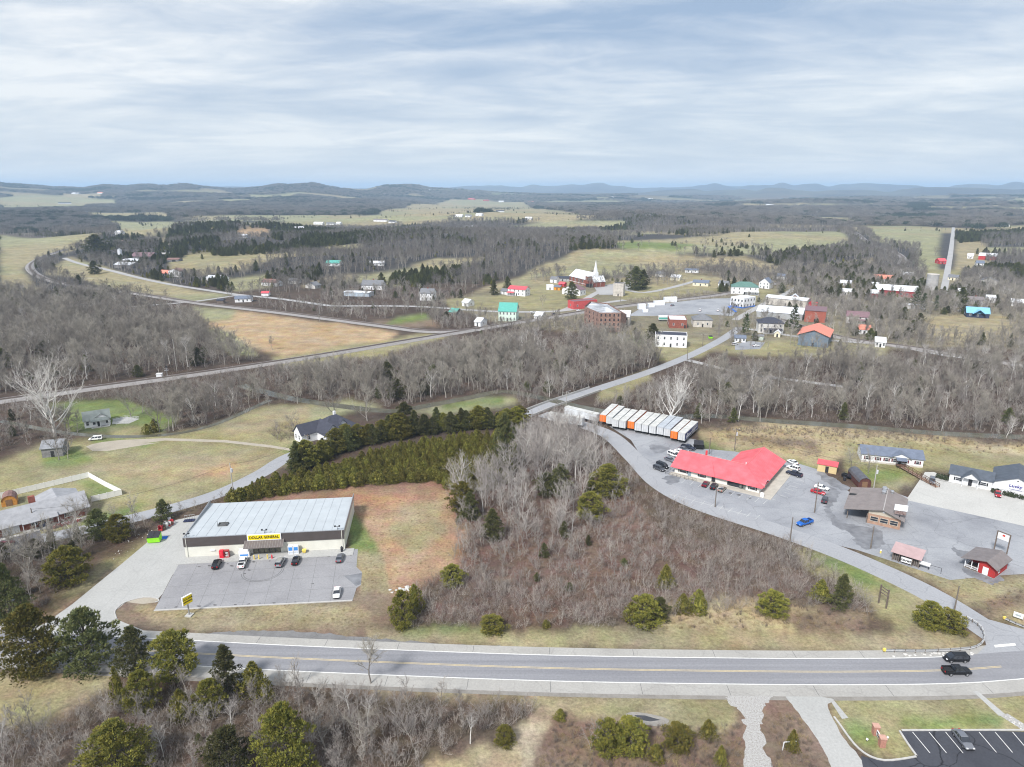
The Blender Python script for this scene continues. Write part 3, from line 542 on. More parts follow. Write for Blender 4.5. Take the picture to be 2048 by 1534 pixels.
sheet('puddle', [(1252, 1428), (1270, 1424), (1310, 1430), (1338, 1440), (1325, 1452), (1295, 1450), (1262, 1440)], paving('mud_rim', (0.29, 0.275, 0.255), (0.2, 0.185, 0.165), 0.8, 0, 0.5), 0.006, soft=True); sheet('puddle_water', [(1268, 1430), (1290, 1431), (1322, 1440), (1300, 1443), (1282, 1440)], M('standing_water', (0.05, 0.05, 0.055), 0.06, 0.2, 1, spec=0.6), 0.012)
sheet('farm_drive', [(172, 893), (185, 888), (205, 884), (240, 880), (330, 876), (450, 880), (540, 890), (600, 900), (600, 905), (540, 895), (450, 885), (330, 881), (285, 887), (320, 885), (270, 893), (215, 902), (185, 902)], TRACK, 0.006)
sheet('town_yard', [(1255, 632), (1290, 612), (1400, 598), (1470, 596), (1475, 620), (1465, 632), (1400, 628), (1300, 632)], LOTA, 0.03)
sheet('church_parking', [(1188, 574), (1225, 568), (1262, 562), (1262, 575), (1225, 590), (1198, 590)], FARR, 0.25)
sheet('workshop_yard', [(1470, 688), (1500, 682), (1530, 685), (1520, 698), (1470, 700)], LOTA, 0.02)
sheet('house_driveway', [(-120, 1115), (0, 1075), (80, 1060), (85, 1080), (40, 1100), (0, 1110)], paving('dark_drive', (0.12, 0.12, 0.13), (0.09, 0.09, 0.10), 0.5, 0.3), 0.009)
# creek
WATER = M('creek_water', (0.105, 0.10, 0.072), 0.22, 0.25, 0.15, obj=False, spec=0.5)
for pts, w in (([(480, 770), (560, 792), (600, 800), (680, 812), (780, 822), (850, 812), (930, 797), (1010, 783), (1100, 800), (1180, 818), (1300, 835), (1420, 832), (1560, 843), (1700, 852), (1900, 868), (2200, 880)], 2.7), ([(0, 842), (150, 868), (300, 872), (420, 852), (540, 800)], 1.4)):
    ribbon('creek', smooth_path([G(a, c) for a, c in pts], 5.0), [(-w, 0), (w, 0)], WATER, 0.02 if w > 2 else 0.03, keep=w * .8)
sheet('gravel_apron', [(400, 1268), (480, 1262), (560, 1261), (640, 1266), (720, 1274), (800, 1281), (900, 1289), (1010, 1293), (900, 1292), (720, 1287), (560, 1280), (420, 1276)], paving('dark_grit', (0.20, 0.198, 0.20), (0.14, 0.137, 0.135), 0.9, 0.3, 0.35), 0.0055, soft=True, rag=.4)
# kerbs
KERB = M('kerb_concrete', (0.44, 0.43, 0.415), 0.8, 0.12, 1.0)
def kerb(pts, w=0.16, h=0.14, step=1.0, nm='kerb', world=None):
    p = world if world is not None else smooth_path([G(a, c) for a, c in pts], step)
    return ribbon(nm, p, [(-w, 0), (-w, h), (w, h), (w, 0)], KERB, 0.004)
kerb([(2200, 1461), (1990, 1460.5), (1803, 1461)]); kerb([(1799, 1462), (1815, 1487), (1833, 1512)]); kerb([(1832, 1513.5), (1800, 1519), (1768, 1521), (1740, 1513), (1718, 1498), (1700, 1478), (1680, 1450), (1668, 1434)])
kerb([(233, 1238), (230, 1222), (250, 1205), (288, 1195), (312, 1197), (318, 1202), (310, 1205)], 0.12)
kerb([(308, 1221.5), (500, 1212), (705, 1201.5)], 0.2, 0.16)
# parking bay paint
for k, x in enumerate((1825, 1858, 1891, 1958, 1990, 2025)):
    a, c = G(x, 1464), G(x + 35, 1506 if x < 1940 else 1505); d = (c - a); n_ = Vector((-d.y, d.x, 0)).normalized() * 0.06
    sheet('bay_line', [(a.x - n_.x, a.y - n_.y), (c.x - n_.x, c.y - n_.y), (c.x + n_.x, c.y + n_.y), (a.x + n_.x, a.y + n_.y)], LWHITE, 0.015, world=True)
FADED = mk('faded_paint', (0.47, 0.475, 0.47))
def bays(p0, p1, n, along, w=0.06, mat=FADED, z=0.0095):
    for k in range(n):
        t_ = k / (n - 1); x = p0[0] + (p1[0] - p0[0]) * t_; y = p0[1] + (p1[1] - p0[1]) * t_
        a = G(x, y); c = G(x + along[0], y + along[1]); d = c - a; n_ = Vector((-d.y, d.x, 0)).normalized() * w
        sheet('bay_line', [(a.x - n_.x, a.y - n_.y), (c.x - n_.x, c.y - n_.y), (c.x + n_.x, c.y + n_.y), (a.x + n_.x, a.y + n_.y)], mat, z, world=True)
bays((1372, 958), (1535, 1000), 11, (-9, 8)); bays((1355, 988), (1520, 1030), 10, (-9, 8)); bays((1605, 945), (1560, 990), 8, (16, 5))
for a_, b_ in (((1338, 988), (1500, 1032)), ((1500, 990), (1552, 1000))):
    a, c = G(*a_), G(*b_); d = (c - a); n_ = Vector((-d.y, d.x, 0)).normalized() * 0.07
    sheet('bay_line', [(a.x - n_.x, a.y - n_.y), (c.x - n_.x, c.y - n_.y), (c.x + n_.x, c.y + n_.y), (a.x + n_.x, a.y + n_.y)], FADED, 0.0105, world=True)
# saw-cut joints in the store lot and drive
JOINT = mk('joint_seal', (0.14, 0.138, 0.14))
def joint(a_, b_, z, w=0.045, mat=JOINT):
    a, c = G(*a_), G(*b_); d = (c - a); n_ = Vector((-d.y, d.x, 0)).normalized() * w
    sheet('joint_line', [(a.x - n_.x, a.y - n_.y), (c.x - n_.x, c.y - n_.y), (c.x + n_.x, c.y + n_.y), (a.x + n_.x, a.y + n_.y)], mat, z, world=True)
for k in range(1, 9):
    t_ = k / 9; joint((357 + 359 * t_, 1128 - 30 * t_), (308 + 397 * t_, 1220 - 19.5 * t_), 0.0175, 0.03)
for f_ in (.25, .5, .74): joint((357 - 49 * f_, 1128 + 92 * f_), (715 - 10 * f_, 1099 + 102 * f_), 0.0172, 0.03)
LJ = mk('joint_pale', (0.30, 0.30, 0.295))
for a_, b_ in (((190, 1230), (352, 1066)), ((255, 1145), (372, 1130)), ((200, 1185), (325, 1175)), ((240, 1205), (385, 1040)), ((290, 1100), (374, 1090))): joint(a_, b_, 0.0115, 0.03, LJ)
for k in range(0, len(cen) - 1, 5):
    for o0, o1 in ((wN + .05, wN + 2.2), (-wS - .05, -wS - 2.9)):
        q_ = cen[k:k + 2]; a_, b_ = ribbon_pts(q_, o0)[0], ribbon_pts(q_, o1)[0]
        if abs(PIX(a_[0], a_[1], 0)[0] - 1024) < 1100: dv = (q_[1] - q_[0]) / np.linalg.norm(q_[1] - q_[0]) * .045; sheet('shoulder_joint', [tuple(a_ - dv), tuple(a_ + dv), tuple(b_ + dv), tuple(b_ - dv)], JOINT, 0.0105, world=True)
OIL = mk('oil_stain', (0.115, 0.112, 0.115))
for px, py in ((398, 1133), (418, 1131), (455, 1128), (465, 1132), (508, 1124), (540, 1122), (616, 1115), (636, 1114), (657, 1113), (702, 1110), (330, 1216), (352, 1214), (398, 1212), (430, 1210), (470, 1209), (498, 1208), (520, 1206), (548, 1206), (590, 1204), (625, 1168), (498, 1140), (490, 1147), (1352, 952), (1372, 957), (1388, 961), (1460, 986), (1478, 990), (1500, 996)):
    w_ = RND.uniform(2.5, 5.5); sheet('oil_stain', [(px + w_ * math.cos(q) * RND.uniform(.5, 1.1), py + .38 * w_ * math.sin(q) * RND.uniform(.5, 1.1)) for q in [k * 1.047 for k in range(6)]], OIL, 0.0188 if px < 800 else 0.0128, soft=True, rag=.1)
# tyre scuffs
for c0, r0, a0, a1 in (((520, 1150), 5.0, -20, 190), ((520, 1150), 5.5, -30, 170)):
    g_ = G(*c0); p = np.array([[g_.x + r0 * math.cos(rad(q)) * 0.9, g_.y + r0 * math.sin(rad(-q)) * 0.9 + 2] for q in range(a0, a1, 8)]); ribbon('tyre_mark', p, [(-.09, 0), (.09, 0)], mk('tyre_scuff', (0.15, 0.15, 0.155)), 0.0195)
# ================================================================== buildings
def frame_of(A, B):
    a, b = G(*A), G(*B); u = (b - a); w = math.hypot(u.x, u.y); rz = math.atan2(u.y, u.x); return a, b, w, rz, min(a.z, b.z)
def footprint(a, rz, x0, x1, y0, y1, grow=1.0):
    c, s = math.cos(rz), math.sin(rz)
    CLEAR.append(np.array([[a.x + c * x - s * y, a.y + s * x + c * y] for x, y in ((x0 - grow, y0 - grow), (x1 + grow, y0 - grow), (x1 + grow, y1 + grow), (x0 - grow, y1 + grow))]))
_WM = {}
def window(parent, x, y, z, w=0.9, h=1.4, face=0, fm=WHITE, shutter=None):
    key = (round(w, 2), round(h, 2), fm.name, shutter.name if shutter else '')
    if key not in _WM:
        f = MB(); t_ = 0.09
        f.box(-w / 2 - t_, w / 2 + t_, -.05, .02, h, h + t_); f.box(-w / 2 - t_, w / 2 + t_, -.08, .02, -t_, 0); f.box(-w / 2 - t_, -w / 2, -.05, .02, 0, h); f.box(w / 2, w / 2 + t_, -.05, .02, 0, h); f.box(-w / 2, w / 2, -.04, .02, h * .48, h * .54)
        mats = [fm]
        if shutter:
            mats.append(shutter); f.box(-w / 2 - t_ - .42, -w / 2 - t_, -.05, .02, 0, h, 1); f.box(w / 2 + t_, w / 2 + t_ + .42, -.05, .02, 0, h, 1)
        p = MB(); p.quad((-w / 2, -.02, 0), (w / 2, -.02, 0), (w / 2, -.02, h), (-w / 2, -.02, h))
        _WM[key] = (f.mesh('window', mats), p.mesh('pane', WINDOW))
    o = obj('window', _WM[key][0], parent, (x, y, z), rad(face)); obj('pane', _WM[key][1], o); return o
def door(parent, x, y, z=0.1, w=1.0, h=2.1, face=0, m=DARK, nm='door'):
    d = MB(); d.box(-w / 2, w / 2, -.05, .02, 0, h); o = d.build(nm, m, parent, (x, y, z), rad(face))
    k = MB(); k.box(w * .3, w * .3 + .1, -.11, -.05, h * .45, h * .5); k.build('handle', METAL, o); return o
def gable_roof(w, d, h, rise, over=0.4, ridge='x', th=0.18):
    m = MB()
    if ridge == 'x':
        k = rise / (d / 2); z0 = h - over * k; 
        m.slab([(-over, -over, z0), (w + over, -over, z0), (w + over, d / 2, h + rise), (-over, d / 2, h + rise)], -th); m.slab([(-over, d / 2, h + rise), (w + over, d / 2, h + rise), (w + over, d + over, z0), (-over, d + over, z0)], -th)
    else:
        k = rise / (w / 2); z0 = h - over * k
        m.slab([(-over, -over, z0), (w / 2, -over, h + rise), (w / 2, d + over, h + rise), (-over, d + over, z0)], -th); m.slab([(w / 2, -over, h + rise), (w + over, -over, z0), (w + over, d + over, z0), (w / 2, d + over, h + rise)], -th)
    return m
def hip_roof(w, d, h, rise, over=0.4, th=0.15):
    m = MB(); k = min(w, d) / 2; x0, x1, y0, y1 = -over, w + over, -over, d + over
    if w >= d: r0 = (k, d / 2, h + rise); r1 = (w - k, d / 2, h + rise); fs = [[(x0, y0, h), (x1, y0, h), r1, r0], [(x1, y0, h), (x1, y1, h), r1], [(x1, y1, h), (x0, y1, h), r0, r1], [(x0, y1, h), (x0, y0, h), r0]]
    else: r0 = (w / 2, k, h + rise); r1 = (w / 2, d - k, h + rise); fs = [[(x0, y0, h), (x1, y0, h), r0], [(x1, y0, h), (x1, y1, h), r1, r0], [(x1, y1, h), (x0, y1, h), r1], [(x0, y1, h), (x0, y0, h), r0, r1]]
    for f in fs: m.slab(f, -th)
    return m
def walls(w, d, h, rise=0, ridge='x', base=-0.6):
    m = MB(); m.box(0, w, 0, d, base, h)
    if rise:
        if ridge == 'x': m.poly([(0, d, h), (0, 0, h), (0, d / 2, h + rise)]); m.poly([(w, 0, h), (w, d, h), (w, d / 2, h + rise)])
        else: m.poly([(0, 0, h), (w, 0, h), (w / 2, 0, h + rise)]); m.poly([(w, d, h), (0, d, h), (w / 2, d, h + rise)])
    return m
def house(name, label, A, B, top=None, h=None, d=9, rise=2.0, roof='gable', ridge='x', wall=WHITE, rm=None, wins=(3, 1), floors=1, chim=None, porch=None, over=0.4, group=None, cat='house', win=True, shutter=None, wm=WHITE, wd_=0.9, dm=DARK, doorx=0.5):
    a, b, w, rz, z = frame_of(A, B)
    if h is None: h = max(2.3, ZAT(a, top) - a.z)
    o = empty(name, (a.x, a.y, z), rz, label, cat, group); footprint(a, rz, 0, w, 0, d)
    walls(w, d, h, rise if roof == 'gable' else 0, ridge).build('wall', wall, o)
    if roof == 'gable': r = gable_roof(w, d, h, rise, over, ridge)
    elif roof == 'hip': r = hip_roof(w, d, h, rise, over)
    elif roof == 'shed':
        r = MB(); r.slab([(-over, -over, h + .1), (w + over, -over, h + .1), (w + over, d + over, h + .1 + rise), (-over, d + over, h + .1 + rise)], -.2)
        MB().add([(0, 0, h), (0, d, h), (0, d, h + rise)], [(0, 2, 1)]).add([(w, 0, h), (w, d, h), (w, d, h + rise)], [(0, 1, 2)]).add([(0, d, h), (w, d, h), (w, d, h + rise), (0, d, h + rise)], [(3, 2, 1, 0)]).build('gable_wall', wall, o)
    else: # flat with parapet
        r = MB(); r.box(.25, w - .25, .25, d - .25, h - .35, h - .15)
        pp = MB(); pp.box(-.04, w + .04, -.04, .25, h, h + .35); pp.box(-.04, w + .04, d - .25, d + .04, h, h + .35); pp.box(-.04, .25, .25, d - .25, h, h + .35); pp.box(w - .25, w + .04, .25, d - .25, h, h + .35); pp.build('parapet', wall, o)
        r = MB(); r.box(.25, w - .25, .25, d - .25, h + .02, h + .12)
    ro = r.build('roof', rm or DARK, o)
    fh = h / floors
    if win:
        for f in range(floors):
            zz = f * fh + fh * .34; hh = min(1.5, fh * .5)
            n = wins[0]
            for i in range(n):
                x = w * (i + .5) / n
                if f == 0 and abs(x - w * doorx) < w / n * .3 and n > 1: continue
                window(o, x, -.03, zz, min(wd_, w / n * .5), hh, 0, wm, shutter)
            for i in range(wins[1]):
                y = d * (i + .5) / wins[1]; window(o, w + .03, y, zz, .9, hh, 90, wm); window(o, -.03, y, zz, .9, hh, -90, wm)
        door(o, w * doorx, -.03, .1, 1.0, min(2.1, fh * .8), 0, dm)
    if chim:
        cx, cy_ = chim; mb = MB(); mb.box(w * cx - .35, w * cx + .35, d * cy_ - .35, d * cy_ + .35, h, h + rise + 1.0); mb.box(w * cx - .42, w * cx + .42, d * cy_ - .42, d * cy_ + .42, h + rise + 1.0, h + rise + 1.15); mb.build('chimney', BRICK, ro)
    if porch:
        x0, x1, pd, pm = porch; x0 *= w; x1 *= w; ph = min(2.6, fh * .95)
        po = MB().slab([(x0, -pd, ph), (x1, -pd, ph), (x1, .0, ph + .7), (x0, .0, ph + .7)], -.14).build('porch_roof', pm or rm or DARK, o)
        n = max(2, int((x1 - x0) / 2.6) + 1)
        for i in range(n): MB().box(-.09, .09, -.09, .09, 0, ph).build('post', WHITE, o, (x0 + .15 + (x1 - x0 - .3) * i / (n - 1), -pd + .15, 0))
        MB().box(x0, x1, -pd, -.02, -.4, .15).build('porch_floor', CONC, o)
    return o
def mt(n, c, r=0.75, v=0.15, s=0.7, **k): return M(n, c, r, v, s, **k)
R_GREY = mt('grey_shingle', (0.17, 0.175, 0.19)); R_DARK = mt('charcoal_shingle', (0.052, 0.055, 0.075)); R_RED = mt('red_metal_roof', (0.62, 0.095, 0.115), .5, .08, .3); R_TEAL = mt('teal_metal_roof', (0.10, 0.37, 0.32), .5, .1)
R_WHITE = mt('white_metal_roof', (0.66, 0.68, 0.72), .5, .1); R_MAR = mt('maroon_roof', (0.19, 0.12, 0.135)); R_GREEN = mt('green_roof', (0.10, 0.19, 0.165)); R_BLUE = mt('blue_metal_roof', (0.20, 0.45, 0.66), .5, .08); R_ORG = mt('rust_red_roof', (0.64, 0.23, 0.165), .6, .12)
R_SLATE = mt('slate_blue_roof', (0.14, 0.165, 0.22)); R_BROWN = mt('brown_shingle', (0.185, 0.165, 0.165)); R_RUST = mt('rusted_tin', (0.22, 0.13, 0.115), .7, .3)
MINT = mt('mint_siding', (0.60, 0.72, 0.64)); GREYW = mt('grey_siding', (0.36, 0.37, 0.38)); CREAM = mt('cream_siding', (0.70, 0.66, 0.52)); BARNW = mt('grey_barn_boards', (0.20, 0.195, 0.20), .9, .3, 1.2); REDW = mt('red_painted_wall', (0.46, 0.045, 0.05), .7, .1); NAVY = mt('navy_siding', (0.035, 0.045, 0.085)); BLUEB = mt('bright_blue_paint', (0.03, 0.16, 0.62)); BLUEG = mt('blue_grey_block', (0.15, 0.19, 0.24), .85, .2); STONEW = mt('pale_stone', (0.50, 0.47, 0.43), .9, .25, .5); OLDB = mt('old_brick', (0.27, 0.175, 0.145), .9, .35, .6)
# ---------------------------------------------------------------- discount store
a, b, w, rz, z = frame_of((372, 1115), (690, 1098)); d = 21.5; h = ZAT(a, 1076)
CREAMP = M('cream_metal_panel', (0.67, 0.665, 0.60), .6, .06, .5, wave=('X', 2.2), bump=.25); BRP = M('dark_brown_fascia', (0.082, 0.070, 0.068), .6, .1, .5, wave=('X', 3.0), bump=.25)
ROOFB = M('pale_blue_metal_roof', (0.44, 0.475, 0.50), .45, .07, .3); SIGNY = M('sign_yellow', (0.86, 0.67, 0.01), .5, .04, 1); BLACK = M('black_letter', (0.012, 0.012, 0.012), .5, .1, 1); DBROWN = M('awning_brown', (0.14, 0.12, 0.115), .55, .1, 1)
st = empty('discount_store', (a.x, a.y, 0), rz, 'long low store with pale blue metal roof, brown fascia and yellow sign', 'store'); footprint(a, rz, 0, w, 0, d, 2)
hb = h - 1.1
m = MB(); m.box(0, w, 0, d, -.3, h * .56); m.add([(0, .05, h * .56), (w, .05, h * .56), (w, d, h * .56), (0, d, h * .56), (0, .05, h - .3), (w, .05, h - .3), (w, d, hb - .2), (0, d, hb - .2)], [(4, 5, 6, 7), (1, 2, 6, 5), (2, 3, 7, 6), (3, 0, 4, 7)]); m.build('wall', CREAMP, st)
fs_ = MB(); fs_.box(-.12, w + .06, -.18, .05, h * .555, h + .02); fs_.build('fascia', BRP, st)
MB().box(-.14, w + .08, -.2, .12, h + .02, h + .10).build('coping', METAL, st)
rf = MB().slab([(-.1, .06, h - .12), (w + .12, .06, h - .12), (w + .12, d + .3, hb), (-.1, d + .3, hb)], -.06).build('roof', ROOFB, st)
for k in range(int(w / 2.4)):
    x = .4 + k * 2.4; MB().add([(x, .1, h - .05), (x + .06, .1, h - .05), (x + .06, d + .28, hb + .07), (x, d + .28, hb + .07), (x, .1, h - .0), (x + .06, .1, h - .0), (x + .06, d + .28, hb + .12), (x, d + .28, hb + .12)], [(4, 5, 6, 7), (0, 4, 7, 3), (1, 2, 6, 5), (0, 1, 5, 4)]).build('roof_seam', ROOFB, rf)
MB().box(-.1, .08, .1, d + .3, hb - .3, h + .04).build('gutter_trim', METAL, rf); MB().box(w, w + .15, .1, d + .3, hb - .3, h + .04).build('gutter_trim', METAL, rf)
sx0, sx1 = .393 * w, .605 * w
sg = MB().box(sx0, sx1, -.42, -.2, h - 1.55, h + .18).build('sign_box', WHITE, st); MB().box(sx0 + .25, sx1 - .25, -.46, -.425, h - 1.32, h - .05).build('sign_panel', SIGNY, sg)
def lettering(txt, parent, loc, size, rotx=90, rotz=0, mat=BLACK, xscale=1.0, bold=0.03, sub='lettering', sheen=0):
    c = bpy.data.curves.new(sub, 'FONT'); c.body = txt; c.size = size; c.align_x = 'CENTER'; c.align_y = 'CENTER'; c.extrude = 0.015; c.offset = bold * size; c.space_character = 1.08
    c.materials.append(mat); tmp = bpy.data.objects.new(sub, c); COL.objects.link(tmp); bpy.context.view_layer.update(); me_ = bpy.data.meshes.new_from_object(tmp.evaluated_get(bpy.context.evaluated_depsgraph_get())); bpy.data.objects.remove(tmp); o = obj(sub, me_); o.parent = parent; o.location = loc; o.rotation_euler = (rad(rotx), 0, rad(rotz)); o.scale = (xscale, 1, 1); return o
lettering('DOLLAR GENERAL', sg, ((sx0 + sx1) / 2, -.48, h - .70), 1.02, xscale=.80)
aw = MB().slab([(sx0 - .7, -2.4, h * .50), (sx1 + .7, -2.4, h * .50), (sx1 + .7, -.2, h - 1.65), (sx0 - .7, -.2, h - 1.65)], -.12)
awo = aw.build('awning', DBROWN, st)
for k in range(16):
    x = sx0 - .6 + (sx1 - sx0 + 1.2) * k / 15; MB().slab([(x - .04, -2.4, h * .50 + .18), (x + .04, -2.4, h * .50 + .18), (x + .04, -.2, h - 1.47), (x - .04, -.2, h - 1.47)], .06).build('awning_rib', M('awning_rib_grey', (0.26, 0.24, 0.23), .5, .1, 1), awo)
gx0, gx1 = .42 * w, .592 * w; nb = 5
rec = MB().box(gx0, gx1, -.06, -.01, 0, 2.7).build('shopfront_frame', DARK, st)
for k in range(nb):
    x0 = gx0 + (gx1 - gx0) * k / nb + .08; x1 = gx0 + (gx1 - gx0) * (k + 1) / nb - .08; MB().box(x0, x1, -.1, -.062, .1, 2.6).build('pane', M('shop_glass', (0.05, 0.055, 0.06), .1, .5, 1.5, col2=(0.24, 0.22, 0.14), spec=.6), rec)
MB().box(.155 * w, .185 * w, -.3, -.18, h * .30, h * .36).build('wall_lamp', WHITE, st)
for fx in (.02, .5, .96):
    fl = MB(); fl.cyl((fx * w, .3, h), (fx * w, .3, h + .9), .05, n=5); fl.box(fx * w - .6, fx * w + .6, .25, .35, h + .85, h + .92); fl.box(fx * w - .75, fx * w - .35, .05, .4, h + .9, h + 1.2); fl.box(fx * w + .35, fx * w + .75, .05, .4, h + .9, h + 1.2); fl.build('floodlight', DARK, st)
ac = MB(); xx, yy = .165 * w, 6.0; zz = h - 1.1 * yy / d; ac.box(xx, xx + 2.4, yy, yy + .15, zz - .3, zz + .3); ac.box(xx, xx + 2.4, yy + 1.6, yy + 1.75, zz - .3, zz + .3); ac.box(xx, xx + .15, yy, yy + 1.7, zz - .3, zz + .3); ac.box(xx + 2.25, xx + 2.4, yy, yy + 1.7, zz - .3, zz + .3); ac.box(xx + .5, xx + 1.9, yy + .4, yy + 1.3, zz - .3, zz + .2); ac.cyl((xx - .3, yy + 1, zz - .5), (xx - .3, yy + 1, zz + 1.1), .06, n=6); ac.build('roof_vent', M('vent_steel', (0.10, 0.10, 0.10), .5, .3, 1), rf)
for fx in (.012, .985): MB().box(fx * w, fx * w + .12, -.26, -.18, .1, h).build('downpipe', CREAMP, st)
def local(base, rz_, x, y): c, s = math.cos(rz_), math.sin(rz_); return Vector((base.x + c * x - s * y, base.y + s * x + c * y, 0))
sw = MB().box(-1.2, w + 2.4, -3.4, -.02, -.05, .13).build('store_pavement', CONCD, None, (a.x, a.y, 0), rz); tag(sw, kind='structure')
RED = M('machine_red', (0.66, 0.02, 0.045), .4, .1, 1); ICEB = M('ice_blue', (0.06, 0.27, 0.68), .5, .1, 1); YEL = M('bollard_yellow', (0.80, 0.62, 0.13), .5, .1, 1)
def placed(name, label, cat, x, y, group=None, z0=.13): p = local(a, rz, x, y); return empty(name, (p.x, p.y, z0), rz, label, cat, group)
o = placed('drink_machine', 'tall glossy red drink vending machine on the store pavement', 'vending machine', .232 * w, -1.1); MB().box(-.5, .5, -.45, .45, 0, 2.0).build('body', RED, o); MB().box(-.38, .2, -.48, -.452, .7, 1.85).build('front_panel', M('machine_front', (0.75, 0.06, 0.08), .3, .1, 1), o)
o = placed('propane_cage', 'dark red caged gas bottle rack beside the drink machine', 'gas cage', .262 * w, -1.0); MB().box(-.6, .6, -.4, .4, 0, .15).box(-.6, .6, -.4, .4, 1.75, 1.9).box(-.6, -.5, -.4, .4, .15, 1.75).box(.5, .6, -.4, .4, .15, 1.75).box(-.5, .5, .3, .38, .15, 1.75).build('cage', M('cage_red', (0.36, 0.05, 0.05), .6, .3, 2), o)
for q in (-.3, 0, .3): [MB().cyl((q, 0, zq), (q, 0, zq + .45), .13, n=7).build('gas_bottle', WHITE, o) for zq in (.15, .95)]
o = placed('ice_chest', 'wide white ice freezer with sloped lid beside the store doors', 'freezer', .372 * w, -1.0); MB().add([(-1.3, -.6, 0), (1.3, -.6, 0), (1.3, .5, 0), (-1.3, .5, 0), (-1.3, -.6, 1.3), (1.3, -.6, 1.3), (1.3, .5, 1.9), (-1.3, .5, 1.9)], [(0, 3, 2, 1), (4, 5, 6, 7), (0, 1, 5, 4), (1, 2, 6, 5), (2, 3, 7, 6), (3, 0, 4, 7)]).build('body', WHITE, o); MB().box(-1.0, 1.0, -.63, -.602, .35, .75).build('front_panel', ICEB, o)
for k, fx in enumerate((.662, .696)):
    o = placed('ice_freezer', ['upright white ice freezer with blue panel, nearer the doors', 'upright white ice freezer with blue panel, farther from the doors'][k], 'freezer', fx * w, -1.0, 'ice freezers'); MB().box(-.62, .62, -.5, .4, 0, 2.35).build('body', WHITE, o); MB().box(-.48, .48, -.53, -.502, 1.05, 2.0).build('front_panel', ICEB, o); MB().box(-.48, -.08, -.53, -.502, .25, .75).box(.08, .48, -.53, -.502, .25, .75).build('lower_panel', M('panel_grey', (.5, .55, .62), .5, .1, 1), o)
o = placed('mop_bucket', 'small yellow cart standing against the store front wall', 'cart', .745 * w, -1.0); MB().add([(-.35, -.35, .2), (.35, -.35, .2), (.35, .35, .2), (-.35, .35, .2), (-.5, -.5, .9), (.5, -.5, .9), (.5, .5, .9), (-.5, .5, .9)], [(0, 3, 2, 1), (4, 5, 6, 7), (0, 1, 5, 4), (1, 2, 6, 5), (2, 3, 7, 6), (3, 0, 4, 7)]).build('basket', YEL, o); [MB().cyl((x_, y_, 0), (x_, y_, .2), .06, n=6).build('caster', DARK, o) for x_, y_ in ((-.3, -.3), (.3, -.3), (0, .3))]
bol = MB().cyl((0, 0, 0), (0, 0, 1.15), .14, n=8).cyl((0, 0, 1.15), (0, 0, 1.22), .14, .05, n=8).mesh('bollard', YEL)
for k, fx in enumerate((.443, .472, .525)):
    p = local(a, rz, fx * w, -3.0); o = obj('bollard', bol, None, (p.x, p.y, .13), rz); tag(o, ['yellow steel bollard nearest the white pickup truck', 'yellow steel bollard, middle one of three before the doors', 'yellow steel bollard next to the red post'][k], 'bollard', 'yellow bollards before the store doors')
o = placed('guard_post', 'short red post on the kerb before the store doors', 'post', .553 * w, -3.0); MB().cyl((0, 0, 0), (0, 0, .9), .2, .16, n=8).build('barrel', RED, o); MB().cyl((0, 0, .9), (0, 0, 1.15), .12, .04, n=8).build('cap', RED, o)
o = placed('rubbish_bin', 'slim dark bin standing at the end of the store pavement', 'bin', .985 * w, -1.4); MB().cyl((0, 0, 0), (0, 0, 1.1), .3, .34, n=10).build('body', DARK, o); MB().cyl((0, 0, 1.1), (0, 0, 1.5), .36, .14, n=10).build('lid', DARK, o)
# pole sign
p = G(379, 1231); ps = empty('pole_sign', p, 0, 'tall pole sign with yellow face at the highway verge', 'sign'); zt = ZAT(p, 1204)
MB().cyl((0, 0, 0), (0, 0, zt), .16, n=8).build('pole', METAL, ps); MB().box(-.7, .7, -.7, .7, 0, .25).build('footing', CONC, ps)
sb = MB().box(-1.5, 1.5, -.25, .25, zt - .6, zt + 2.1).build('sign_box', WHITE, ps, (0, 0, zt * .22), rad(66)); sb.scale = (.78, .78, .78); 
for s in (-1, 1):
    MB().box(-1.35, 1.35, min(s * .252, s * .27), max(s * .252, s * .27), zt - .45, zt + 1.95).build('sign_panel', SIGNY, sb)
    lettering('DOLLAR', sb, (0, s * .285, zt + 1.2), .72, 90, 0 if s < 0 else 180); lettering('GENERAL', sb, (0, s * .285, zt + .35), .6, 90, 0 if s < 0 else 180)
ps.rotation_euler = (0, 0, rad(-8))
# ---------------------------------------------------------------- red-roofed plaza
a, b, w, rz, z = frame_of((1349, 945), (1518, 987)); h = ZAT(a, 930); D_ = 13.0; V_ = 24.5; W_ = 13.0; rise = 2.9; ov = 1.1
o = empty('red_roof_plaza', (a.x, a.y, 0), rz, 'L-shaped white shop building under a bright red metal roof', 'building'); footprint(a, rz, 0, w, 0, V_, 1)
m = MB(); m.box(0, w, 0, D_, -.3, h); m.box(w - W_, w, D_, V_, -.3, h); m.poly([(0, D_, h), (0, 0, h), (0, D_ / 2, h + rise)]); m.poly([(w, V_, h), (w - W_, V_, h), (w - W_ / 2, V_, h + rise)]); m.build('wall', M('plaza_white', (0.72, 0.71, 0.67), .7, .06, .4, wave=('Z', 2.5), bump=.2), o)
RM = M('bright_red_metal', (0.70, 0.130, 0.152), .42, .19, .35); k_ = rise / (D_ / 2); z0 = h - ov * k_ ; zr = h + rise; xr = w - W_ / 2
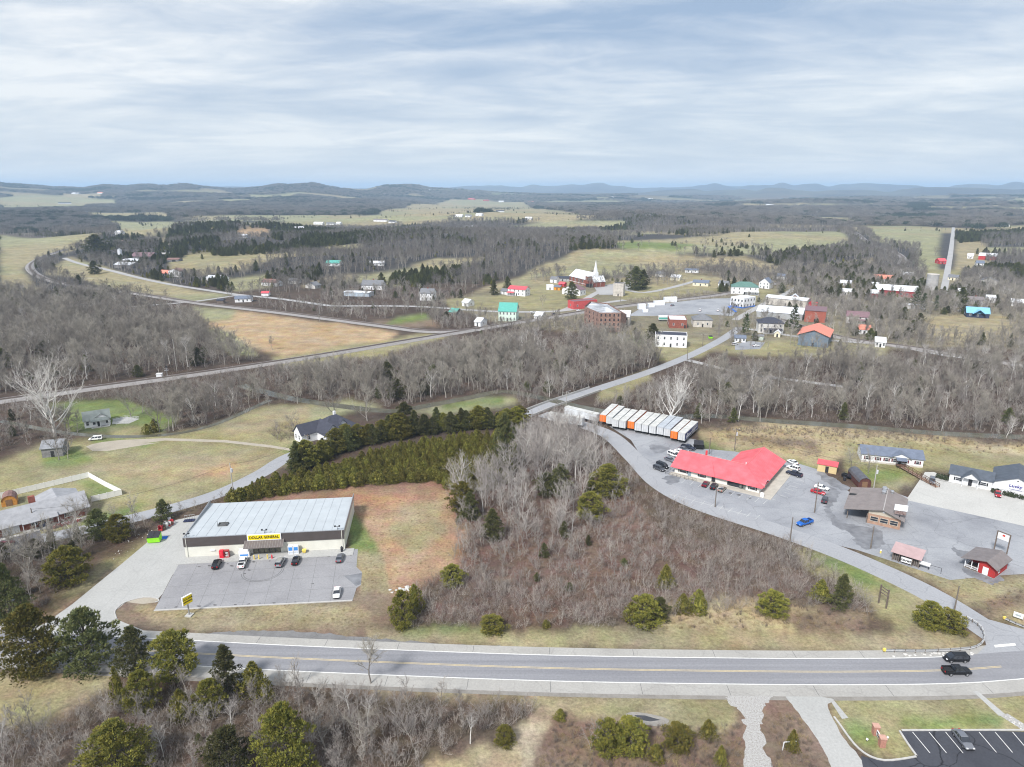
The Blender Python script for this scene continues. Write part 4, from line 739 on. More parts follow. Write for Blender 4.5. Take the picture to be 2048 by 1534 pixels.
RP = [[(-ov, -ov, z0), (w + ov, -ov, z0), (xr, D_ / 2, zr), (-ov, D_ / 2, zr)], [(w + ov, -ov, z0), (w + ov, V_ + ov, z0), (xr, V_ + ov, zr), (xr, D_ / 2, zr)], [(-ov, D_ / 2, zr), (xr, D_ / 2, zr), (w - W_ - ov, D_ + ov, z0), (-ov, D_ + ov, z0)], [(xr, D_ / 2, zr), (xr, V_ + ov, zr), (w - W_ - ov, V_ + ov, z0), (w - W_ - ov, D_ + ov, z0)]]
ro = None
for i, f in enumerate(RP):
    q = MB().slab(f, -.12).build('roof', RM, o); ro = ro or q
    e0, e1, t1, t0 = [Vector(p_) for p_ in f] if i < 2 else [Vector(f[3]), Vector(f[2]), Vector(f[1]), Vector(f[0])]   # standing seams from eave to ridge
    n_ = int((e1 - e0).length / .9); ax = 0 if i in (0, 2) else 1
    for k in range(1, n_):
        b_ = e0.lerp(e1, k / n_); lo_, hi_ = sorted((t0[ax], t1[ax])); c_ = min(max(b_[ax], lo_), hi_); full = (t0.z - e0.z)
        run = abs(t0[1 - ax] - e0[1 - ax]); fr = 1.0
        if abs(b_[ax] - c_) > 1e-6: fr = max(0.0, 1 - abs(b_[ax] - c_) / max(1e-6, abs(e1[ax] - t1[ax]) if abs(b_[ax] - e1[ax]) < abs(b_[ax] - e0[ax]) else abs(e0[ax] - t0[ax])))
        if fr < .08: continue
        tp = b_.copy(); tp[1 - ax] = b_[1 - ax] + (t0[1 - ax] - b_[1 - ax]) * fr; tp.z = b_.z + full * fr
        sd_ = Vector((.035, 0, 0)) if ax == 0 else Vector((0, .035, 0)); up_ = Vector((0, 0, .16))
        MB().quad(b_ - sd_ + up_, b_ + sd_ + up_, tp + sd_ + up_, tp - sd_ + up_).quad(b_ - sd_ + up_ * .7, b_ - sd_ + up_, tp - sd_ + up_, tp - sd_ + up_ * .7).quad(b_ + sd_ + up_, b_ + sd_ + up_ * .7, tp + sd_ + up_ * .7, tp + sd_ + up_).build('roof_seam', RM, q)
MB().cyl((-ov, D_ / 2, zr + .14), (xr, D_ / 2, zr + .14), .14, n=6).cyl((xr, D_ / 2, zr + .14), (xr, V_ + ov, zr + .14), .14, n=6).build('ridge_cap', M('ridge_pale_red', (0.66, 0.17, 0.18), .5, .1, 1), ro)
MB().cyl((w * .28, D_ / 2 + .6, zr - .4), (w * .28, D_ / 2 + .6, zr + 1.6), .35, n=8).build('flue', M('flue_red', (0.62, 0.06, 0.07), .5, .1, 1), ro); MB().cyl((w * .75, D_ / 2 + 1, zr - .5), (w * .75, D_ / 2 + 1, zr + .5), .15, n=6).build('vent_pipe', WHITE, ro)
# arched eyebrow over the side entrance
eb = MB(); n_ = 9
for i in range(n_):
    t0, t1 = math.pi * i / n_, math.pi * (i + 1) / n_
    q0 = (w + ov + .1, 3.2 - 2.4 * math.cos(t0), z0 - .3 + 1.7 * math.sin(t0)); q1 = (w + ov + .1, 3.2 - 2.4 * math.cos(t1), z0 - .3 + 1.7 * math.sin(t1)); eb.quad(q0, q1, (w - 2.4, q1[1], q1[2] + .15), (w - 2.4, q0[1], q0[2] + .15)); eb.quad(q0, q1, (q1[0], q1[1], q1[2] - .25), (q0[0], q0[1], q0[2] - .25), 1)
eb.build('eyebrow_roof', [RM, WHITE], ro)
SH = M('black_shutter', (0.02, 0.022, 0.022), .6, .2, 2)
for fx, ww in ((.105, 2.2), (.335, 1.6), (.925, 1.6)): window(o, w * fx, -.03, .7, ww, 1.5, 0, WHITE, SH)
window(o, w * .73, -.03, .4, 4.0, 1.9, 0, DARK, SH)
for fx, mm in ((.185, M('grey_blue_door', (.22, .29, .34), .5, .1, 1)), (.475, DARK), (.80, M('glass_door', (.16, .18, .17), .2, .3, 2)), (.828, M('glass_door', (.16, .18, .17)))): door(o, w * fx, -.03, .1, 1.15, 2.3, 0, mm)
for yy in (4.5, 9, 13, 17, 21): window(o, w + .03, yy, .6, 1.5, 1.6, 90, DARK)
pv = MB().box(-1.0, w + 4.2, -2.6, -.02, -.05, .12).box(w + .02, w + 4.2, -.02, V_ + 1, -.05, .12).build('plaza_pavement', M('tan_pavement', (.44, .41, .36), .85, .12, .5), None, (a.x, a.y, 0), rz); tag(pv, kind='structure')
def railing(nm, label, pts, zt_=1.05, mat=DARK, cat='railing'):
    r_ = empty(nm, pts[0], 0, label, cat); b0 = pts[0]
    for i in range(len(pts) - 1):
        p, q = pts[i] - b0, pts[i + 1] - b0; L_ = (q - p).length; n = max(2, int(L_ / 1.2) + 1)
        MB().cyl((p.x, p.y, zt_), (q.x, q.y, zt_), .04, n=5).cyl((p.x, p.y, .45), (q.x, q.y, .45), .03, n=5).build('rail', mat, r_)
        for k in range(n): c = p.lerp(q, k / (n - 1)); MB().cyl((c.x, c.y, 0), (c.x, c.y, zt_), .035, n=5).build('post', mat, r_)
    return r_
railing('ramp_railing', 'black ramp railing at the corner of the red-roofed plaza', [local(a, rz, -2.0, 3.0), local(a, rz, -2.0, -2.9), local(a, rz, 8.5, -2.9)])
o = empty('menu_board', local(a, rz, w + 1.5, -2.0), rz, 'white sandwich board on the plaza corner pavement', 'sign'); o.location.z = .12; MB().slab([(-.5, -.4, 0), (.5, -.4, 0), (.5, 0, 1.4), (-.5, 0, 1.4)], .06).build('board', WHITE, o); MB().slab([(-.5, .4, 0), (.5, .4, 0), (.5, .06, 1.36), (-.5, .06, 1.36)], .06).build('board', WHITE, o)
# ---------------------------------------------------------------- restaurant with brown roof
a, b, w, rz, z = frame_of((1692, 1036), (1799, 1060)); bk = G(1816, 1020); d = (bk - b).length; h = 3.0; rise = 2.0; cx = .40 * w
o = empty('roadside_restaurant', (a.x, a.y, 0), rz, 'low restaurant with brown shingle roof and covered drive-through bay', 'restaurant'); footprint(a, rz, 0, w, 0, d)
TANB = M('tan_brick', (0.37, 0.235, 0.17), .85, .2, 1.2); m = MB(); m.box(cx, w, 0, d, -.2, h); m.build('wall', TANB, o); xr = .66 * w
SHG = M('tan_gable', (0.48, 0.43, 0.35), .8, .08, 1)
MB().poly([(cx, -.02, h), (w, -.02, h), (w, -.02, h + .1), (xr, -.02, h + rise), (cx, -.02, h + rise * (1 - (xr - cx) / (xr + .8)))]).poly([(w, d, h), (cx, d, h), (xr, d, h + rise)]).build('gable_wall', SHG, o)
ro = MB().slab([(-.9, -1.0, h), (xr, -1.0, h + rise), (xr, d + .8, h + rise), (-.9, d + .8, h)], -.15).slab([(xr, -1.0, h + rise), (w + .9, -1.0, h - .1), (w + .9, d + .8, h - .1), (xr, d + .8, h + rise)], -.15).build('roof', M('restaurant_shingle', (0.215, 0.19, 0.185), .85, .12, .6), o)
MB().box(xr - .12, xr + .12, -1.0, d + .8, h + rise + .12, h + rise + .2).build('ridge_cap', M('ridge_grey', (.36, .34, .33), .8, .1, 1), ro)
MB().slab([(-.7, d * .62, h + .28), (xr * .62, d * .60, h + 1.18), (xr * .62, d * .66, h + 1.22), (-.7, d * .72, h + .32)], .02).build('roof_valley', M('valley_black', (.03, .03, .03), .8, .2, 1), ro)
for i, (fx, fy, s_) in enumerate(((.60, .93, 1), (.605, .84, .8), (.60, .75, .9), (.75, .9, .7))):
    zz = h + rise * (1 - abs(fx * w - xr) / xr); q = MB(); q.cyl((fx * w, fy * d, zz - .4), (fx * w, fy * d, zz + .9 * s_), .5 * s_, n=8); q.cyl((fx * w, fy * d, zz + .9 * s_), (fx * w, fy * d, zz + 1.25 * s_), .75 * s_, .6 * s_, n=8); q.build('exhaust_fan', METAL, ro)
for i in range(4): MB().box(-.12, .12, -.12, .12, 0, h - .2).build('post', WOOD, o, (.2 + (cx - .4) * (i % 2), .1 + (d - 2) * (i // 2), 0))
for i in range(3): window(o, cx + (w - cx) * (.2 + .3 * i), -.03, 1.0, (w - cx) * .23, 1.25, 0, M('pale_trim', (.55, .5, .42), .7, .1, 1))
for i in range(3): window(o, w + .03, d * (.2 + .3 * i), 1.0, 1.6, 1.2, 90)
door(o, cx - .03, d * .4, .1, 1.1, 2.2, -90); MB().box(w * .655, w * .69, -.08, -.03, h + .9, h + 1.35).build('gable_vent', WHITE, o)
p = G(1795, 1058); q = empty('restaurant_sign', p, rad(-20), 'pole sign with white and dark panels in front of the restaurant', 'sign'); zt = ZAT(p, 1014); MB().cyl((0, 0, 0), (0, 0, zt), .12, n=6).build('pole', DARK, q); MB().box(-1.6, 1.6, -.15, .15, zt - 1.1, zt + .6).build('sign_panel', WHITE, q); MB().box(-1.4, 1.4, -.15, .15, zt - 2.2, zt - 1.25).build('name_panel', M('sign_dark', (.09, .03, .03), .5, .3, 2, col2=(.35, .3, .28)), q)
# ---------------------------------------------------------------- doublewide with ramp
a, b, w, rz, z = frame_of((1722, 923), (1845, 936))
o = house('mobile_home', 'long white mobile home with slate roof and timber ramp', (1722, 923), (1845, 936), h=3.0, d=8.2, rise=1.7, wall=mt('white_vinyl', (.74, .75, .77), .6, .05), rm=R_SLATE, wins=(0, 1), cat='mobile home', doorx=.63, shutter=None)
MSH = M('maroon_shutter', (.13, .03, .04), .6, .2, 2)
for fx in (.09, .27, .41, .54, .72, .91): window(o, w * fx, -.03, 1.1, .9, 1.1, 0, WHITE, MSH)
pr = gable_roof(6.0, 3.0, 3.0, 1.4, .3, 'y'); pr.build('porch_gable', R_SLATE, o, (w * .63 - 3.0, -.6, 0)); MB().poly([(0, 0, 3.0), (6, 0, 3.0), (3, 0, 4.35)]).build('gable_wall', WHITE, o, (w * .63 - 3.0, -.62, 0)); MB().slab([(-1.6, -2.2, 2.6), (1.6, -2.2, 2.6), (1.6, 0, 3.0), (-1.6, 0, 3.0)], -.1).build('porch_roof', R_SLATE, o, (w * .63, -.65, 0))
MB().box(0, w, -.06, -.01, -.1, .55).build('skirting_panel', STONEW, o)
rp = empty('access_ramp', (a.x, a.y, 0), rz, 'long brown timber wheelchair ramp sloping down from the mobile home', 'ramp')
p0 = Vector((w * .63, -3.0, 0)); p1 = p0 + Vector((7.5, -13.0, 0)); dd = (p1 - p0).normalized(); nn = Vector((-dd.y, dd.x, 0)) * .75; RW = M('ramp_timber', (.12, .065, .045), .85, .25, 2)
MB().box(p0.x - 1.4, p0.x + 1.4, -2.9, -.7, .75, .9).build('landing', RW, rp)
MB().add([tuple(p0 - nn + Vector((0, 0, .8))), tuple(p0 + nn + Vector((0, 0, .8))), tuple(p1 + nn + Vector((0, 0, .06))), tuple(p1 - nn + Vector((0, 0, .06)))], [(0, 1, 2, 3)]).build('deck', M('deck_boards', (.30, .2, .15), .85, .2, 2), rp)
for s in (-1, 1):
    e0, e1 = p0 + nn * s, p1 + nn * s
    MB().cyl((e0.x, e0.y, 1.85), (e1.x, e1.y, 1.1), .09, n=5).cyl((e0.x, e0.y, 1.35), (e1.x, e1.y, .6), .07, n=5).build('handrail', RW, rp)
    for k in range(9): c = e0.lerp(e1, k / 8); zk = 1.85 - .75 * k / 8; MB().box(c.x - .07, c.x + .07, c.y - .07, c.y + .07, 0, zk).build('post', RW, rp)
# ---------------------------------------------------------------- white L building
o = house('white_annex', 'white clapboard office wing with charcoal roof and gabled porch', (1897, 963.5), (1982, 981), h=3.0, d=7.5, rise=1.6, wall=mt('white_vinyl', (.7, .7, .7)), rm=mt('charcoal_blue_shingle', (.085, .10, .125)), wins=(0, 1), doorx=.5, cat='building')
a, b, w, rz, z = frame_of((1897, 963.5), (1982, 981)); RL = MATS['charcoal_blue_shingle']
for fx in (.22, .80): window(o, w * fx, -.03, 1.1, 1.5, 1.0, 0, WHITE, SH)
gable_roof(4.6, 3.2, 2.9, 1.9, .4, 'y').build('porch_gable', RL, o, (w * .5 - 2.3, -1.6, 0)); MB().poly([(0, 0, 2.9), (4.6, 0, 2.9), (2.3, 0, 4.7)]).box(.2, .4, 0, .2, 0, 2.9).box(4.2, 4.4, 0, .2, 0, 2.9).build('porch_front', WHITE, o, (w * .5 - 2.3, -1.6, 0))
o2 = house('lettered_hall', 'white gabled hall with blue lettering joined to the office wing', (1982.5, 981), (2078, 1001), h=3.1, d=13.5, rise=2.6, ridge='y', wall=MATS['white_vinyl'], rm=RL, wins=(0, 3), doorx=.85, cat='building')
a2, b2, w2, rz2, z2 = frame_of((1982.5, 981), (2078, 1001)); lettering('Lucky', o2, (w2 * .48, -.06, 2.9), 1.3, mat=M('navy_letter', (.025, .02, .22), .5, .1, 1)); MB().box(w2 * .49, w2 * .52, -.1, -.03, 4.5, 4.8).build('gable_vent', DARK, o2); MB().box(w2 * .36, w2 * .62, -.08, -.04, 1.75, 1.85).build('underline', MATS['navy_letter'], o2)
# ---------------------------------------------------------------- red cabin, sign shed
a, b, w, rz, z = frame_of((1927, 1134), (1988, 1158)); bk = G(2012, 1138); d = (bk - b).length; h = 2.5; px = .47 * w; xr = .72 * w; rise = 1.5
o = empty('red_cabin', (a.x, a.y, 0), rz, 'small red board cabin with grey roof and white porch railing', 'cabin'); footprint(a, rz, 0, w, 0, d)
REDC = M('red_boards', (0.40, 0.035, 0.035), .7, .12, 1.5, wave=('X', 4), bump=.3); m = MB(); m.box(px, w, 0, d, .15, h); m.box(0, px, d * .55, d, .15, h); m.poly([(px, 0, h), (w, 0, h), (xr, 0, h + rise - .1), (px, 0, h + .9)]); m.poly([(w, d, h), (0, d, h), (xr, d, h + rise - .1)]); m.build('wall', REDC, o)
MB().slab([(-.7, -.9, h), (xr, -.9, h + rise), (xr, d + .6, h + rise), (-.7, d + .6, h)], -.14).slab([(xr, -.9, h + rise), (w + .6, -.9, h + .1), (w + .6, d + .6, h + .1), (xr, d + .6, h + rise)], -.14).build('roof', R_BROWN, o)
MB().box(0, px, 0, d * .55, .05, .25).build('porch_floor', WOOD, o); door(o, px + (w - px) * .42, -.03, .15, 1.2, 2.0, 0, WHITE); window(o, w + .03, d * .3, 1.0, .7, 1.0, 90); MB().box(0, w, -.02, d, -.1, .05).build('footing', CONC, o)
for k in range(3): MB().box(-.08, .08, -.08, .08, .25, h).build('post', WHITE, o, (.15 + (px - .3) * k / 2, .1, 0))
MB().box(.1, px - .05, .05, .13, .95, 1.05).box(.1, px - .05, .05, .13, .4, .48).build('rail', WHITE, o)
for k in range(12): MB().box(-.03, .03, .06, .12, .48, .95).build('baluster', WHITE, o, (.3 + (px - .5) * k / 11, 0, 0))
MB().box(.05, .13, .1, d * .55, .95, 1.05).box(.05, .13, .1, d * .55, .4, .48).build('rail', WHITE, o)
a, b, w, rz, z = frame_of((1783, 1120), (1837, 1137)); d = 3.6; h = 2.2
o = empty('roadside_shed', (a.x, a.y, 0), rz, 'dark timber shed with pinkish tin roof and white sign board', 'shed'); footprint(a, rz, 0, w, 0, d)
DKT = M('dark_boards', (.055, .048, .045), .9, .3, 2); MB().box(0, w, .6, d, -.1, h + .3).build('wall', DKT, o); n_ = 14
for k in range(n_): MB().box(w * k / n_, w * (k + .62) / n_, .52, .6, 0, h + .2).build('plank', M('grey_plank', (.17, .15, .14), .9, .25, 2), o)
MB().slab([(-.4, -.5, h + .2), (w + .4, -.5, h + .2), (w + .4, d + .4, h + 1.15), (-.4, d + .4, h + 1.15)], -.1).build('roof', M('pink_tin', (.42, .30, .30), .6, .1, .6), o)
for k in range(5): MB().box(-.08, .08, -.08, .08, 0, h + .2).build('post', WOOD, o, (.1 + (w - .2) * k / 4, 0, 0))
sb = MB().box(w * .34, w * .72, -.22, -.12, .55, 1.85).build('sign_board', WHITE, o); lettering('Storage', sb, (w * .53, -.24, 1.2), .95)
p = G(1848, 1137); q = empty('white_tank', p, rz, 'white tank on a pipe stand beside the sign shed', 'tank'); MB().cyl((-1.2, 0, 1.3), (1.2, 0, 1.3), .5, n=10).build('body', WHITE, q); MB().cyl((-.9, 0, 0), (-.9, 0, 1), .08, n=5).cyl((.9, 0, 0), (.9, 0, 1), .08, n=5).cyl((1.2, 0, 1.4), (3.6, 0, 1.5), .05, n=5).cyl((3.6, 0, 0), (3.6, 0, 1.5), .05, n=5).build('stand', DARK, q)
p = G(1761, 1106); q = empty('hydrant', p, 0, 'small yellow and white fire hydrant by the side road', 'hydrant'); MB().cyl((0, 0, 0), (0, 0, .75), .2, .18, n=8).build('barrel', YEL, q); MB().cyl((0, 0, .75), (0, 0, 1.0), .22, .08, n=8).build('cap', WHITE, q)
# billboard frame and timber sign frames
a_, b_ = G(1987, 1104), G(2012, 1114); q = empty('tall_sign_frame', a_, math.atan2(b_.y - a_.y, b_.x - a_.x), 'tall two-post sign frame with white panel behind the red cabin', 'sign'); L_ = (b_ - a_).length; zt = ZAT(a_, 1061)
for x in (0, L_): MB().box(-.12, .12, -.12, .12, 0, zt).build('post', WOOD, q, (x, 0, 0))
MB().box(0, L_, -.1, .1, zt - .15, zt + .05).build('crossbar', WOOD, q); MB().box(.15, L_ - .15, -.06, .06, zt - 2.0, zt - .25).build('sign_panel', WHITE, q); MB().box(L_ * .42, L_ * .62, -.1, -.062, zt - 1.0, zt - .55).build('emblem', M('emblem_red', (.55, .05, .03), .5, .2, 1), q)
a_, b_ = G(1757, 1206), G(1772, 1217); q = empty('timber_sign_frame', a_, math.atan2(b_.y - a_.y, b_.x - a_.x), 'grey two-post timber sign frame in the grass triangle', 'sign'); L_ = (b_ - a_).length; zt = ZAT(a_, 1169)
for x in (0, L_): MB().box(-.13, .13, -.13, .13, 0, zt).build('post', WOOD, q, (x, 0, 0))
for zz in (.62, .78, .92): MB().box(0, L_, -.05, .05, zt * zz - .1, zt * zz + .1).build('crossbar', WOOD, q)
a_, b_ = G(2025, 1236), G(2045, 1243); q = empty('banner_sign', a_, math.atan2(b_.y - a_.y, b_.x - a_.x), 'white banner board beside the guardrail at the junction', 'sign'); L_ = (b_ - a_).length; MB().box(0, L_, -.04, .04, .5, 1.7).build('board', WHITE, q)
for x in (.1, L_ - .1): MB().box(-.06, .06, .05, .13, 0, 1.7).build('post', WOOD, q, (x, 0, 0))
MB().box(L_ * .2, L_ * .75, -.06, -.042, .9, 1.3).build('mark', M('faint_print', (.35, .4, .42), .7, .3, 2), q)
a_, b_ = G(1763, 1492), G(1750, 1468); q = empty('brick_entrance_sign', a_, math.atan2(b_.y - a_.y, b_.x - a_.x), 'white entrance sign hung between two brick piers', 'sign'); L_ = (b_ - a_).length
PINKB = M('pink_brick', (.40, .20, .155), .85, .22, 2.5)
for x in (0, L_): c_ = MB().box(-.45, .45, -.45, .45, 0, 1.7).build('pier', PINKB, q, (x, 0, 0)); MB().box(-.55, .55, -.55, .55, 1.7, 1.85).build('cap', M('pier_cap', (.5, .3, .24), .8, .15, 2), c_)
pn = MB().box(.5, L_ - .5, -.08, .08, .4, 1.35).build('sign_panel', WHITE, q); MB().box(L_ * .25, L_ * .75, -.11, -.082, .95, 1.2).box(L_ * .3, L_ * .7, -.11, -.082, .6, .78).box(L_ * .25, L_ * .75, .082, .11, .95, 1.2).box(L_ * .3, L_ * .7, .082, .11, .6, .78).build('mark', BLACK, pn)
for px_, py__ in ((1733, 1482), (1774, 1478)): p = G(px_, py__); q = empty('ground_lamp', p, 0, 'small white spotlight on the lawn %s' % ('before the entrance sign' if px_ < 1750 else 'behind the entrance sign'), 'lamp'); MB().cyl((0, 0, 0), (0, 0, .2), .05, n=5).build('stake', DARK, q); MB().cyl((0, 0, .2), (.2, .1, .45), .16, .2, n=7).build('head', WHITE, q)
p = G(1565, 1500); q = empty('pipe_stand', p, 0, 'bent white pipe standing by a small cedar', 'pipe'); MB().cyl((0, 0, 0), (.1, 0, 1.6), .09, n=6).build('upright', WHITE, q); MB().cyl((.1, 0, 1.6), (2.2, .1, 1.7), .07, n=6).build('arm', WHITE, q)
# ---------------------------------------------------------------- brick ranch house, fence, sheds
a, b, w, rz, z = frame_of((-70, 1094), (175, 1029))
RANR = mt('ranch_grey_shingle', (.30, .305, .325))
o = house('ranch_house', 'long red brick ranch house with grey shingle roof and white garage door', (-70, 1094), (175, 1029), h=2.9, d=9.5, rise=2.6, wall=BRICK, rm=RANR, wins=(0, 1), doorx=.62, porch=(.45, .75, 2.0, RANR), over=.9)
for fx in (.55, .68, .83, .87): window(o, w * fx, -.03, 1.0, 1.3, 1.2, 0)
MB().box(w * .29, w * .43, -.08, -.02, 0, 2.3).build('garage_door', WHITE, o); MB().box(w * .585, w * .665, -.9, -.3, .2, 1.1).build('porch_bench', M('bench_blue', (.06, .08, .15), .6, .2, 1), o); MB().box(w * .6, w * .612, 10.4, 10.8, 4.2, 4.3).build('vent', METAL, o)
gable_roof(11, 8, 2.7, 1.7, .4, 'y').build('rear_roof', RANR, o, (w * .60, 7.5, 0)); MB().box(.3, 10.7, 0, 7.6, -.3, 2.7).build('rear_wall', BRICK, o, (w * .60, 9.4, 0))
mb = MB(); mb.box(w * .56, w * .56 + 1.6, 8.0, 9.0, 2, 6.3); mb.build('chimney', BRICK, o); MB().box(w * .25, w, -2.2, -.9, -.05, .06).build('walk', CONC, o)
RSB = M('red_leaf', (.16, .035, .03), .8, .3, 3)
def bush_mesh(nm, m_, r=.5, n=60, seed=1, hz_=.8, leaf=.16):
    R_ = random.Random(seed); q = MB()
    for i in range(n):
        t0 = R_.random() * 6.283; cz = R_.random() ** .7; rr = r * math.sqrt(max(0.05, 1 - (cz - .35) ** 2)) * (.75 + .35 * R_.random()); c = Vector((rr * math.cos(t0), rr * math.sin(t0), cz * hz_ * 2 * r * .8 + .05)); nv = (c - Vector((0, 0, hz_ * r * .5)) + Vector((R_.uniform(-.3, .3), R_.uniform(-.3, .3), R_.uniform(0, .5))) * r).normalized(); p1 = nv.orthogonal().normalized(); p2 = nv.cross(p1); s_ = leaf * R_.uniform(.7, 1.4); ang = R_.random() * 6.28; e = p1 * math.cos(ang) + p2 * math.sin(ang); f = nv.cross(e)
        q.add([c + e * s_, c - e * s_ * .5 + f * s_ * .8, c - e * s_ * .5 - f * s_ * .8 + nv * s_ * .3], [(0, 1, 2)])
    return q.mesh(nm, m_)
RB = bush_mesh('foliage', RSB, .5, 90, 3)
def shrub(label, group, pos, me_, s=1.0, stem_m=WOOD, nm='shrub', cat='shrub'):
    o_ = empty(nm, pos, RND.random() * 6, label, cat, group); o_.scale = (s, s, s); obj('foliage', me_, o_); MB().cyl((0, 0, 0), (0, 0, .4), .05, n=5).build('stem', stem_m, o_); return o_
for k in range(8): shrub('round dark red shrub in the bed before the ranch house porch', 'red shrubs before the ranch house', local(a, rz, w * (.66 + .035 * k), -3.0 - .4 * (k % 2)), RB, .9 + .25 * (k % 3))
EVB = bush_mesh('foliage', M('evergreen_leaf', (.035, .045, .02), .8, .3, 3), .6, 110, 8)
pa, pb = G(1990, 986), G(2046, 999)
for k in range(6): shrub('clipped dark evergreen shrub along the lettered hall wall', 'clipped shrubs along the lettered hall', pa.lerp(pb, [0, .12, .42, .58, .72, .98][k]) + Vector((0, .4, 0)), EVB, 1.5)
for k in range(3): shrub('dark evergreen shrub at the end of the office wing', 'shrubs at the office wing end', G(1878 + 8 * k, 956 + 2 * k), EVB, 1.7)
WF = [G(-60, 1012), G(0, 997.5), G(90, 976), G(178, 955), G(210, 973), G(244, 990), G(215, 997), G(183, 1004)]
q = empty('vinyl_fence', WF[0], 0, 'white vinyl privacy fence around the ranch house back yard', 'fence'); VF = M('white_vinyl_fence', (.78, .78, .76), .5, .05, 1); pan = {}
for i in range(len(WF) - 1):
    p_, r_ = WF[i], WF[i + 1]; L_ = (r_ - p_).length; n = max(1, round(L_ / 2.4)); ang = math.atan2(r_.y - p_.y, r_.x - p_.x)
    for k in range(n):
        c0 = p_.lerp(r_, k / n) - WF[0]; l_ = L_ / n
        MB().box(.06, l_ - .06, -.03, .03, .08, 1.75).box(.06, l_ - .06, -.05, .05, 1.75, 1.85).build('panel', VF, q, c0, ang); MB().box(-.07, .07, -.07, .07, 0, 1.98).build('post', VF, q, c0, ang)
def barrel_shed(nm, label, A, B, d, h, wm_, rm_, cat='shed'):
    a, b, w, rz, z = frame_of(A, B); o = empty(nm, (a.x, a.y, z), rz, label, cat); footprint(a, rz, 0, w, 0, d); pr_ = [(0, h), (w * .08, h + w * .20), (w * .26, h + w * .36), (w * .5, h + w * .42), (w * .74, h + w * .36), (w * .92, h + w * .20), (w, h)]
    m = MB(); m.box(0, w, 0, d, -.2, h); m.poly([(x, 0, z_) for x, z_ in reversed(pr_)]); m.poly([(x, d, z_) for x, z_ in pr_]); m.build('wall', wm_, o)
    r = MB()
    for i in range(6): (x0, z0), (x1, z1) = pr_[i], pr_[i + 1]; r.slab([(x0, -.2, z0), (x1, -.2, z1), (x1, d + .2, z1), (x0, d + .2, z0)], -.1)
    r.build('roof', rm_, o); MB().box(w * .28, w * .72, -.06, -.01, .1, h + .3).build('door', M(wm_.name + '_door', tuple(c * .8 for c in wm_.diffuse_color[:3]) if False else (.2, .12, .07), .8, .2, 2), o); return o
barrel_shed('garden_shed', 'orange timber barn shed with curved shingle roof behind the ranch house', (4, 1015), (35, 1009), 4.2, 1.7, M('orange_boards', (.48, .22, .05), .7, .2, 2), R_RUST)
barrel_shed('brown_barrel_shed', 'brown shed with dark curved metal roof near the restaurant', (1716, 976), (1741, 977), 9.0, 1.9, M('brown_boards', (.105, .045, .038), .8, .25, 2), M('dark_metal_roof', (.14, .14, .155), .4, .2, .8, metal=.4))
house('yellow_shed', 'cream box shed with red roof at the edge of the plaza lot', (1634, 942), (1672, 949), h=2.7, d=3.6, rise=.9, wall=mt('cream_yellow_boards', (.60, .47, .25), .7, .08), rm=R_RED, wins=(0, 0), cat='shed', over=.25)
# ---------------------------------------------------------------- cottage, barn, gabled farmhouse
a, b, w, rz, z = frame_of((170, 857), (222, 849))
o = house('white_cottage', 'small white cottage with grey-green roof and gabled dormer beyond the creek', (170, 857), (222, 849), h=2.9, d=9.0, rise=2.4, wall=WHITE, rm=mt('grey_green_shingle', (.20, .225, .215)), wins=(4, 2), doorx=.55, porch=(.25, .95, 2.0, None))
gable_roof(4.5, 4.0, 3.4, 1.3, .3, 'y').build('dormer_roof', MATS['grey_green_shingle'], o, (w * .42, .8, 0)); MB().poly([(0, 0, 3.3), (4.5, 0, 3.3), (2.25, 0, 4.6)]).build('dormer_wall', WHITE, o, (w * .42, .75, 0))
fa = [G(226, 842), G(250, 836), G(278, 838), G(255, 846), G(226, 850)]; railing('deck_railing', 'white rail around the pale terrace beside the cottage', fa, 1.0, WHITE); sheet('terrace', [(224, 848), (226, 838), (252, 833), (279, 838), (258, 847)], CONCB, 0.01)
o = house('field_barn', 'weathered grey tin-roofed barn standing under a bare tree', (85, 916), (127, 912), h=3.4, d=7, rise=1.8, wall=BARNW, rm=mt('dull_tin', (.26, .27, .29), .5, .3, .4), wins=(0, 0), cat='barn')
a, b, w, rz, z = frame_of((650, 886), (716, 868))
o = house('gabled_farmhouse', 'white two-winged farmhouse with steep charcoal roof beside the cedars', (650, 886), (716, 868), h=3.6, d=11, rise=4.2, roof='hip', wall=WHITE, rm=R_DARK, wins=(3, 2), doorx=.6, porch=(.45, 1.05, 2.4, R_DARK), over=.5)
gable_roof(6.2, 9, 3.6, 3.2, .4, 'y').build('wing_roof', R_DARK, o, (-.3, -1.5, 0)); walls(6.2, 9, 3.55, 3.1, 'y').build('wing_wall', WHITE, o, (-.3, -1.5, 0)); window(o, 1.6, -1.54, 1.1, .9, 1.6); window(o, 4.0, -1.54, 1.1, .9, 1.6)
gable_roof(8.5, 6.0, 3.4, 3.0, .4, 'x').build('wing_roof', R_DARK, o, (-6.4, 5.0, 0)); walls(8.5, 6, 3.35, 2.9, 'x').build('wing_wall', WHITE, o, (-6.4, 5.0, 0)); window(o, -6.44, 7, 1.1, .8, 1.6, -90); window(o, -6.44, 9.5, 1.1, .8, 1.6, -90); window(o, -3.5, 4.96, 1.1, .8, 1.6)
gable_roof(2.6, 3.0, 5.3, 1.5, .25, 'y').build('dormer_roof', R_DARK, o, (w * .52, 1.2, 0)); walls(2.6, 2.6, 5.3, 1.4, 'y', 3.6).build('dormer_wall', WHITE, o, (w * .52, 1.3, 0)); window(o, w * .52 + 1.3, 1.26, 4.2, .7, .9); MB().box(w * .55, w * .55 + .8, 6, 6.8, 5, 9.0).build('chimney', WHITE, o)
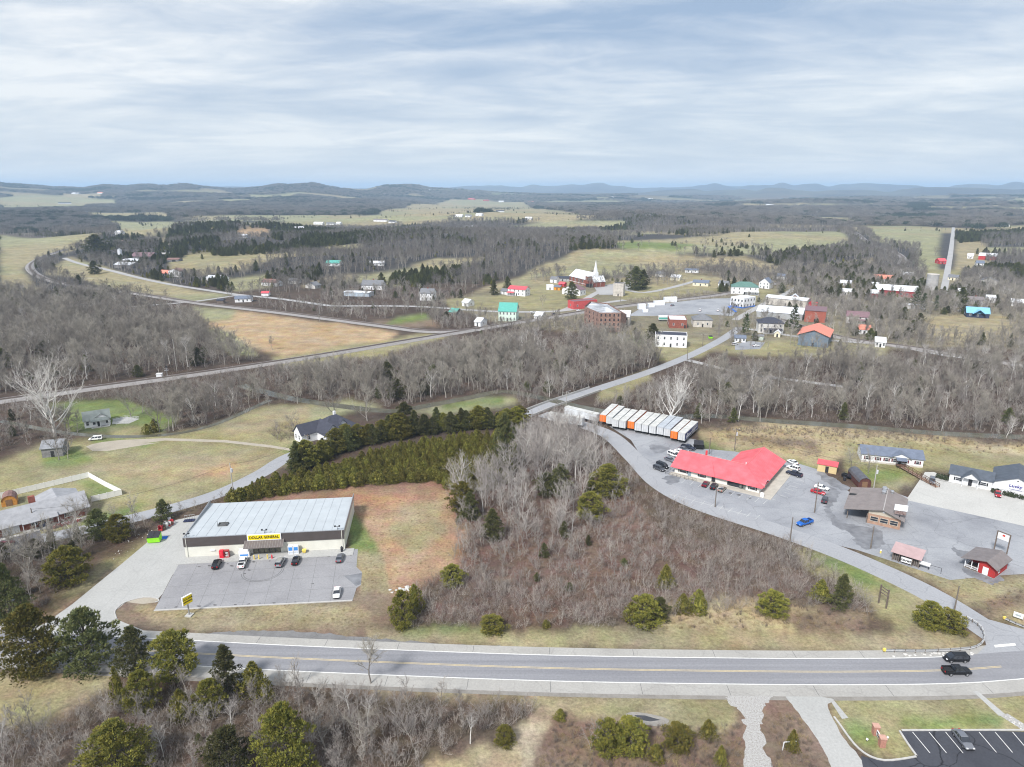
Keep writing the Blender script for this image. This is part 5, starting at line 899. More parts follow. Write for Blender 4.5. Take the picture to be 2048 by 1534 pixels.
# ================================================================== the town
H_ = house
o = H_('mint_house', 'tall pale mint house with bright teal roof beside the railway', (997, 642), (1032, 643), top=622, d=13, rise=5.0, ridge='x', wall=MINT, rm=R_TEAL, wins=(5, 3), floors=2)
o = H_('hill_house', 'white two-storey house with red roof on the lawn above town', (1016, 590), (1050, 593), top=577, d=9, rise=2.2, wall=WHITE, rm=R_RED, wins=(4, 2), floors=2, porch=(0, .4, 3, R_RED)); H_('garage_cottage', 'small white outbuilding beside the red-roofed hill house', (1001, 588), (1015, 590), h=3.0, d=6, rise=1.8, rm=R_GREY, wins=(1, 0), cat='outbuilding')
# church
a, b, w, rz, z = frame_of((1139, 563), (1176, 573)); h = 6.2; d = 15
ch = empty('brick_church', (a.x, a.y, z), rz, 'red brick church with white roof, brick tower and white steeple', 'church'); footprint(a, rz, -1, w + 6, -3, d + 2)
walls(w, d, h, 6.0, 'x', -1).build('wall', BRICK, ch); gable_roof(w, d, h, 6.2, .5, 'x').build('roof', R_WHITE, ch)
MB().box(0, w, -.12, -.02, 1.3, 1.75).build('string_course', WHITE, ch)
for i in range(4): window(ch, w * (.12 + .2 * i), -.06, 2.6, 1.8, 2.5); window(ch, w * (.12 + .2 * i), -.06, .1, 1.2, .9)
tw = MB().box(w - 1, w + 3.6, -2.5, 2.1, -1, 9.8).build('tower', BRICK, ch)
for i in range(2): window(tw, w + .2 + 2.2 * i, -2.55, 6.2, .9, 2.2); window(tw, w + 3.65, -1.4 + 2.2 * i, 6.2, .9, 2.2, 90)
MB().box(w - 1.15, w + 3.75, -2.65, 2.25, 9.8, 10.15).build('tower_cornice', WHITE, tw)
cx_, cy_ = w + 3, 6; MB().box(cx_ - 2.0, cx_ + 2.0, cy_ - 2.0, cy_ + 2.0, 8, 13.6).build('belfry', WHITE, ch); MB().cyl((cx_, cy_, 13.6), (cx_, cy_, 24.5), 2.1, .08, 6).build('steeple', WHITE, ch)
walls(8, 12, 5.4, 4.5, 'y', -1).build('annex_wall', BRICK, ch, (w, 1.5, 0)); gable_roof(8, 12, 5.4, 4.6, .5, 'y').build('annex_roof', R_WHITE, ch, (w, 1.5, 0)); MB().box(w + .8, w + 7.6, -2.6, 1.4, -1, 3.2).build('entry_porch', DARK, ch)
H_('chapel_house', 'white gabled house with maroon roof half hidden by a round evergreen', (1124, 588), (1160, 592), h=5.0, d=9, rise=3.6, ridge='y', rm=R_MAR, wins=(3, 2)); H_('white_barnlet', 'small white house beside the church car port', (1100, 565), (1113, 566), h=3.6, d=7, rise=2.2, rm=R_GREY, wins=(1, 1)); H_('church_hall', 'low dark-roofed hall directly behind the church', (1112, 562), (1138, 563), h=3.0, d=8, rise=1.6, wall=GREYW, rm=R_DARK, wins=(3, 1), cat='hall')
H_('white_store_shed', 'white flat shed left of the orange sheds', (1093, 580), (1107, 580), h=4.0, d=6, roof='flat', rise=0, rm=R_WHITE, wins=(0, 0), cat='shed'); H_('orange_shed', 'bright orange shed with blue roof below the church', (1108, 580), (1120, 581), h=3.0, d=5, rise=1.2, wall=M('orange_paint', (.62, .27, .03), .7, .1, 1), rm=R_SLATE, wins=(0, 0), cat='shed'); H_('red_shed', 'small red-roofed shed behind the orange shed', (1117, 573), (1128, 574), h=2.8, d=5, rise=1.5, rm=R_RED, wall=REDW, wins=(0, 0), cat='shed')
o = H_('red_shop', 'bright red block shop with stepped flat roof at the crossing', (1147, 619), (1194, 615), top=604, d=9, rise=0, roof='flat', wall=mt('vivid_red', (.50, .085, .085)), rm=R_MAR, wins=(3, 1), cat='shop'); 
# ruined brick mill
a, b, w, rz, z = frame_of((1168, 652), (1196, 664)); c_ = G(1246, 662); zt = 13.5
ml = empty('brick_mill', (a.x, a.y, 0), 0, 'tall derelict brick mill with broken white roof', 'mill'); pts = [G(1168, 652), G(1197, 664), G(1240, 664), G(1252, 655), G(1215, 640), G(1180, 640)]; CLEAR.append(np.array([[p.x, p.y] for p in pts])); L0 = [p - a for p in pts]; L0[4] = L0[4]; 
m = MB(); n = len(L0); zz = [13.5, 12.8, 12.8, 9, 12, 13.5]
for i in range(n): p_, q_ = L0[i], L0[(i + 1) % n]; m.quad((p_.x, p_.y, -1), (q_.x, q_.y, -1), (q_.x, q_.y, zz[(i + 1) % n]), (p_.x, p_.y, zz[i]))
m.build('wall', OLDB, ml); cc = sum(L0, Vector((0, 0, 0))) / n
rp_ = MB(); BRK = M('broken_white_roof', (.16, .165, .18), .7, .2, .12, col2=(.72, .75, .8))
for i in range(n): p_, q_ = L0[i].lerp(cc, .06), L0[(i + 1) % n].lerp(cc, .06); rp_.add([(p_.x, p_.y, zz[i] - .7), (q_.x, q_.y, zz[(i + 1) % n] - .7), (cc.x, cc.y, 13.6)], [(0, 1, 2)])
rp_.build('roof', BRK, ml)
for i in range(2):
    p_, q_ = L0[i], L0[i + 1]; ang = math.degrees(math.atan2(q_.y - p_.y, q_.x - p_.x)); n_ = (4, 5)[i]
    for f in range(4):
        for k in range(n_): c = p_.lerp(q_, (k + .5) / n_); s_ = Vector((math.sin(rad(ang)), -math.cos(rad(ang)), 0)) * .06; window(ml, c.x + s_.x, c.y + s_.y, 1.2 + 3.0 * f, 1.0, 1.6, ang, OLDB)
H_('mill_annex', 'white-roofed stone annex leaning on the brick mill', (1236, 652), (1258, 653), h=6.5, d=16, rise=3, wall=STONEW, rm=R_WHITE, wins=(2, 1), floors=2, cat='building'); H_('stone_ruin', 'roofless white stone ruin at the foot of the brick mill', (1188, 660), (1204, 663), h=6, d=5, roof='flat', rise=0, wall=STONEW, rm=DARK, wins=(2, 0), floors=2, cat='ruin')
H_('concrete_block_house', 'pale square concrete tower building above the railway cutting', (1226, 592), (1246, 593), top=567, d=9, rise=0, roof='flat', wall=STONEW, rm=DARK, wins=(0, 0), cat='tower')
H_('brick_depot', 'small two-storey brick building with white flat roof', (1338, 656), (1373, 657), top=640, d=17, rise=0, roof='flat', wall=BRICK, rm=R_WHITE, wins=(2, 2), cat='building', doorx=.9); H_('grey_hip_house', 'grey-roofed square house beside the brick depot', (1386, 654), (1424, 655), top=640, d=12, rise=3.4, roof='hip', wall=STONEW, rm=R_GREY, wins=(2, 2))
H_('white_block', 'white two-storey block with dark flat roof above the creek road', (1309, 693), (1373, 696), top=670, d=11, rise=0, roof='flat', wall=WHITE, rm=R_DARK, wins=(5, 3), floors=2, cat='building')
o = H_('corner_bank', 'white two-storey corner building with bright blue base', (1460, 613), (1486, 617), top=594, d=16, rise=0, roof='flat', wall=WHITE, rm=R_WHITE, wins=(4, 4), floors=2, cat='building', wm=DARK); a, b, w, rz, z = frame_of((1460, 613), (1486, 617)); MB().box(-.06, w + .06, -.08, -.02, 0, 1.0).box(w + .02, w + .08, 0, 16, 0, 1.0).build('base_band', BLUEB, o); lp = sheet('blue_kerb', [(1455, 614), (1458, 613), (1474, 624), (1471, 625)], BLUEB, 0.25)
H_('green_roof_house', 'large white house with green hip roof behind the corner building', (1462, 588), (1516, 590), h=6.4, d=13, rise=4.0, roof='hip', rm=R_GREEN, wins=(5, 2), floors=2, porch=(.45, 1.02, 3, WHITE)); H_('blue_gable_house', 'white steep-gabled house with slate blue roof up the hill', (1517, 576), (1538, 578), h=5.5, d=9, rise=4, ridge='y', rm=R_SLATE, wins=(3, 1), floors=2)
o = H_('long_warehouse', 'long pale warehouse with two white roof slopes by the tracks', (1512, 634), (1604, 641), h=4.2, d=30, rise=2.2, wall=GREYW, rm=R_WHITE, wins=(0, 0), cat='warehouse'); H_('clerestory_shed', 'white-roofed raised shed behind the long warehouse', (1530, 608), (1612, 616), h=5.5, d=12, rise=1.5, wall=STONEW, rm=R_WHITE, wins=(0, 0), cat='warehouse')
H_('little_brick_house', 'tiny brick gable house beside the red railway caboose', (1580, 604), (1597, 605), h=3.5, d=8, rise=2.6, ridge='y', wall=BRICK, rm=R_WHITE, wins=(2, 1)); H_('brick_store_hall', 'windowless red brick hall with purple tin roof', (1608, 643), (1650, 646), top=621, d=16, rise=.8, roof='shed', wall=mt('orange_brick', (.33, .10, .07)), rm=R_MAR, wins=(0, 0), cat='building')
H_('orange_roof_barn', 'broad blue-grey block barn with rust red gable roof', (1595, 690), (1655, 696), top=668, d=24, rise=3.2, ridge='y', wall=BLUEG, rm=R_ORG, wins=(0, 0), cat='barn', over=.8); H_('porch_house', 'old two-storey white house with dark hip roof and porch', (1516, 666), (1566, 668), top=646, d=11, rise=3, roof='hip', wall=mt('faded_white', (.58, .57, .55), .8, .15), rm=R_DARK, wins=(4, 2), floors=2, porch=(.2, .95, 2.5, R_DARK)); H_('well_house', 'tiny cream gable hut before the old porch house', (1548, 674), (1560, 675), h=2.6, d=4, rise=1.6, ridge='y', wall=CREAM, rm=WHITE, wins=(0, 0), cat='hut'); H_('white_trailer_home', 'short white trailer home beside the workshop yard', (1504, 679), (1526, 681), h=2.6, d=4, rise=.6, wall=MINT, rm=R_GREY, wins=(0, 0), cat='mobile home')
H_('workshop', 'small white workshop with grey-blue roof in the yard', (1469, 684), (1491, 685), h=2.6, d=5, rise=1.4, rm=R_SLATE, wins=(3, 0), cat='workshop'); H_('double_porch_house', 'white double-deck porch house with maroon roof above the rails', (1692, 645), (1736, 648), top=632, d=9, rise=3, wall=MATS['faded_white'], rm=R_MAR, wins=(4, 2), floors=2, porch=(.1, .9, 2.5, R_MAR))
o = H_('school_hall', 'long red brick hall with wide white roof and tall windows', (1748, 590), (1832, 596), h=5.2, d=17, rise=3.6, wall=mt('hall_red', (.30, .05, .055)), rm=R_WHITE, wins=(7, 2), cat='hall', wd_=1.6); H_('school_wing', 'lower red wing with white roof at the end of the brick hall', (1737, 597), (1756, 598), h=4.6, d=11, rise=2.4, wall=MATS['hall_red'], rm=R_WHITE, wins=(1, 1), cat='hall')
p = G(1860, 590); zt = ZAT(p, 549) - p.z; q = empty('concrete_silo', p, 0, 'tall round grey concrete silo beside the pines', 'silo'); MB().cyl((0, 0, -1), (0, 0, zt), 4.6, n=20).build('barrel', mt('silo_concrete', (.42, .41, .40), .9, .2, .3), q); MB().cyl((0, 0, zt), (0, 0, zt + .5), 4.8, 4.7, n=20).build('rim', STONEW, q)
for k in range(9): MB().cyl((0, 0, zt * (k + .5) / 9), (0, 0, zt * (k + .5) / 9 + .18), 4.68, n=20).build('hoop', METAL, q)
o = H_('blue_roof_house', 'navy house with bright blue metal roof on a bare rise', (1932, 634), (1978, 637), h=3.4, d=11, rise=3.4, wall=NAVY, rm=R_BLUE, wins=(3, 2), roof='gable', doorx=.8); gable_roof(7, 6, 3.2, 2.6, .5, 'y').build('porch_gable', R_BLUE, o, (4, -2, 0))
for args in [
    ('bungalow', 'pale bungalow with hipped front gable among trees near the silo', (1958, 568), (1994, 570), 3.2, 10, 3.4, 'y', MATS['faded_white'], R_GREY, 2), ('bungalow', 'white house with rusty orange roof behind the brick hall', (1748, 565), (1784, 567), 4.2, 10, 3.2, 'x', WHITE, R_ORG, 3), ('white_shed', 'white shed-roofed building before the brick hall', (1732, 575), (1756, 577), 3.2, 9, 1.8, 'x', WHITE, R_WHITE, 0), ('brick_bungalow', 'brick bungalow with grey roof beside the silo', (1832, 573), (1850, 574), 3.4, 9, 2.2, 'x', BRICK, R_GREY, 2),
    ('cream_house', 'cream cottage with slate roof on the hillside above the cutting', (1385, 571), (1416, 573), 3.2, 9, 2.0, 'x', CREAM, R_SLATE, 3), ('trailer_house', 'long white trailer house on the hill beside parked cars', (1370, 545), (1397, 546), 3.0, 6, 1.2, 'x', WHITE, R_SLATE, 2), ('low_brown_house', 'brown-roofed house hidden behind the blue-roofed one', (1935, 607), (1966, 609), 3.2, 9, 2.2, 'x', GREYW, R_BROWN, 3), ('white_bungalow', 'white bungalow right of the brown-roofed house', (1972, 605), (1990, 606), 4.2, 8, 1.6, 'x', WHITE, R_WHITE, 2), ('white_rail_trailer', 'long white coach body with red stripe below the pines', (1796, 616), (1850, 619), 3.0, 5, .5, 'x', WHITE, R_WHITE, 0),
    ('valley_house', 'white house with several grey gables above the blue shed', (723, 579), (764, 580), 4.2, 11, 4.0, 'x', WHITE, R_GREY, 4), ('blue_flat_shed', 'long flat blue-white shed at the wood edge', (688, 592), (738, 594), 3.4, 10, .6, 'x', mt('pale_blue_wall', (.40, .47, .55)), R_WHITE, 0), ('tall_white_house', 'tall white house with pointed dormer and deck in the trees', (840, 601), (866, 602), 6.4, 9, 3.2, 'x', WHITE, R_GREY, 3), ('ridge_house', 'low white house on the brown knoll with parked vehicles', (740, 531), (768, 532), 3.2, 9, 2.0, 'x', WHITE, R_WHITE, 2), ('teal_roof_house', 'white house with teal roof in the woods on the slope', (652, 532), (680, 533), 3.6, 9, 2.6, 'x', WHITE, R_TEAL, 2), ('pink_roof_house', 'white cottage with red roof on the grassy slope', (523, 571), (553, 573), 3.4, 9, 2.6, 'x', WHITE, R_RUST, 3), ('slope_house', 'weathered grey cottage right of the red-roofed slope cottage', (576, 567), (592, 568), 3.0, 7, 2.0, 'x', MATS['faded_white'], R_GREY, 2), ('slope_shack', 'brown-roofed shack uphill from the slope cottages', (571, 550), (592, 551), 2.6, 7, 1.6, 'x', BARNW, R_RUST, 0), ('a_frame_house', 'grey cottage with a steep gable near the slope cottages', (611, 576), (630, 578), 3.0, 8, 2.8, 'y', MATS['faded_white'], R_GREY, 1),
    ('farm_house', 'white farmhouse with rusty red roof beside the farm lane', (337, 553), (360, 554), 5.8, 9, 2.4, 'y', WHITE, R_RUST, 3), ('farm_wing', 'red-roofed low wing of the farm beside the white farmhouse', (318, 552), (337, 553), 3.0, 9, 3.0, 'x', WHITE, R_ORG, 2), ('blue_roof_cottage', 'white cottage with slate blue roof by the level crossing', (470, 605), (503, 604), 3.0, 8, 1.8, 'x', WHITE, R_SLATE, 2), ('roadside_house', 'white-roofed house with porch along the valley road', (413, 561), (446, 563), 3.2, 9, 1.8, 'x', WHITE, R_WHITE, 3), ('crossing_shed', 'dark little shed left of the blue-roofed cottage', (434, 607), (447, 607), 2.6, 4, 1.0, 'x', WOOD, R_DARK, 0), ('pump_house', 'small white hut with red roof above the level crossing', (523, 592), (537, 592), 2.6, 5, 1.2, 'x', WHITE, R_RED, 0)]:
    nm, lb, A, B, h, d, ri, rg, wl_, rm_, nw = args
    H_(nm, lb, A, B, h=h, d=d, rise=ri, ridge=rg, wall=wl_, rm=rm_, wins=(nw, 1 if nw else 0), win=nw > 0, floors=2 if h > 5.5 else 1, cat='shed' if 'shed' in nm or 'hut' in lb else 'house', chim=(.5, .5) if nw > 2 else None)
for nm, lb, A, B, h, d, ri, rm_ in [('great_barn', 'largest grey farm barn with purple tin roof and open bay', (262, 521), (303, 520), 5, 22, 4, R_MAR), ('tin_barn', 'low farm barn with pale patched tin roof', (244, 527), (275, 527), 4, 14, 1.6, R_WHITE), ('pole_barn', 'long dark open pole barn with flat pale roof', (304, 514), (337, 513), 4, 12, .8, mt('pale_tin', (.4, .38, .37))), ('lean_to', 'small lean-to barn with rusty roof in the pasture', (334, 524), (357, 523), 3, 10, 1.4, R_RUST), ('front_barn', 'grey barn with white tin roof nearest the farm lane', (229, 536), (262, 537), 4, 14, 2.4, R_WHITE)]:
    o = H_(nm, lb, A, B, h=h, d=d, rise=ri, wall=BARNW, rm=rm_, wins=(0, 0), win=False, cat='barn'); a, b, w, rz, z = frame_of(A, B); MB().box(w * .45, w * .75, -.1, -.02, -.3, h * .75).build('doorway', DARK, o)
p = G(242, 520); q = empty('farm_silo', p, 0, 'pale farm silo rising behind the tin barn', 'silo'); MB().cyl((0, 0, -2), (0, 0, 13), 2.6, n=14).build('barrel', R_WHITE, q); MB().cyl((0, 0, 13), (0, 0, 14.6), 2.6, .3, n=14).build('dome', METAL, q)
o = H_('white_roof_barn', 'long white-roofed red barn in the green field beside the straight highway', (1956, 519), (1992, 520), h=5, d=22, rise=3, wall=REDW, rm=R_WHITE, wins=(0, 0), win=False, cat='barn')
# far-off farms and houses: each its own thing, told apart by where it stands
FARH = [(130, 408, 26, 'cluster-side dark farm shed on the far left green field', R_DARK), (374, 455, 14, 'white barn on top of the left brown mound', R_WHITE), (485, 476, 14, 'pale shed at the edge of the evergreen strip', R_WHITE), (600, 460, 17, 'white barn standing alone before the far green fields', R_WHITE), (636, 449, 18, 'white farm building left of a grey-roofed one on the far ridge road', R_WHITE), (660, 450, 16, 'grey-roofed farmhouse on the far ridge road', R_GREY), (676, 449, 8, 'small white shed at the end of the far ridge road', R_WHITE), (236, 469, 12, 'white farmhouse by the bend of the left field', R_WHITE), (250, 489, 18, 'brick-red roofed house in the left farm trees', R_RUST), (760, 443, 26, 'large tan-roofed house in the mid-distance pasture', R_BROWN), (783, 446, 12, 'dark-roofed outbuilding beside the tan-roofed house', R_DARK), (940, 456, 24, 'long white barn at the edge of the central wood', R_WHITE), (917, 434, 14, 'white shed on the brown pasture below the red barns', R_WHITE), (935, 434, 10, 'second small shed on the brown pasture', R_GREY), (957, 432, 12, 'pale barn right of the pasture sheds', R_WHITE), (1057, 439, 13, 'white farmhouse on the crest of the green-tan field', R_WHITE), (941, 399, 12, 'red-roofed barn on the far tan ridge', R_RED), (974, 402, 9, 'small red barn right of the far ridge barn', R_RED), (1002, 404, 10, 'white house on the far tan ridge', R_WHITE), (1000, 424, 16, 'long low barn in the valley below the tan ridge', R_DARK), (1062, 405, 10, 'orange-roofed farmhouse at the end of the tan ridge', R_ORG), (1628, 426, 12, 'white house at the edge of the right-hand village', R_WHITE), (1672, 428, 22, 'long brown-roofed hall in the right-hand village', R_MAR), (1745, 430, 14, 'pale house beside the village water works', R_WHITE), (1744, 437, 12, 'white shed on the village green', R_WHITE), (1810, 425, 12, 'white barn among village trees', R_WHITE), (1835, 423, 12, 'grey shed among village trees', R_GREY), (1852, 425, 9, 'tiny white house near the top of the straight highway', R_WHITE), (1480, 442, 14, 'pale long barn inside the right-hand woods', R_WHITE), (1540, 412, 16, 'white house in the far right hills', R_WHITE), (1690, 401, 9, 'tiny pale farm on the far right slope', R_WHITE), (1885, 405, 12, 'white farm on the farthest right fields', R_WHITE), (2004, 453, 14, 'white barn beside the right edge woods', R_WHITE), (150, 388, 14, 'white farm below the left hills', R_WHITE), (200, 387, 12, 'tan roofed farm below the left hills', R_ORG), (430, 396, 10, 'white dot of a house in the left hill woods', R_WHITE), (500, 405, 10, 'pale house at the edge of the left far woods', R_WHITE), (770, 390, 10, 'white house on the slope of the central hill', R_WHITE), (860, 380, 9, 'pale farm near the top of the central hill', R_WHITE), (1230, 395, 10, 'white farmhouse in the far centre', R_WHITE), (1300, 399, 10, 'pale shed in the far centre fields', R_WHITE), (1960, 533, 16, 'blue-grey roofed house right of the straight highway', R_SLATE), (1940, 517, 12, 'small white shed near the long white-roofed barn', R_WHITE), (1885, 528, 14, 'red and dark shop at the foot of the straight highway', R_RED)]
for px, py, wp, lb, rm_ in FARH:
    s = wp / 2; H_('farm_building', lb, (px - s, py), (px + s, py + .4), h=4.0 if py > 415 else 6.0, d=10 if py > 415 else 16, rise=2.6 if py > 415 else 4, rm=rm_, wall=WHITE if rm_ is not R_RED else REDW, wins=(2, 1), win=py > 415, cat='farm building', group=None)
for k, (px, py, wp, lb, rm_, wl_) in enumerate([(1690, 590, 26, 'pale cottage hidden among trees behind the caboose', R_WHITE, MATS['faded_white']), (1690, 572, 22, 'white cottage beside the lane to the brick hall', R_WHITE, WHITE), (1925, 590, 26, 'long white bungalow behind the dark conical cedar', R_WHITE, WHITE), (1905, 560, 20, 'cream cottage right of the silo', R_GREY, CREAM), (2012, 588, 26, 'grey-roofed house in the right town trees', R_GREY, MATS['faded_white']), (2034, 612, 24, 'white low house at the right picture edge', R_WHITE, WHITE), (2020, 545, 22, 'brown-roofed cottage at the upper right of town', R_BROWN, GREYW), (1560, 558, 16, 'small white house beyond the rail bridge', R_SLATE, WHITE), (1445, 573, 18, 'small white house left of the green-roofed one', R_GREY, WHITE), (1350, 560, 18, 'low pale house above the railway cutting', R_WHITE, CREAM), (1318, 553, 16, 'grey cottage behind the dark pines', R_GREY, MATS['faded_white']), (1728, 668, 24, 'pink-roofed cottage beside the river road', R_ORG, WHITE), (1760, 694, 20, 'small white cottage among the riverside trees', R_WHITE, WHITE), (1815, 555, 20, 'orange-walled cottage behind the brick hall', R_WHITE, CREAM), (1640, 575, 18, 'dark-roofed house in the trees over the rail bridge', R_DARK, MATS['faded_white']), (930, 612, 12, 'tiny shed on the street left of the mint house', R_WHITE, WHITE), (905, 632, 14, 'small teal-roofed shelter in the brown clearing', R_TEAL, WOOD), (1075, 640, 14, 'low white shed right of the mint house', R_WHITE, WHITE), (955, 652, 12, 'small white shed by the railway left of the mint house', R_WHITE, WHITE)]):
    H_('town_cottage', lb, (px - wp / 2, py), (px + wp / 2, py + 1.5), h=3.2, d=8, rise=2.2, rm=rm_, wall=wl_, wins=(3 if wp > 17 else 1, 1), cat='house')
H_('stone_chapel', 'small brick ruin wall beside the railway bridge', (1577, 600), (1580, 600.5), h=3, d=6, rise=1, wall=OLDB, rm=R_DARK, win=False, cat='hut')
# caboose
p = G(1624, 614); q = empty('caboose', p, rad(-8), 'red railway caboose parked behind the brick hall', 'caboose'); CR = M('caboose_red', (.55, .02, .04), .5, .1, 1); MB().box(-5, 5, -1.5, 1.5, 1.0, 3.6).build('body', CR, q); MB().box(-5.3, 5.3, -1.65, 1.65, 3.6, 3.8).build('roof', CR, q); MB().box(-1.3, 1.3, -1.3, 1.3, 3.8, 4.7).build('cupola', CR, q)
for x in (-3.4, 3.4):
    tr = MB().box(x - 1.2, x + 1.2, -1.0, 1.0, .45, .95).build('truck', DARK, q)
    for s in (-.7, .7):
        for y in (-.8, .8): MB().cyl((x + s, y - .08, .45), (x + s, y + .08, .45), .45, n=10).build('wheel', DARK, tr)
for x in (-3, 3): window(q, x, -1.52, 2.0, .8, .8, 0, CR)

# ================================================================== vehicles
def paint(nm, c, r=.28, metal=.25): return M('paint_' + nm, c, r, .03, .5, metal=metal, spec=.5)
PB = dict(black=paint('black', (.012, .012, .014)), white=paint('white', (.76, .77, .78), .3, 0), silver=paint('silver', (.46, .47, .50), .3, .6), grey=paint('grey', (.10, .105, .12), .3, .5), red=paint('red', (.42, .02, .03)), maroon=paint('maroon', (.16, .012, .025)), beige=paint('beige', (.44, .40, .33), .3, .5), blue=paint('blue', (.015, .14, .55)), navy=paint('navy', (.03, .035, .06)), dsilver=paint('dark_silver', (.24, .25, .28), .3, .6))
HL = M('headlight_glass', (.75, .76, .78), .15, .1, 3, spec=.6); TL = M('tail_light_red', (.45, .01, .015), .3, .1, 3); PLATE = M('black_plastic', (.018, .018, .02), .7, .2, 3)
KIND = {  # body stations (x, zbottom, ztop, halfwidth); cabin: x-base0, x-roof0, x-roof1, x-base1, z belt, z roof
 'sedan': dict(L=4.8, W=1.84, st=[(-2.4, .40, .86, .74), (-2.25, .26, .95, .88), (-1.5, .22, .98, .92), (0, .2, .94, .92), (1.3, .22, .90, .91), (2.1, .26, .78, .86), (2.4, .38, .62, .70)], cab=(-1.85, -1.15, .25, 1.15, .94, 1.44)),
 'suv': dict(L=4.85, W=1.92, st=[(-2.42, .45, 1.0, .82), (-2.3, .32, 1.08, .93), (-1.5, .28, 1.10, .96), (0, .27, 1.07, .96), (1.2, .28, 1.04, .95), (2.15, .32, .92, .90), (2.42, .45, .72, .76)], cab=(-2.35, -2.1, .45, 1.2, 1.06, 1.74)),
 'van': dict(L=5.1, W=1.98, st=[(-2.55, .4, 1.05, .88), (-2.45, .28, 1.12, .96), (0, .25, 1.08, .98), (1.5, .27, 1.02, .96), (2.3, .3, .85, .88), (2.55, .42, .68, .74)], cab=(-2.5, -2.35, .85, 1.85, 1.05, 1.76)),
 'pickup': dict(L=5.8, W=2.0, st=[(-2.9, .55, 1.02, .92), (-2.85, .48, 1.08, .96), (-.95, .42, 1.10, .97), (0, .4, 1.12, .98), (1.3, .4, 1.14, .97), (2.6, .42, 1.08, .93), (2.9, .5, .92, .86)], cab=(-.95, -.75, .75, 1.45, 1.10, 1.84)),
}
_VM = {}
def vehicle_meshes(kind):
    if kind in _VM: return _VM[kind]
    K = KIND[kind]; b = MB(); rings = []
    for x, zb, zt, hw in K['st']:
        rings.append([(x, -hw * .86, zb), (x, -hw, zb + (zt - zb) * .28), (x, -hw * 1.0, zb + (zt - zb) * .78), (x, -hw * .9, zt), (x, 0, zt + .03), (x, hw * .9, zt), (x, hw, zb + (zt - zb) * .78), (x, hw, zb + (zt - zb) * .28), (x, hw * .86, zb)])
    vs = [p for r in rings for p in r]; n = 9; fs = []
    for i in range(len(rings) - 1):
        for j in range(n): fs.append((i * n + j, (i + 1) * n + j, (i + 1) * n + (j + 1) % n, i * n + (j + 1) % n))
    fs += [tuple(range(n)), tuple(range((len(rings) - 1) * n + n - 1, (len(rings) - 1) * n - 1, -1))]
    b.add(vs, fs)
    x0, r0, r1, x1, zb, zr = K['cab']; hw = K['W'] / 2 * .93; hr = K['W'] / 2 * .74; zb -= .04
    gl = MB(); gl.add([(x0, -hw, zb), (x1, -hw, zb), (x1, hw, zb), (x0, hw, zb), (r0, -hr, zr), (r1, -hr, zr), (r1, hr, zr), (r0, hr, zr)], [(4, 5, 6, 7), (0, 1, 5, 4), (1, 2, 6, 5), (2, 3, 7, 6), (3, 0, 4, 7)])
    e = .03; rf_ = MB(); rf_.add([(r0 - .04, -hr - e, zr - .03), (r1 + .06, -hr - e, zr - .03), (r1 + .06, hr + e, zr - .03), (r0 - .04, hr + e, zr - .03), (r0 + .08, -hr + .08, zr + .05), (r1 - .1, -hr + .08, zr + .05), (r1 - .1, hr - .08, zr + .05), (r0 + .08, hr - .08, zr + .05)], [(4, 5, 6, 7), (0, 1, 5, 4), (1, 2, 6, 5), (2, 3, 7, 6), (3, 0, 4, 7)])
    pil = [(x0, r0), (x1, r1)] + [(x0 + (x1 - x0) * f, r0 + (r1 - r0) * f) for f in ((.36, .68) if kind != 'pickup' else (.45,))]
    for s in (-1, 1):
        for xb, xt in pil:
            wd_ = .07 if xb not in (x0,) else .13; rf_.add([(xb - wd_, s * (hw + .012), zb), (xb + wd_, s * (hw + .012), zb), (xt + wd_ * .8, s * (hr + .015), zr), (xt - wd_ * .8, s * (hr + .015), zr)], [(0, 1, 2, 3) if s < 0 else (3, 2, 1, 0)])
    bed = None
    if kind == 'pickup':
        bed = MB(); bed.box(-2.78, -1.0, -.78, .78, 1.12, 1.135); 
        for s in (-1, 1): b.box(-2.86, -.98, min(s * .80, s * .94), max(s * .80, s * .94), 1.05, 1.36)
        b.box(-2.88, -2.78, -.94, .94, .95, 1.36); b.box(-1.0, -.94, -.94, .94, 1.05, 1.36)
    wr = .33 if kind == 'sedan' else .38; tyre = MB().cyl((0, -.12, 0), (0, .12, 0), wr, n=14).mesh('tyre', TYRE); rim = MB().cyl((0, -.13, 0), (0, .13, 0), wr * .62, n=10).mesh('rim', RIM)
    xe = K['st'][-1][0]; xs = K['st'][0][0]
    lt = MB().box(-.1, .12, -.17, .17, -.08, .08); bump = MB(); bump.box(xe - .12, xe + .05, -.7, .7, .32, .5); bump.box(xs - .05, xs + .12, -.72, .72, .38, .55)
    _VM[kind] = dict(body=b.mesh('body', []), glass=gl.mesh('cabin_glass', WINDOW), roof=rf_.mesh('roof', []), tyre=tyre, rim=rim, wr=wr, head=lt.mesh('headlight', HL), tail=MB().box(-.08, .08, -.14, .14, -.14, .14).mesh('tail_light', TL), bump=bump.mesh('bumper', PLATE), bed=bed.mesh('bed_floor', PLATE) if bed else None, xe=xe, xs=xs, W=K['W'])
    for k in ('body', 'roof'): _VM[kind][k].materials.append(None)
    return _VM[kind]
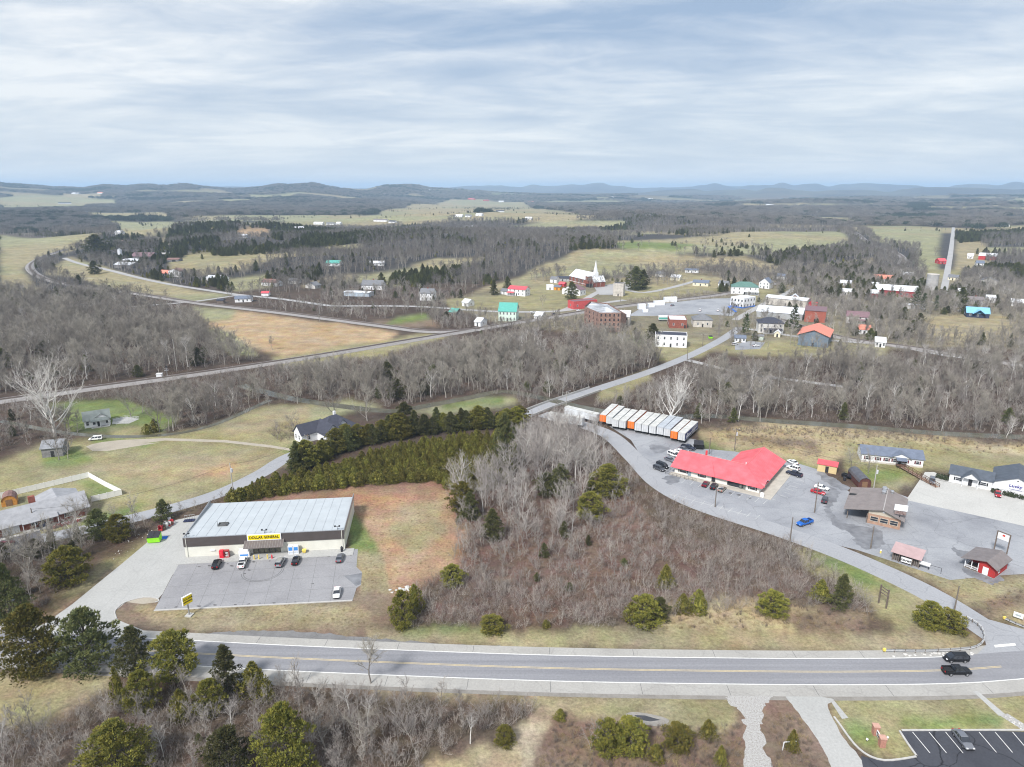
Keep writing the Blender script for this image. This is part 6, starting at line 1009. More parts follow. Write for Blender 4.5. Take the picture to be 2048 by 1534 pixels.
def vehicle(kind, colour, px, py, tox, toy, label, nm=None, group=None, s=1.0):
    p = G(px, py); q = G(tox, toy); rz = math.atan2(q.y - p.y, q.x - p.x); V = vehicle_meshes(kind); p.z += .015
    o = empty(nm or {'sedan': 'parked_car', 'suv': 'parked_suv', 'van': 'parked_van', 'pickup': 'pickup_truck'}[kind], p, rz, label, {'sedan': 'car', 'suv': 'car', 'van': 'van', 'pickup': 'pickup truck'}[kind], group)
    s *= .88; o.scale = (s, s, s * 1.04)
    for k in ('body', 'roof'):
        c = obj(k, V[k], o); c.material_slots[0].link = 'OBJECT'; c.material_slots[0].material = PB[colour]
    obj('cabin_glass', V['glass'], o); obj('bumper', V['bump'], o)
    if V['bed']: obj('bed_floor', V['bed'], o)
    ax = .29 * (V['xe'] - V['xs'])
    for x in (-ax * 1.02, ax * 1.08):
        for y in (-V['W'] / 2 + .12, V['W'] / 2 - .12):
            wl = obj('wheel', V['tyre'], o, (x, y, V['wr'])); obj('rim', V['rim'], wl)
    zt = .72 if kind == 'sedan' else .86
    for y in (-.62, .62): obj('headlight', V['head'], o, (V['xe'] - .10, y, zt - .08)); obj('tail_light', V['tail'], o, (V['xs'] + .04, y, zt + .08))
    return o
CAR = [('suv', 'black', 434, 1132, 438, 1123, 'black SUV parked nose-in, leftmost before the store'), ('pickup', 'white', 486, 1129, 491, 1117, 'white pickup truck with dark bed cover before the ice chest'), ('suv', 'silver', 561, 1128, 567, 1117, 'silver SUV parked just right of the bollards'), ('sedan', 'black', 592, 1124, 595, 1116, 'black sedan parked before the ice freezers'), ('sedan', 'dsilver', 680, 1119, 683, 1110, 'grey sedan parked at the far end of the store front'), ('sedan', 'white', 674, 1189, 673, 1196, 'white car alone on the outer edge of the store lot'),
 ('van', 'black', 1911, 1321, 1895, 1321, 'black minivan driving on the highway beside the pickup'), ('pickup', 'black', 1912, 1347, 1930, 1347, 'black pickup truck driving on the near lane of the highway'), ('sedan', 'dsilver', 1925, 1484, 1936, 1498, 'grey sedan parked in the freshly striped black lot'), ('van', 'white', 192, 880, 181, 881, 'white minivan parked by the creek footbridge'),
 ('suv', 'grey', 1318, 940, 1328, 944, 'dark SUV outermost in the row beside the red-roofed plaza'), ('van', 'black', 1325, 934, 1335, 938, 'black minivan second in the row beside the plaza'), ('sedan', 'dsilver', 1340, 922, 1350, 926, 'grey sedan third in the row beside the plaza'), ('van', 'white', 1347, 912, 1357, 916, 'white van fourth in the row beside the plaza'), ('sedan', 'white', 1360, 906, 1370, 909, 'white car fifth in the row beside the plaza'), ('sedan', 'dsilver', 1368, 901, 1378, 904, 'pale grey car sixth in the row beside the plaza'), ('pickup', 'navy', 1376, 898, 1388, 901, 'dark pickup farthest in the row beside the plaza'),
 ('sedan', 'maroon', 1411, 971, 1417, 964, 'maroon car parked before the plaza, left of two others'), ('suv', 'black', 1428, 976, 1434, 969, 'black SUV between the maroon and beige cars'), ('sedan', 'beige', 1444, 981, 1451, 974, 'beige sedan parked before the plaza, right of two others'),
 ('sedan', 'white', 1585, 927, 1575, 922, 'white sedan by the rear wing of the plaza'), ('suv', 'white', 1586, 939, 1574, 935, 'white SUV between the white sedan and the dark pickup'), ('pickup', 'navy', 1588, 951, 1575, 947, 'dark pickup parked beside the plaza side walk'), ('sedan', 'white', 1643, 978, 1655, 981, 'white car beside the light pole in the plaza lot'), ('sedan', 'red', 1636, 987, 1648, 990, 'red car nearest the light pole in the plaza lot'), ('suv', 'grey', 1649, 1003, 1652, 994, 'grey SUV facing the restaurant across the lot'), ('pickup', 'blue', 1609, 1049, 1599, 1052, 'bright blue open-bed truck alone on the plaza lot'), ('suv', 'dsilver', 1864, 965, 1864, 971, 'dark grey SUV on the pale concrete lot'), ('sedan', 'red', 1995, 991, 1997, 999, 'red car before the lettered hall'),
 ('pickup', 'maroon', 8, 1096, 20, 1090, 'maroon pickup with white roof in the ranch house drive'), ('pickup', 'black', 1700, 958, 1712, 962, 'black trailer-hauling truck under the restaurant bay roof'),
 ('sedan', 'white', 1921, 622, 1908, 622, 'white car beside the blue-roofed house'), ('pickup', 'white', 1400, 622, 1403, 615, 'white service truck in the town yard'), ('pickup', 'white', 1436, 622, 1438, 614, 'second white service truck in the town yard'), ('van', 'white', 1470, 690, 1480, 688, 'white van in the workshop yard'), ('sedan', 'white', 1512, 693, 1522, 692, 'white car by the workshop yard trailers'), ('sedan', 'black', 1758, 683, 1770, 685, 'black car on the road below the brick hall'), ('sedan', 'navy', 1108, 629, 1115, 628, 'dark car at the railway crossing street'), ('sedan', 'white', 1157, 622, 1163, 621, 'white car parked before the red shop'), ('van', 'white', 1065, 627, 1075, 626, 'white van parked right of the mint house'), ('sedan', 'silver', 1322, 640, 1332, 640, 'silver car beside the teal-striped trailer'), ('sedan', 'dsilver', 1345, 612, 1355, 610, 'grey car in the middle of the town yard')]
for c in CAR: vehicle(c[0], c[1], c[2], c[3], c[4], c[5], c[6])
# open the restaurant bay truck onto the bay itself
# ---------------------------------------------------------------- semi-trailers
TW = M('trailer_white', (.56, .58, .60), .5, .16, .35); TWR = M('trailer_roof', (.52, .52, .50), .6, .22, .5); TOR = M('trailer_orange', (.78, .17, .02), .5, .1, .8, col2=(.8, .22, .05)); TBL = M('trailer_navy', (.02, .035, .16), .5, .2, .5); TGR = M('trailer_grey', (.40, .43, .47), .5, .2, .5); SK = M('trailer_chassis', (.03, .03, .03), .8, .2, 2)
def trailer(px, py, tox, toy, label, side=TW, rear=TW, art=False, L_=15.5, rust=False):
    p, q = G(px, py), G(tox, toy); rz = math.atan2(q.y - p.y, q.x - p.x); o = empty('semi_trailer', p, rz, label, 'trailer', 'parked semi-trailers'); CLEAR.append(np.array([[p.x + dx, p.y + dy] for dx, dy in ((-4, -3), (4, -3), (14, 14), (4, 16))]))
    MB().box(0, L_, -1.28, 1.28, 1.15, 3.95).build('box', side, o); MB().box(-.02, L_ + .02, -1.3, 1.3, 3.95, 4.08).build('roof', TGR if rust else TWR, o)
    for s in (-1, 1): dr = MB().box(-.08, -.01, min(s * .04, s * 1.2), max(s * .04, s * 1.2), 1.2, 3.85).build('rear_door', rear, o); MB().box(-.14, -.085, s * .45 - .03, s * .45 + .03, 1.3, 3.75).build('lock_rod', METAL, dr)
    MB().box(0, L_, -1.31, -1.285, 1.15, 1.35).box(0, L_, 1.285, 1.31, 1.15, 1.35).build('side_rail', METAL, o); MB().box(.3, L_ - .3, -.6, .6, .85, 1.14).box(-.05, .1, -1.1, 1.1, .55, .7).build('chassis', SK, o)
    for x in (1.4, 2.6):
        for y in (-.95, .95): w_ = MB().cyl((x, y - .28, .5), (x, y + .28, .5), .5, n=12).build('wheel', TYRE, o)
    for y in (-.8, .8): MB().box(L_ - 3.2, L_ - 3.0, y - .08, y + .08, 0, 1.1).build('landing_leg', SK, o)
    if art:
        g = MB().box(.15, L_ - .15, -1.345, -1.315, 1.5, 3.8).build('side_graphic', TBL, o)
        for k, (x0, x1, z0, z1) in enumerate(((1.5, 7.2, 1.75, 2.2), (.9, 5, 2.35, 2.7), (6.2, 14.8, 2.25, 2.55), (7.6, 14.4, 3.0, 3.3), (8.5, 12, 1.7, 1.95), (2.2, 3.0, 2.75, 3.4))): MB().add([(x0, -1.37, z0), (x1, -1.37, z0 + .25), (x1, -1.37, z1 + .25), (x0, -1.37, z1)], [(0, 1, 2, 3)]).build('stripe', WHITE, g)
    return o
TR = [(1205, 849, 'o', 'first'), (1218, 853, 'w', 'second'), (1230, 859, 'w', 'third'), (1244, 861.5, 'w', 'fourth'), (1261, 862.5, 'o', 'fifth'), (1275, 867, 'w', 'sixth'), (1289, 869.5, 'w', 'seventh'), (1304, 872.5, 'w', 'eighth'), (1319, 874.5, 'g', 'ninth'), (1333, 877.5, 'g', 'tenth'), (1347, 883, 'o', 'eleventh'), (1362, 886.5, 'a', 'last')]
for x, y, k, nth in TR:
    desc = {'o': 'semi-trailer with orange sides and doors, %s from the bridge end of the row', 'w': 'plain white semi-trailer, %s from the bridge end of the row', 'g': 'dull grey-roofed semi-trailer, %s from the bridge end of the row', 'a': 'white semi-trailer with navy striped side, %s in the row'}[k] % nth
    trailer(x, y, x + 24, y - 22.5, desc, TOR if k == 'o' else TGR if k == 'g' else TW, TOR if k == 'o' else TW, k == 'a', rust=k == 'g')
trailer(1196, 847, 1140, 833, 'long white semi-trailer parked crosswise at the bridge end', L_=15.5); trailer(1166, 855, 1112, 846, 'white semi-trailer half hidden behind the bare trees', L_=14.5)
# dumpsters, carts, bits
def dumpster(label, px, py, rzd, m_, lid=DARK, s=1.0):
    p = G(px, py); o = empty('dumpster', p, rad(rzd), label, 'dumpster'); o.scale = (s, s, s); MB().add([(-1.1, -.7, .15), (1.1, -.7, .15), (1.1, .8, .15), (-1.1, .8, .15), (-1.1, -.9, 1.25), (1.1, -.9, 1.25), (1.1, .9, 1.7), (-1.1, .9, 1.7)], [(0, 3, 2, 1), (0, 1, 5, 4), (1, 2, 6, 5), (2, 3, 7, 6), (3, 0, 4, 7)]).build('bin', m_, o); MB().slab([(-1.1, -.95, 1.27), (-.03, -.95, 1.27), (-.03, .95, 1.74), (-1.1, .95, 1.74)], -.06).slab([(.03, -.95, 1.27), (1.1, -.95, 1.27), (1.1, .95, 1.74), (.03, .95, 1.74)], -.06).build('lid', lid, o); MB().box(-1.25, -1.1, -.3, .3, .7, .9).box(1.1, 1.25, -.3, .3, .7, .9).build('lift_pocket', m_, o); return o
LIME = M('lime_green', (.30, .78, .03), .5, .1, 1); dumpster('lime green dumpster beside the store driveway', 310, 1083, 10, LIME, s=1.35); dumpster('black dumpster behind the red-roofed plaza', 1397, 897, -12, M('black_steel', (.012, .013, .014), .6, .2, 2), s=1.5); dumpster('lime green dumpster beside the brown barrel shed', 1711, 959, -10, LIME, s=1.2); dumpster('small lime dumpster beside the town road', 1421, 677, 0, LIME)
p = G(326, 1076); o = empty('plastic_sheet', p, .2, 'flat blue plastic lid lying beside the lime dumpster', 'plastic lid'); MB().box(-1.1, 1.1, -.8, .8, .02, .1).build('panel', BLUEB, o); MB().box(-1, 1, -.05, .05, .1, .16).build('ridge', BLUEB, o)
CARTC = [(.4, .04, .05), (.08, .06, .05), (.3, .32, .35), (.5, .5, .5)]
for k, (px, py) in enumerate(((322, 1062), (328, 1060), (333, 1056), (338, 1054), (343, 1050), (331, 1052), (340, 1046))):
    p = G(px, py); o = empty('roll_cart', p, rad(20 * k), 'wire roll cart in the jumble by the store corner', 'cart', 'roll carts by the store corner'); c = M('cart_%d' % (k % 4), CARTC[k % 4], .6, .3, 2)
    MB().box(-.5, .5, -.4, .4, .18, .26).box(-.5, -.44, -.4, .4, .26, 1.6).box(.44, .5, -.4, .4, .26, 1.6).box(-.44, .44, .34, .4, .26, 1.5).build('cage', c, o); MB().box(-.4, .4, -.3, .3, .26, .5 + .5 * (k % 3) * .8).build('load', M('cart_load_%d' % (k % 3), [(.45, .03, .03), (.18, .13, .09), (.5, .52, .5)][k % 3], .8, .3, 2), o)
    for x in (-.42, .42): MB().cyl((x, -.3, .09), (x, -.24, .09), .09, n=7).build('caster', DARK, o)
for k in range(4):
    p = G(371 + 5 * k, 1043 - .4 * k); o = empty('stock_trolley', p, .1, 'dark blue stock trolley in the row by the store rear corner', 'trolley', 'stock trolleys by the store rear corner'); MB().box(-.4, .4, -.7, .7, .2, .35).build('deck', M('trolley_navy', (.03, .035, .08), .6, .2, 2), o); MB().cyl((-.35, .65, .3), (-.35, .65, 1.6), .04, n=5).cyl((.35, .65, .3), (.35, .65, 1.6), .04, n=5).cyl((-.35, .65, 1.6), (.35, .65, 1.6), .04, n=5).build('handle', METAL, o)
    for y in (-.5, .5): MB().cyl((-.3, y, .1), (.3, y, .1), .1, n=7).build('wheel', DARK, o)
p = G(1689, 961); o = empty('burn_barrel', p, 0, 'black drum standing near the brown barrel shed', 'drum'); MB().cyl((0, 0, 0), (0, 0, 1.1), .45, n=10).build('body', DARK, o); MB().cyl((0, 0, 1.1), (0, 0, 1.16), .48, n=10).build('rim', DARK, o)
p = G(1331, 642); o = empty('teal_trailer', p, 0, 'white box trailer with teal stripe by the brick depot', 'trailer'); MB().box(-5, 5, -1.3, 1.3, 1, 3.9).build('box', WHITE, o); MB().box(-4.9, 4.9, -1.36, -1.305, 1.4, 2.8).build('stripe', R_TEAL, o)
for x in (-3.5, 3.5): MB().cyl((x, -1.1, .5), (x, 1.1, .5), .5, n=10).build('wheel', TYRE, o)
# yard tanks and pallets in town
for k, (px, py, sx, hh) in enumerate(((1283, 618, 6, 4), (1318, 610, 9, 3.5), (1340, 604, 11, 4.2), (1302, 614, 5, 3), (1290, 624, 4, 2.2))):
    p = G(px, py); o = empty('yard_cabin', p, rad(12), ['white storage container nearest the mill end of the town yard', 'white storage container in the middle of the town yard', 'largest white storage container in the town yard', 'small white storage container in the town yard', 'low white crate at the front of the town yard'][k], 'container'); MB().box(-sx / 2, sx / 2, -1.3, 1.3, 0, hh).build('box', WHITE, o); MB().box(-sx / 2 - .06, -sx / 2, -1.1, 1.1, .1, hh - .2).build('door', M('panel_grey', (.5, .55, .62)), o)
# ---------------------------------------------------------------- poles and wires
PW = M('pole_timber', (.17, .145, .125), .9, .2, 2); PWL = M('pole_pale', (.40, .385, .36), .85, .15, 2)
def pole(px, py, toppy, label, arm=True, can=False, mat=PW, lamp=False, r=.15):
    p = G(px, py); zt = ZAT(p, toppy) - p.z; o = empty('utility_pole', p, rad(RND.uniform(-30, 30)), label, 'utility pole'); MB().cyl((0, 0, 0), (0, 0, zt), r * 1.2, r * .8, 7).build('shaft', mat, o)
    if arm:
        MB().box(-1.2, 1.2, -.07, .07, zt - .7, zt - .55).build('crossarm', mat, o)
        for x in (-1.05, .0, 1.05): MB().cyl((x, 0, zt - .55), (x, 0, zt - .3), .06, n=5).build('insulator', WHITE, o)
    if can: MB().cyl((.35, 0, zt - 2.9), (.35, 0, zt - 1.7), .32, n=8).build('transformer', mt('transformer_grey', (.5, .51, .53)), o)
    if lamp: MB().cyl((0, 0, zt - .2), (1.3, .2, zt + .2), .05, n=5).box(1.1, 1.8, .0, .35, zt + .12, zt + .26).build('lamp_head', METAL, o)
    return Vector((p.x, p.y, p.z + zt - .4))
tops = {}
for k, args in {'a': (468, 997, 926, 'grey pole with transformer can above the cedars beside the old road', False, True, PWL), 'b': (69, 1052, 1016, 'dark pole in front of the brick ranch house', False, True), 'c': (22, 1242, 1201, 'pale bent lamp pole at the left edge by the highway', False, False, PWL, True), 'd': (617, 893, 868, 'short dark pole beside the gabled farmhouse', True), 'e': (1132, 822, 783, 'pale street pole beside the creek bridge', True, False, PWL, True), 'f': (1418, 908, 876, 'dark pole rising behind the red-roofed plaza', False), 'g': (1469, 901, 856, 'dark power pole in the green strip beyond the plaza', True, True), 'h': (1430, 1014, 975, 'lamp pole in the middle of the plaza lot', False, False, PW, True), 'i': (1629, 1025, 965, 'slim pole beside the red and white cars', False), 'j': (1579, 1090, 1034, 'leaning dark pole beside the side road opposite the blue truck', False), 'k': (1741, 1097, 1052, 'thin pole at the side road edge by the damp patch', False), 'l': (1747, 978, 930, 'pole with transformer behind the brown barrel shed', False, True, PWL), 'm': (1908, 1224, 1172, 'dark pole standing at the junction guardrail', False), 'n': (354, 742, 678, 'tall pale pole beside the railway box', False, False, PWL), 'o': (1374, 723, 690, 'thin pole beside the bridge end of the creek road', False), 'p': (1241, 603, 584, 'town pole below the concrete block tower', True), 'q': (1636, 604, 580, 'town pole beside the red caboose', True), 'r': (1660, 616, 594, 'town pole behind the brick hall', True), 's': (931, 585, 560, 'pale pole at the dark wood edge left of the hill house', False, False, PWL), 't': (1405, 693, 668, 'pole at the corner of the white block', True), 'u': (1245, 640, 618, 'town pole at the mill annex', True), 'v': (1290, 615, 594, 'pole at the edge of the town yard', True)}.items(): tops[k] = pole(*args)
CAB = M('cable_black', (.02, .02, .02), .7, .1, 1)
def wire(p, q, sag, label, r=.032):
    m = MB(); n = 14; pr = None
    for i in range(n + 1): t_ = i / n; c = p.lerp(q, t_) - Vector((0, 0, sag * 4 * t_ * (1 - t_))); (m.cyl(pr, c, r, n=3, cap=False) if pr is not None else None); pr = c
    tag(m.build('power_line', CAB), label, 'power line')
wire(tops['a'], tops['d'], 2.0, 'overhead cable from the transformer pole to the farmhouse pole'); wire(tops['b'], tops['a'], 2.5, 'overhead cable from the ranch house pole to the transformer pole'); wire(tops['g'], tops['l'], 1.5, 'overhead cable from the plaza power pole to the barrel shed pole'); wire(tops['h'], tops['f'], 1.0, 'overhead cable from the lot lamp pole to the plaza rear pole'); wire(tops['l'], G(2100, 1040) + Vector((0, 0, 8)), 1.5, 'overhead cable crossing the pale concrete lot'); wire(tops['d'], tops['e'], 2.5, 'overhead cable from the farmhouse pole to the bridge pole')
p = G(320, 757); o = empty('signal_box', p, rad(8), 'white railway equipment hut beside the embankment', 'hut'); MB().box(-1.2, 1.2, -1, 1, 0, 2.4).build('cabinet', WHITE, o); MB().box(-1.35, 1.35, -1.15, 1.15, 2.4, 2.6).build('roof', WHITE, o)
p = G(335, 753); o = empty('signal_gantry', p, rad(8), 'small railway signal platform with railings', 'signal'); MB().cyl((0, 0, 0), (0, 0, 5.5), .15, n=6).build('mast', METAL, o); MB().box(-1, 1, -.6, .6, 3.2, 3.3).box(-1, 1, -.6, -.54, 4.2, 4.28).build('platform', METAL, o); MB().box(-.3, .3, -.25, .1, 4.6, 5.6).build('signal_head', DARK, o)
# ---------------------------------------------------------------- guardrails
GR = M('guardrail_steel', (.40, .405, .415), .55, .12, 1)
def guardrail(pts, label, end=None):
    p = smooth_path([G(a, c) for a, c in pts], 1.9); b0 = Vector((p[0][0], p[0][1], 0)); o = empty('guardrail', b0, 0, label, 'guardrail'); q = p - p[0]
    nrm = ribbon_pts(p, .08) - p; vs = []; prof = [(-1.2, .38), (.5, .48), (-.6, .58), (.5, .68), (-1.2, .80)]
    for i in range(len(q)):
        for off, z_ in prof: vs.append((q[i][0] + nrm[i][0] * off * 2, q[i][1] + nrm[i][1] * off * 2, z_))
    k = len(prof); me_ = mesh_from('beam', vs, [(i * k + j, i * k + j + 1, (i + 1) * k + j + 1, (i + 1) * k + j) for i in range(len(q) - 1) for j in range(k - 1)], [GR]); obj('beam', me_, o)
    pm = MB().box(-.08, .08, -.08, .08, -.1, .8).mesh('post', WOOD)
    for i in range(0, len(q)): obj('post', pm, o, (q[i][0], q[i][1], 0))
    MB().box(-.25, .25, -.2, .2, .3, .85).build('end_cap', YEL, o); return o
guardrail([(1768, 1304), (1850, 1305), (1920, 1302), (1952, 1296), (1966, 1284), (1966, 1268), (1955, 1252), (1932, 1238)], 'curved steel guardrail around the junction corner'); guardrail([(2008, 1240), (2030, 1250), (2060, 1262)], 'short steel guardrail at the right edge of the junction')
# white rocks, rubble, litter
ST_ = M('pale_rock', (.52, .51, .49), .9, .15, 2)
def rock_mesh(seed, r=.4):
    R_ = random.Random(seed); bm = bmesh.new(); bmesh.ops.create_icosphere(bm, subdivisions=1, radius=r)
    for v in bm.verts: v.co *= R_.uniform(.65, 1.2); v.co.z *= .6
    me_ = bpy.data.meshes.new('rock'); bm.to_mesh(me_); bm.free(); me_.materials.append(ST_); return me_
RK = [rock_mesh(i) for i in range(4)]
def rocks(n, poly, label, group, smin=.3, smax=1.0):
    W = WP(poly); lo, hi = W.min(0), W.max(0); k = 0
    while k < n:
        x, y = rng.uniform(lo[0], hi[0]), rng.uniform(lo[1], hi[1])
        if not inside(W, np.array([x]), np.array([y]))[0]: continue
        o = obj('rock', RK[k % 4], None, (x, y, .02), RND.random() * 6); s_ = rng.uniform(smin, smax); o.scale = (s_, s_, s_); tag(o, label, 'rock', group); k += 1
rocks(26, [(1775, 1308), (1960, 1302), (1955, 1309), (1780, 1313)], 'pale riprap stone under the junction guardrail', 'riprap under the guardrail', .4, 1.2); rocks(14, [(778, 1178), (825, 1172), (822, 1182), (780, 1186)], 'white rock in the pile beside the cleared lot', 'rock pile beside the cleared lot', .6, 1.6)
rocks(24, [(240, 1085), (320, 1048), (330, 1056), (260, 1105), (215, 1130)], 'scrap of pale litter on the bank beside the store drive', 'litter on the bank', .2, .55); rocks(16, [(2005, 1432), (2020, 1430), (2060, 1455), (2048, 1462)], 'pale stone lining the roadside drain', 'stones in the roadside drain', .25, .6); rocks(10, [(1985, 935), (2035, 930), (2040, 940), (1990, 944)], 'pale rubble stone in the field behind the lettered hall', 'rubble behind the lettered hall', .6, 1.6)
# ================================================================== vegetation
TWIG = M('bare_twigs', (0.268, 0.244, 0.212), .9, .12, .5, rand=.28); BARK = M('grey_bark', (0.275, 0.252, 0.230), .9, .25, 1.5, rand=.3); PALE = M('pale_bark', (0.62, 0.605, 0.58), .85, .2, .8, rand=.15); BRUSHM = M('brush_twigs', (0.195, 0.158, 0.132), .9, .2, .6, rand=.35); FTWIG = M('far_bare_crown', (0.185, 0.168, 0.152), .95, .15, .2, rand=.28)
EVB_ = M('evergreen_branch', (0.10, 0.085, 0.07), .9, .2, 1); CED = M('cedar_leaf', (0.078, 0.096, 0.023), .8, .2, 1.6, rand=.28, col2=(0.255, 0.216, 0.042)); CEDD = M('dark_cedar_leaf', (0.055, 0.070, 0.028), .85, .2, 1.4, rand=.36, col2=(0.165, 0.160, 0.056)); FCED = M('far_evergreen', (0.045, 0.058, 0.036), .9, .25, .2, rand=.35); PINEM = M('pine_needles', (0.06, 0.09, 0.036), .8, .2, .7, rand=.2, col2=(0.12, 0.14, 0.06)); STRAWM = M('straw_tufts', (0.30, 0.235, 0.13), .95, .2, .6, rand=.25)
def tube(q, pts, r0, r1, sides, mi=0):
    n = len(pts); P = [np.array(p, float) for p in pts]; base = len(q.v)
    for i, p in enumerate(P):
        d = P[min(i + 1, n - 1)] - P[max(i - 1, 0)]; d /= np.linalg.norm(d) + 1e-9; a = np.cross(d, (0.31, 0.17, .93) if abs(d[2]) < .9 else (1, 0, 0)); a /= np.linalg.norm(a) + 1e-9; b = np.cross(d, a); r = r0 + (r1 - r0) * i / (n - 1)
        for k in range(sides): t_ = 2 * math.pi * k / sides; q.v.append(tuple(p + (a * math.cos(t_) + b * math.sin(t_)) * r))
    for i in range(n - 1):
        for k in range(sides): q.f.append((base + i * sides + k, base + i * sides + (k + 1) % sides, base + (i + 1) * sides + (k + 1) % sides, base + (i + 1) * sides + k)); q.m.append(mi)
def bare_tree(seed, h, spread=1.0, low=.28, nl=9, nb=6, nt=13, tw=.042, subs=3, rt=.22, up=.5):
    R_ = np.random.default_rng(seed); tr, cr = MB(), MB()
    def grow(p, d, L_, n, lift, wob):
        pts = [p]; d = d / np.linalg.norm(d)
        for i in range(n): d = d + R_.normal(0, wob, 3) + np.array((0, 0, lift)); d /= np.linalg.norm(d); p = p + d * L_ / n; pts.append(p)
        return pts
    trunk = grow(np.zeros(3) - (0, 0, .3), np.array((R_.normal(0, .06), R_.normal(0, .06), 1)), h * .86, 8, .06, .07); tube(tr, trunk, rt, .035, 6)
    limbs = [trunk[4:]]
    for i in range(nl):
        f = low + (.80 - low) * (i + R_.random()) / nl; x = f / .86 * 8; k = min(7, int(x)); p = trunk[k] + (trunk[k + 1] - trunk[k]) * (x - k); a = i * 2.4 + R_.uniform(-.5, .5); tilt = R_.uniform(.55, 1.0)
        l = h * spread * R_.uniform(.26, .44) * (1.15 - .55 * f); lm = grow(p, np.array((math.cos(a) * tilt, math.sin(a) * tilt, up + R_.uniform(0, .3))), l, 5, .13, .12); tube(tr, lm, rt * (.48 - .28 * f), .022, 4); limbs.append(lm)
    for lm in limbs:
        n = len(lm)
        for b in range(nb):
            x = (.25 + .75 * (b + R_.random()) / nb) * (n - 1); k = min(n - 2, int(x)); p = lm[k] + (lm[k + 1] - lm[k]) * (x - k); dd = lm[k + 1] - lm[k]; dd /= np.linalg.norm(dd)
            br = grow(p, dd + R_.normal(0, .6, 3) + (0, 0, .15), h * spread * R_.uniform(.09, .17), 3, .1, .18); tube(cr, br, .034, .012, 3)
            for t_ in range(nt):
                y = R_.random() * 3; j = min(2, int(y)); q0 = br[j] + (br[j + 1] - br[j]) * (y - j); dv = (br[j + 1] - br[j]); dv = dv / np.linalg.norm(dv) + R_.normal(0, .55, 3) + (0, 0, .28); dv /= np.linalg.norm(dv); l = h * R_.uniform(.05, .10); s = np.cross(dv, R_.normal(0, 1, 3)); s /= np.linalg.norm(s) + 1e-9
                tip = q0 + dv * l; cr.add([q0 + s * tw / 2, q0 - s * tw / 2, tip], [(0, 1, 2)])
                for u in range(subs): f = R_.uniform(.2, .85); q1 = q0 + dv * l * f; d2 = dv + R_.normal(0, .6, 3) + (0, 0, .15); d2 /= np.linalg.norm(d2); s2 = np.cross(d2, R_.normal(0, 1, 3)); s2 /= np.linalg.norm(s2) + 1e-9; cr.add([q1 + s2 * tw * .34, q1 - s2 * tw * .34, q1 + d2 * l * R_.uniform(.4, .8)], [(0, 1, 2)])
    return tr, cr
def merged(name, tr, cr, mats):
    m = MB(); m.add(tr.v, tr.f, 0); m.add(cr.v, cr.f, 1); return m.mesh(name, mats)
def brush(seed, h, stems=9, nt=9, tw=.03, wide=.45):
    R_ = np.random.default_rng(seed); q = MB()
    for i in range(stems):
        a = R_.random() * 6.28; r = R_.random() * wide * h * .5; p = np.array((math.cos(a) * r, math.sin(a) * r, -.1)); d = np.array((math.cos(a) * .35, math.sin(a) * .35, 1.0)) + R_.normal(0, .2, 3); pts = [p]; L_ = h * R_.uniform(.6, 1.05)
        for k in range(3): d = d / np.linalg.norm(d) + R_.normal(0, .12, 3); p = p + d * L_ / 3; pts.append(p)
        tube(q, pts, .022, .007, 3)
        for t_ in range(nt): y = R_.uniform(.5, 3); j = min(2, int(y)); q0 = pts[j] + (pts[j + 1] - pts[j]) * (y - j); dv = R_.normal(0, .5, 3) + (0, 0, .75); dv /= np.linalg.norm(dv); s = np.cross(dv, R_.normal(0, 1, 3)); s /= np.linalg.norm(s) + 1e-9; q.add([q0 + s * tw / 2, q0 - s * tw / 2, q0 + dv * h * R_.uniform(.15, .35)], [(0, 1, 2)])
    return q
def sprays(seed, n, place, size, q=None, flat=.4):
    R_ = np.random.default_rng(seed); q = q or MB()
    for i in range(n):
        c, out = place(R_); out = out / (np.linalg.norm(out) + 1e-9); s = size * R_.uniform(.6, 1.4)
        for k in range(3):
            d = out + R_.normal(0, .45, 3); d /= np.linalg.norm(d); e = np.cross(d, R_.normal(0, 1, 3)); e /= np.linalg.norm(e) + 1e-9
            q.add([c - d * s * .35 + e * s * .30, c - d * s * .35 - e * s * .30, c + d * s * .85 + np.array((0, 0, s * .12))], [(0, 1, 2)])
    return q
def cedar(seed, h=4.5, r=1.35, n=820, size=.23, belly=.16):
    def place(R_):
        z = R_.random() ** 1.25; a = R_.random() * 6.283; lob = 1 + .22 * math.sin(a * 3 + seed) + .16 * math.sin(a * 5 + z * 9 + seed); rr = r * lob * (min(1, z / belly + .45)) * (1 - z ** 1.5) ** .75 * R_.uniform(.74, 1.06); return np.array((rr * math.cos(a), rr * math.sin(a), .12 + z * h)), np.array((math.cos(a), math.sin(a), .75))
    q = sprays(seed, n, place, size); base = len(q.v); m = 7    # dense inner twigs
    for j, (zz, f) in enumerate(((.04, .3), (.35, .46), (.72, .28))):
        for k in range(m): a = 6.283 * k / m + j; q.v.append((r * f * math.cos(a), r * f * math.sin(a), zz * h + .1))
    q.v.append((0, 0, h * .95))
    for j in range(2):
        for k in range(m): q.f.append((base + j * m + k, base + j * m + (k + 1) % m, base + (j + 1) * m + (k + 1) % m, base + (j + 1) * m + k)); q.m.append(0)
    for k in range(m): q.f.append((base + 2 * m + k, base + 2 * m + (k + 1) % m, base + 3 * m)); q.m.append(0)
    t_ = MB(); tube(t_, [(0, 0, -.2), (.05, 0, h * .4), (0, .03, h * .85)], .09, .03, 5); return t_, q
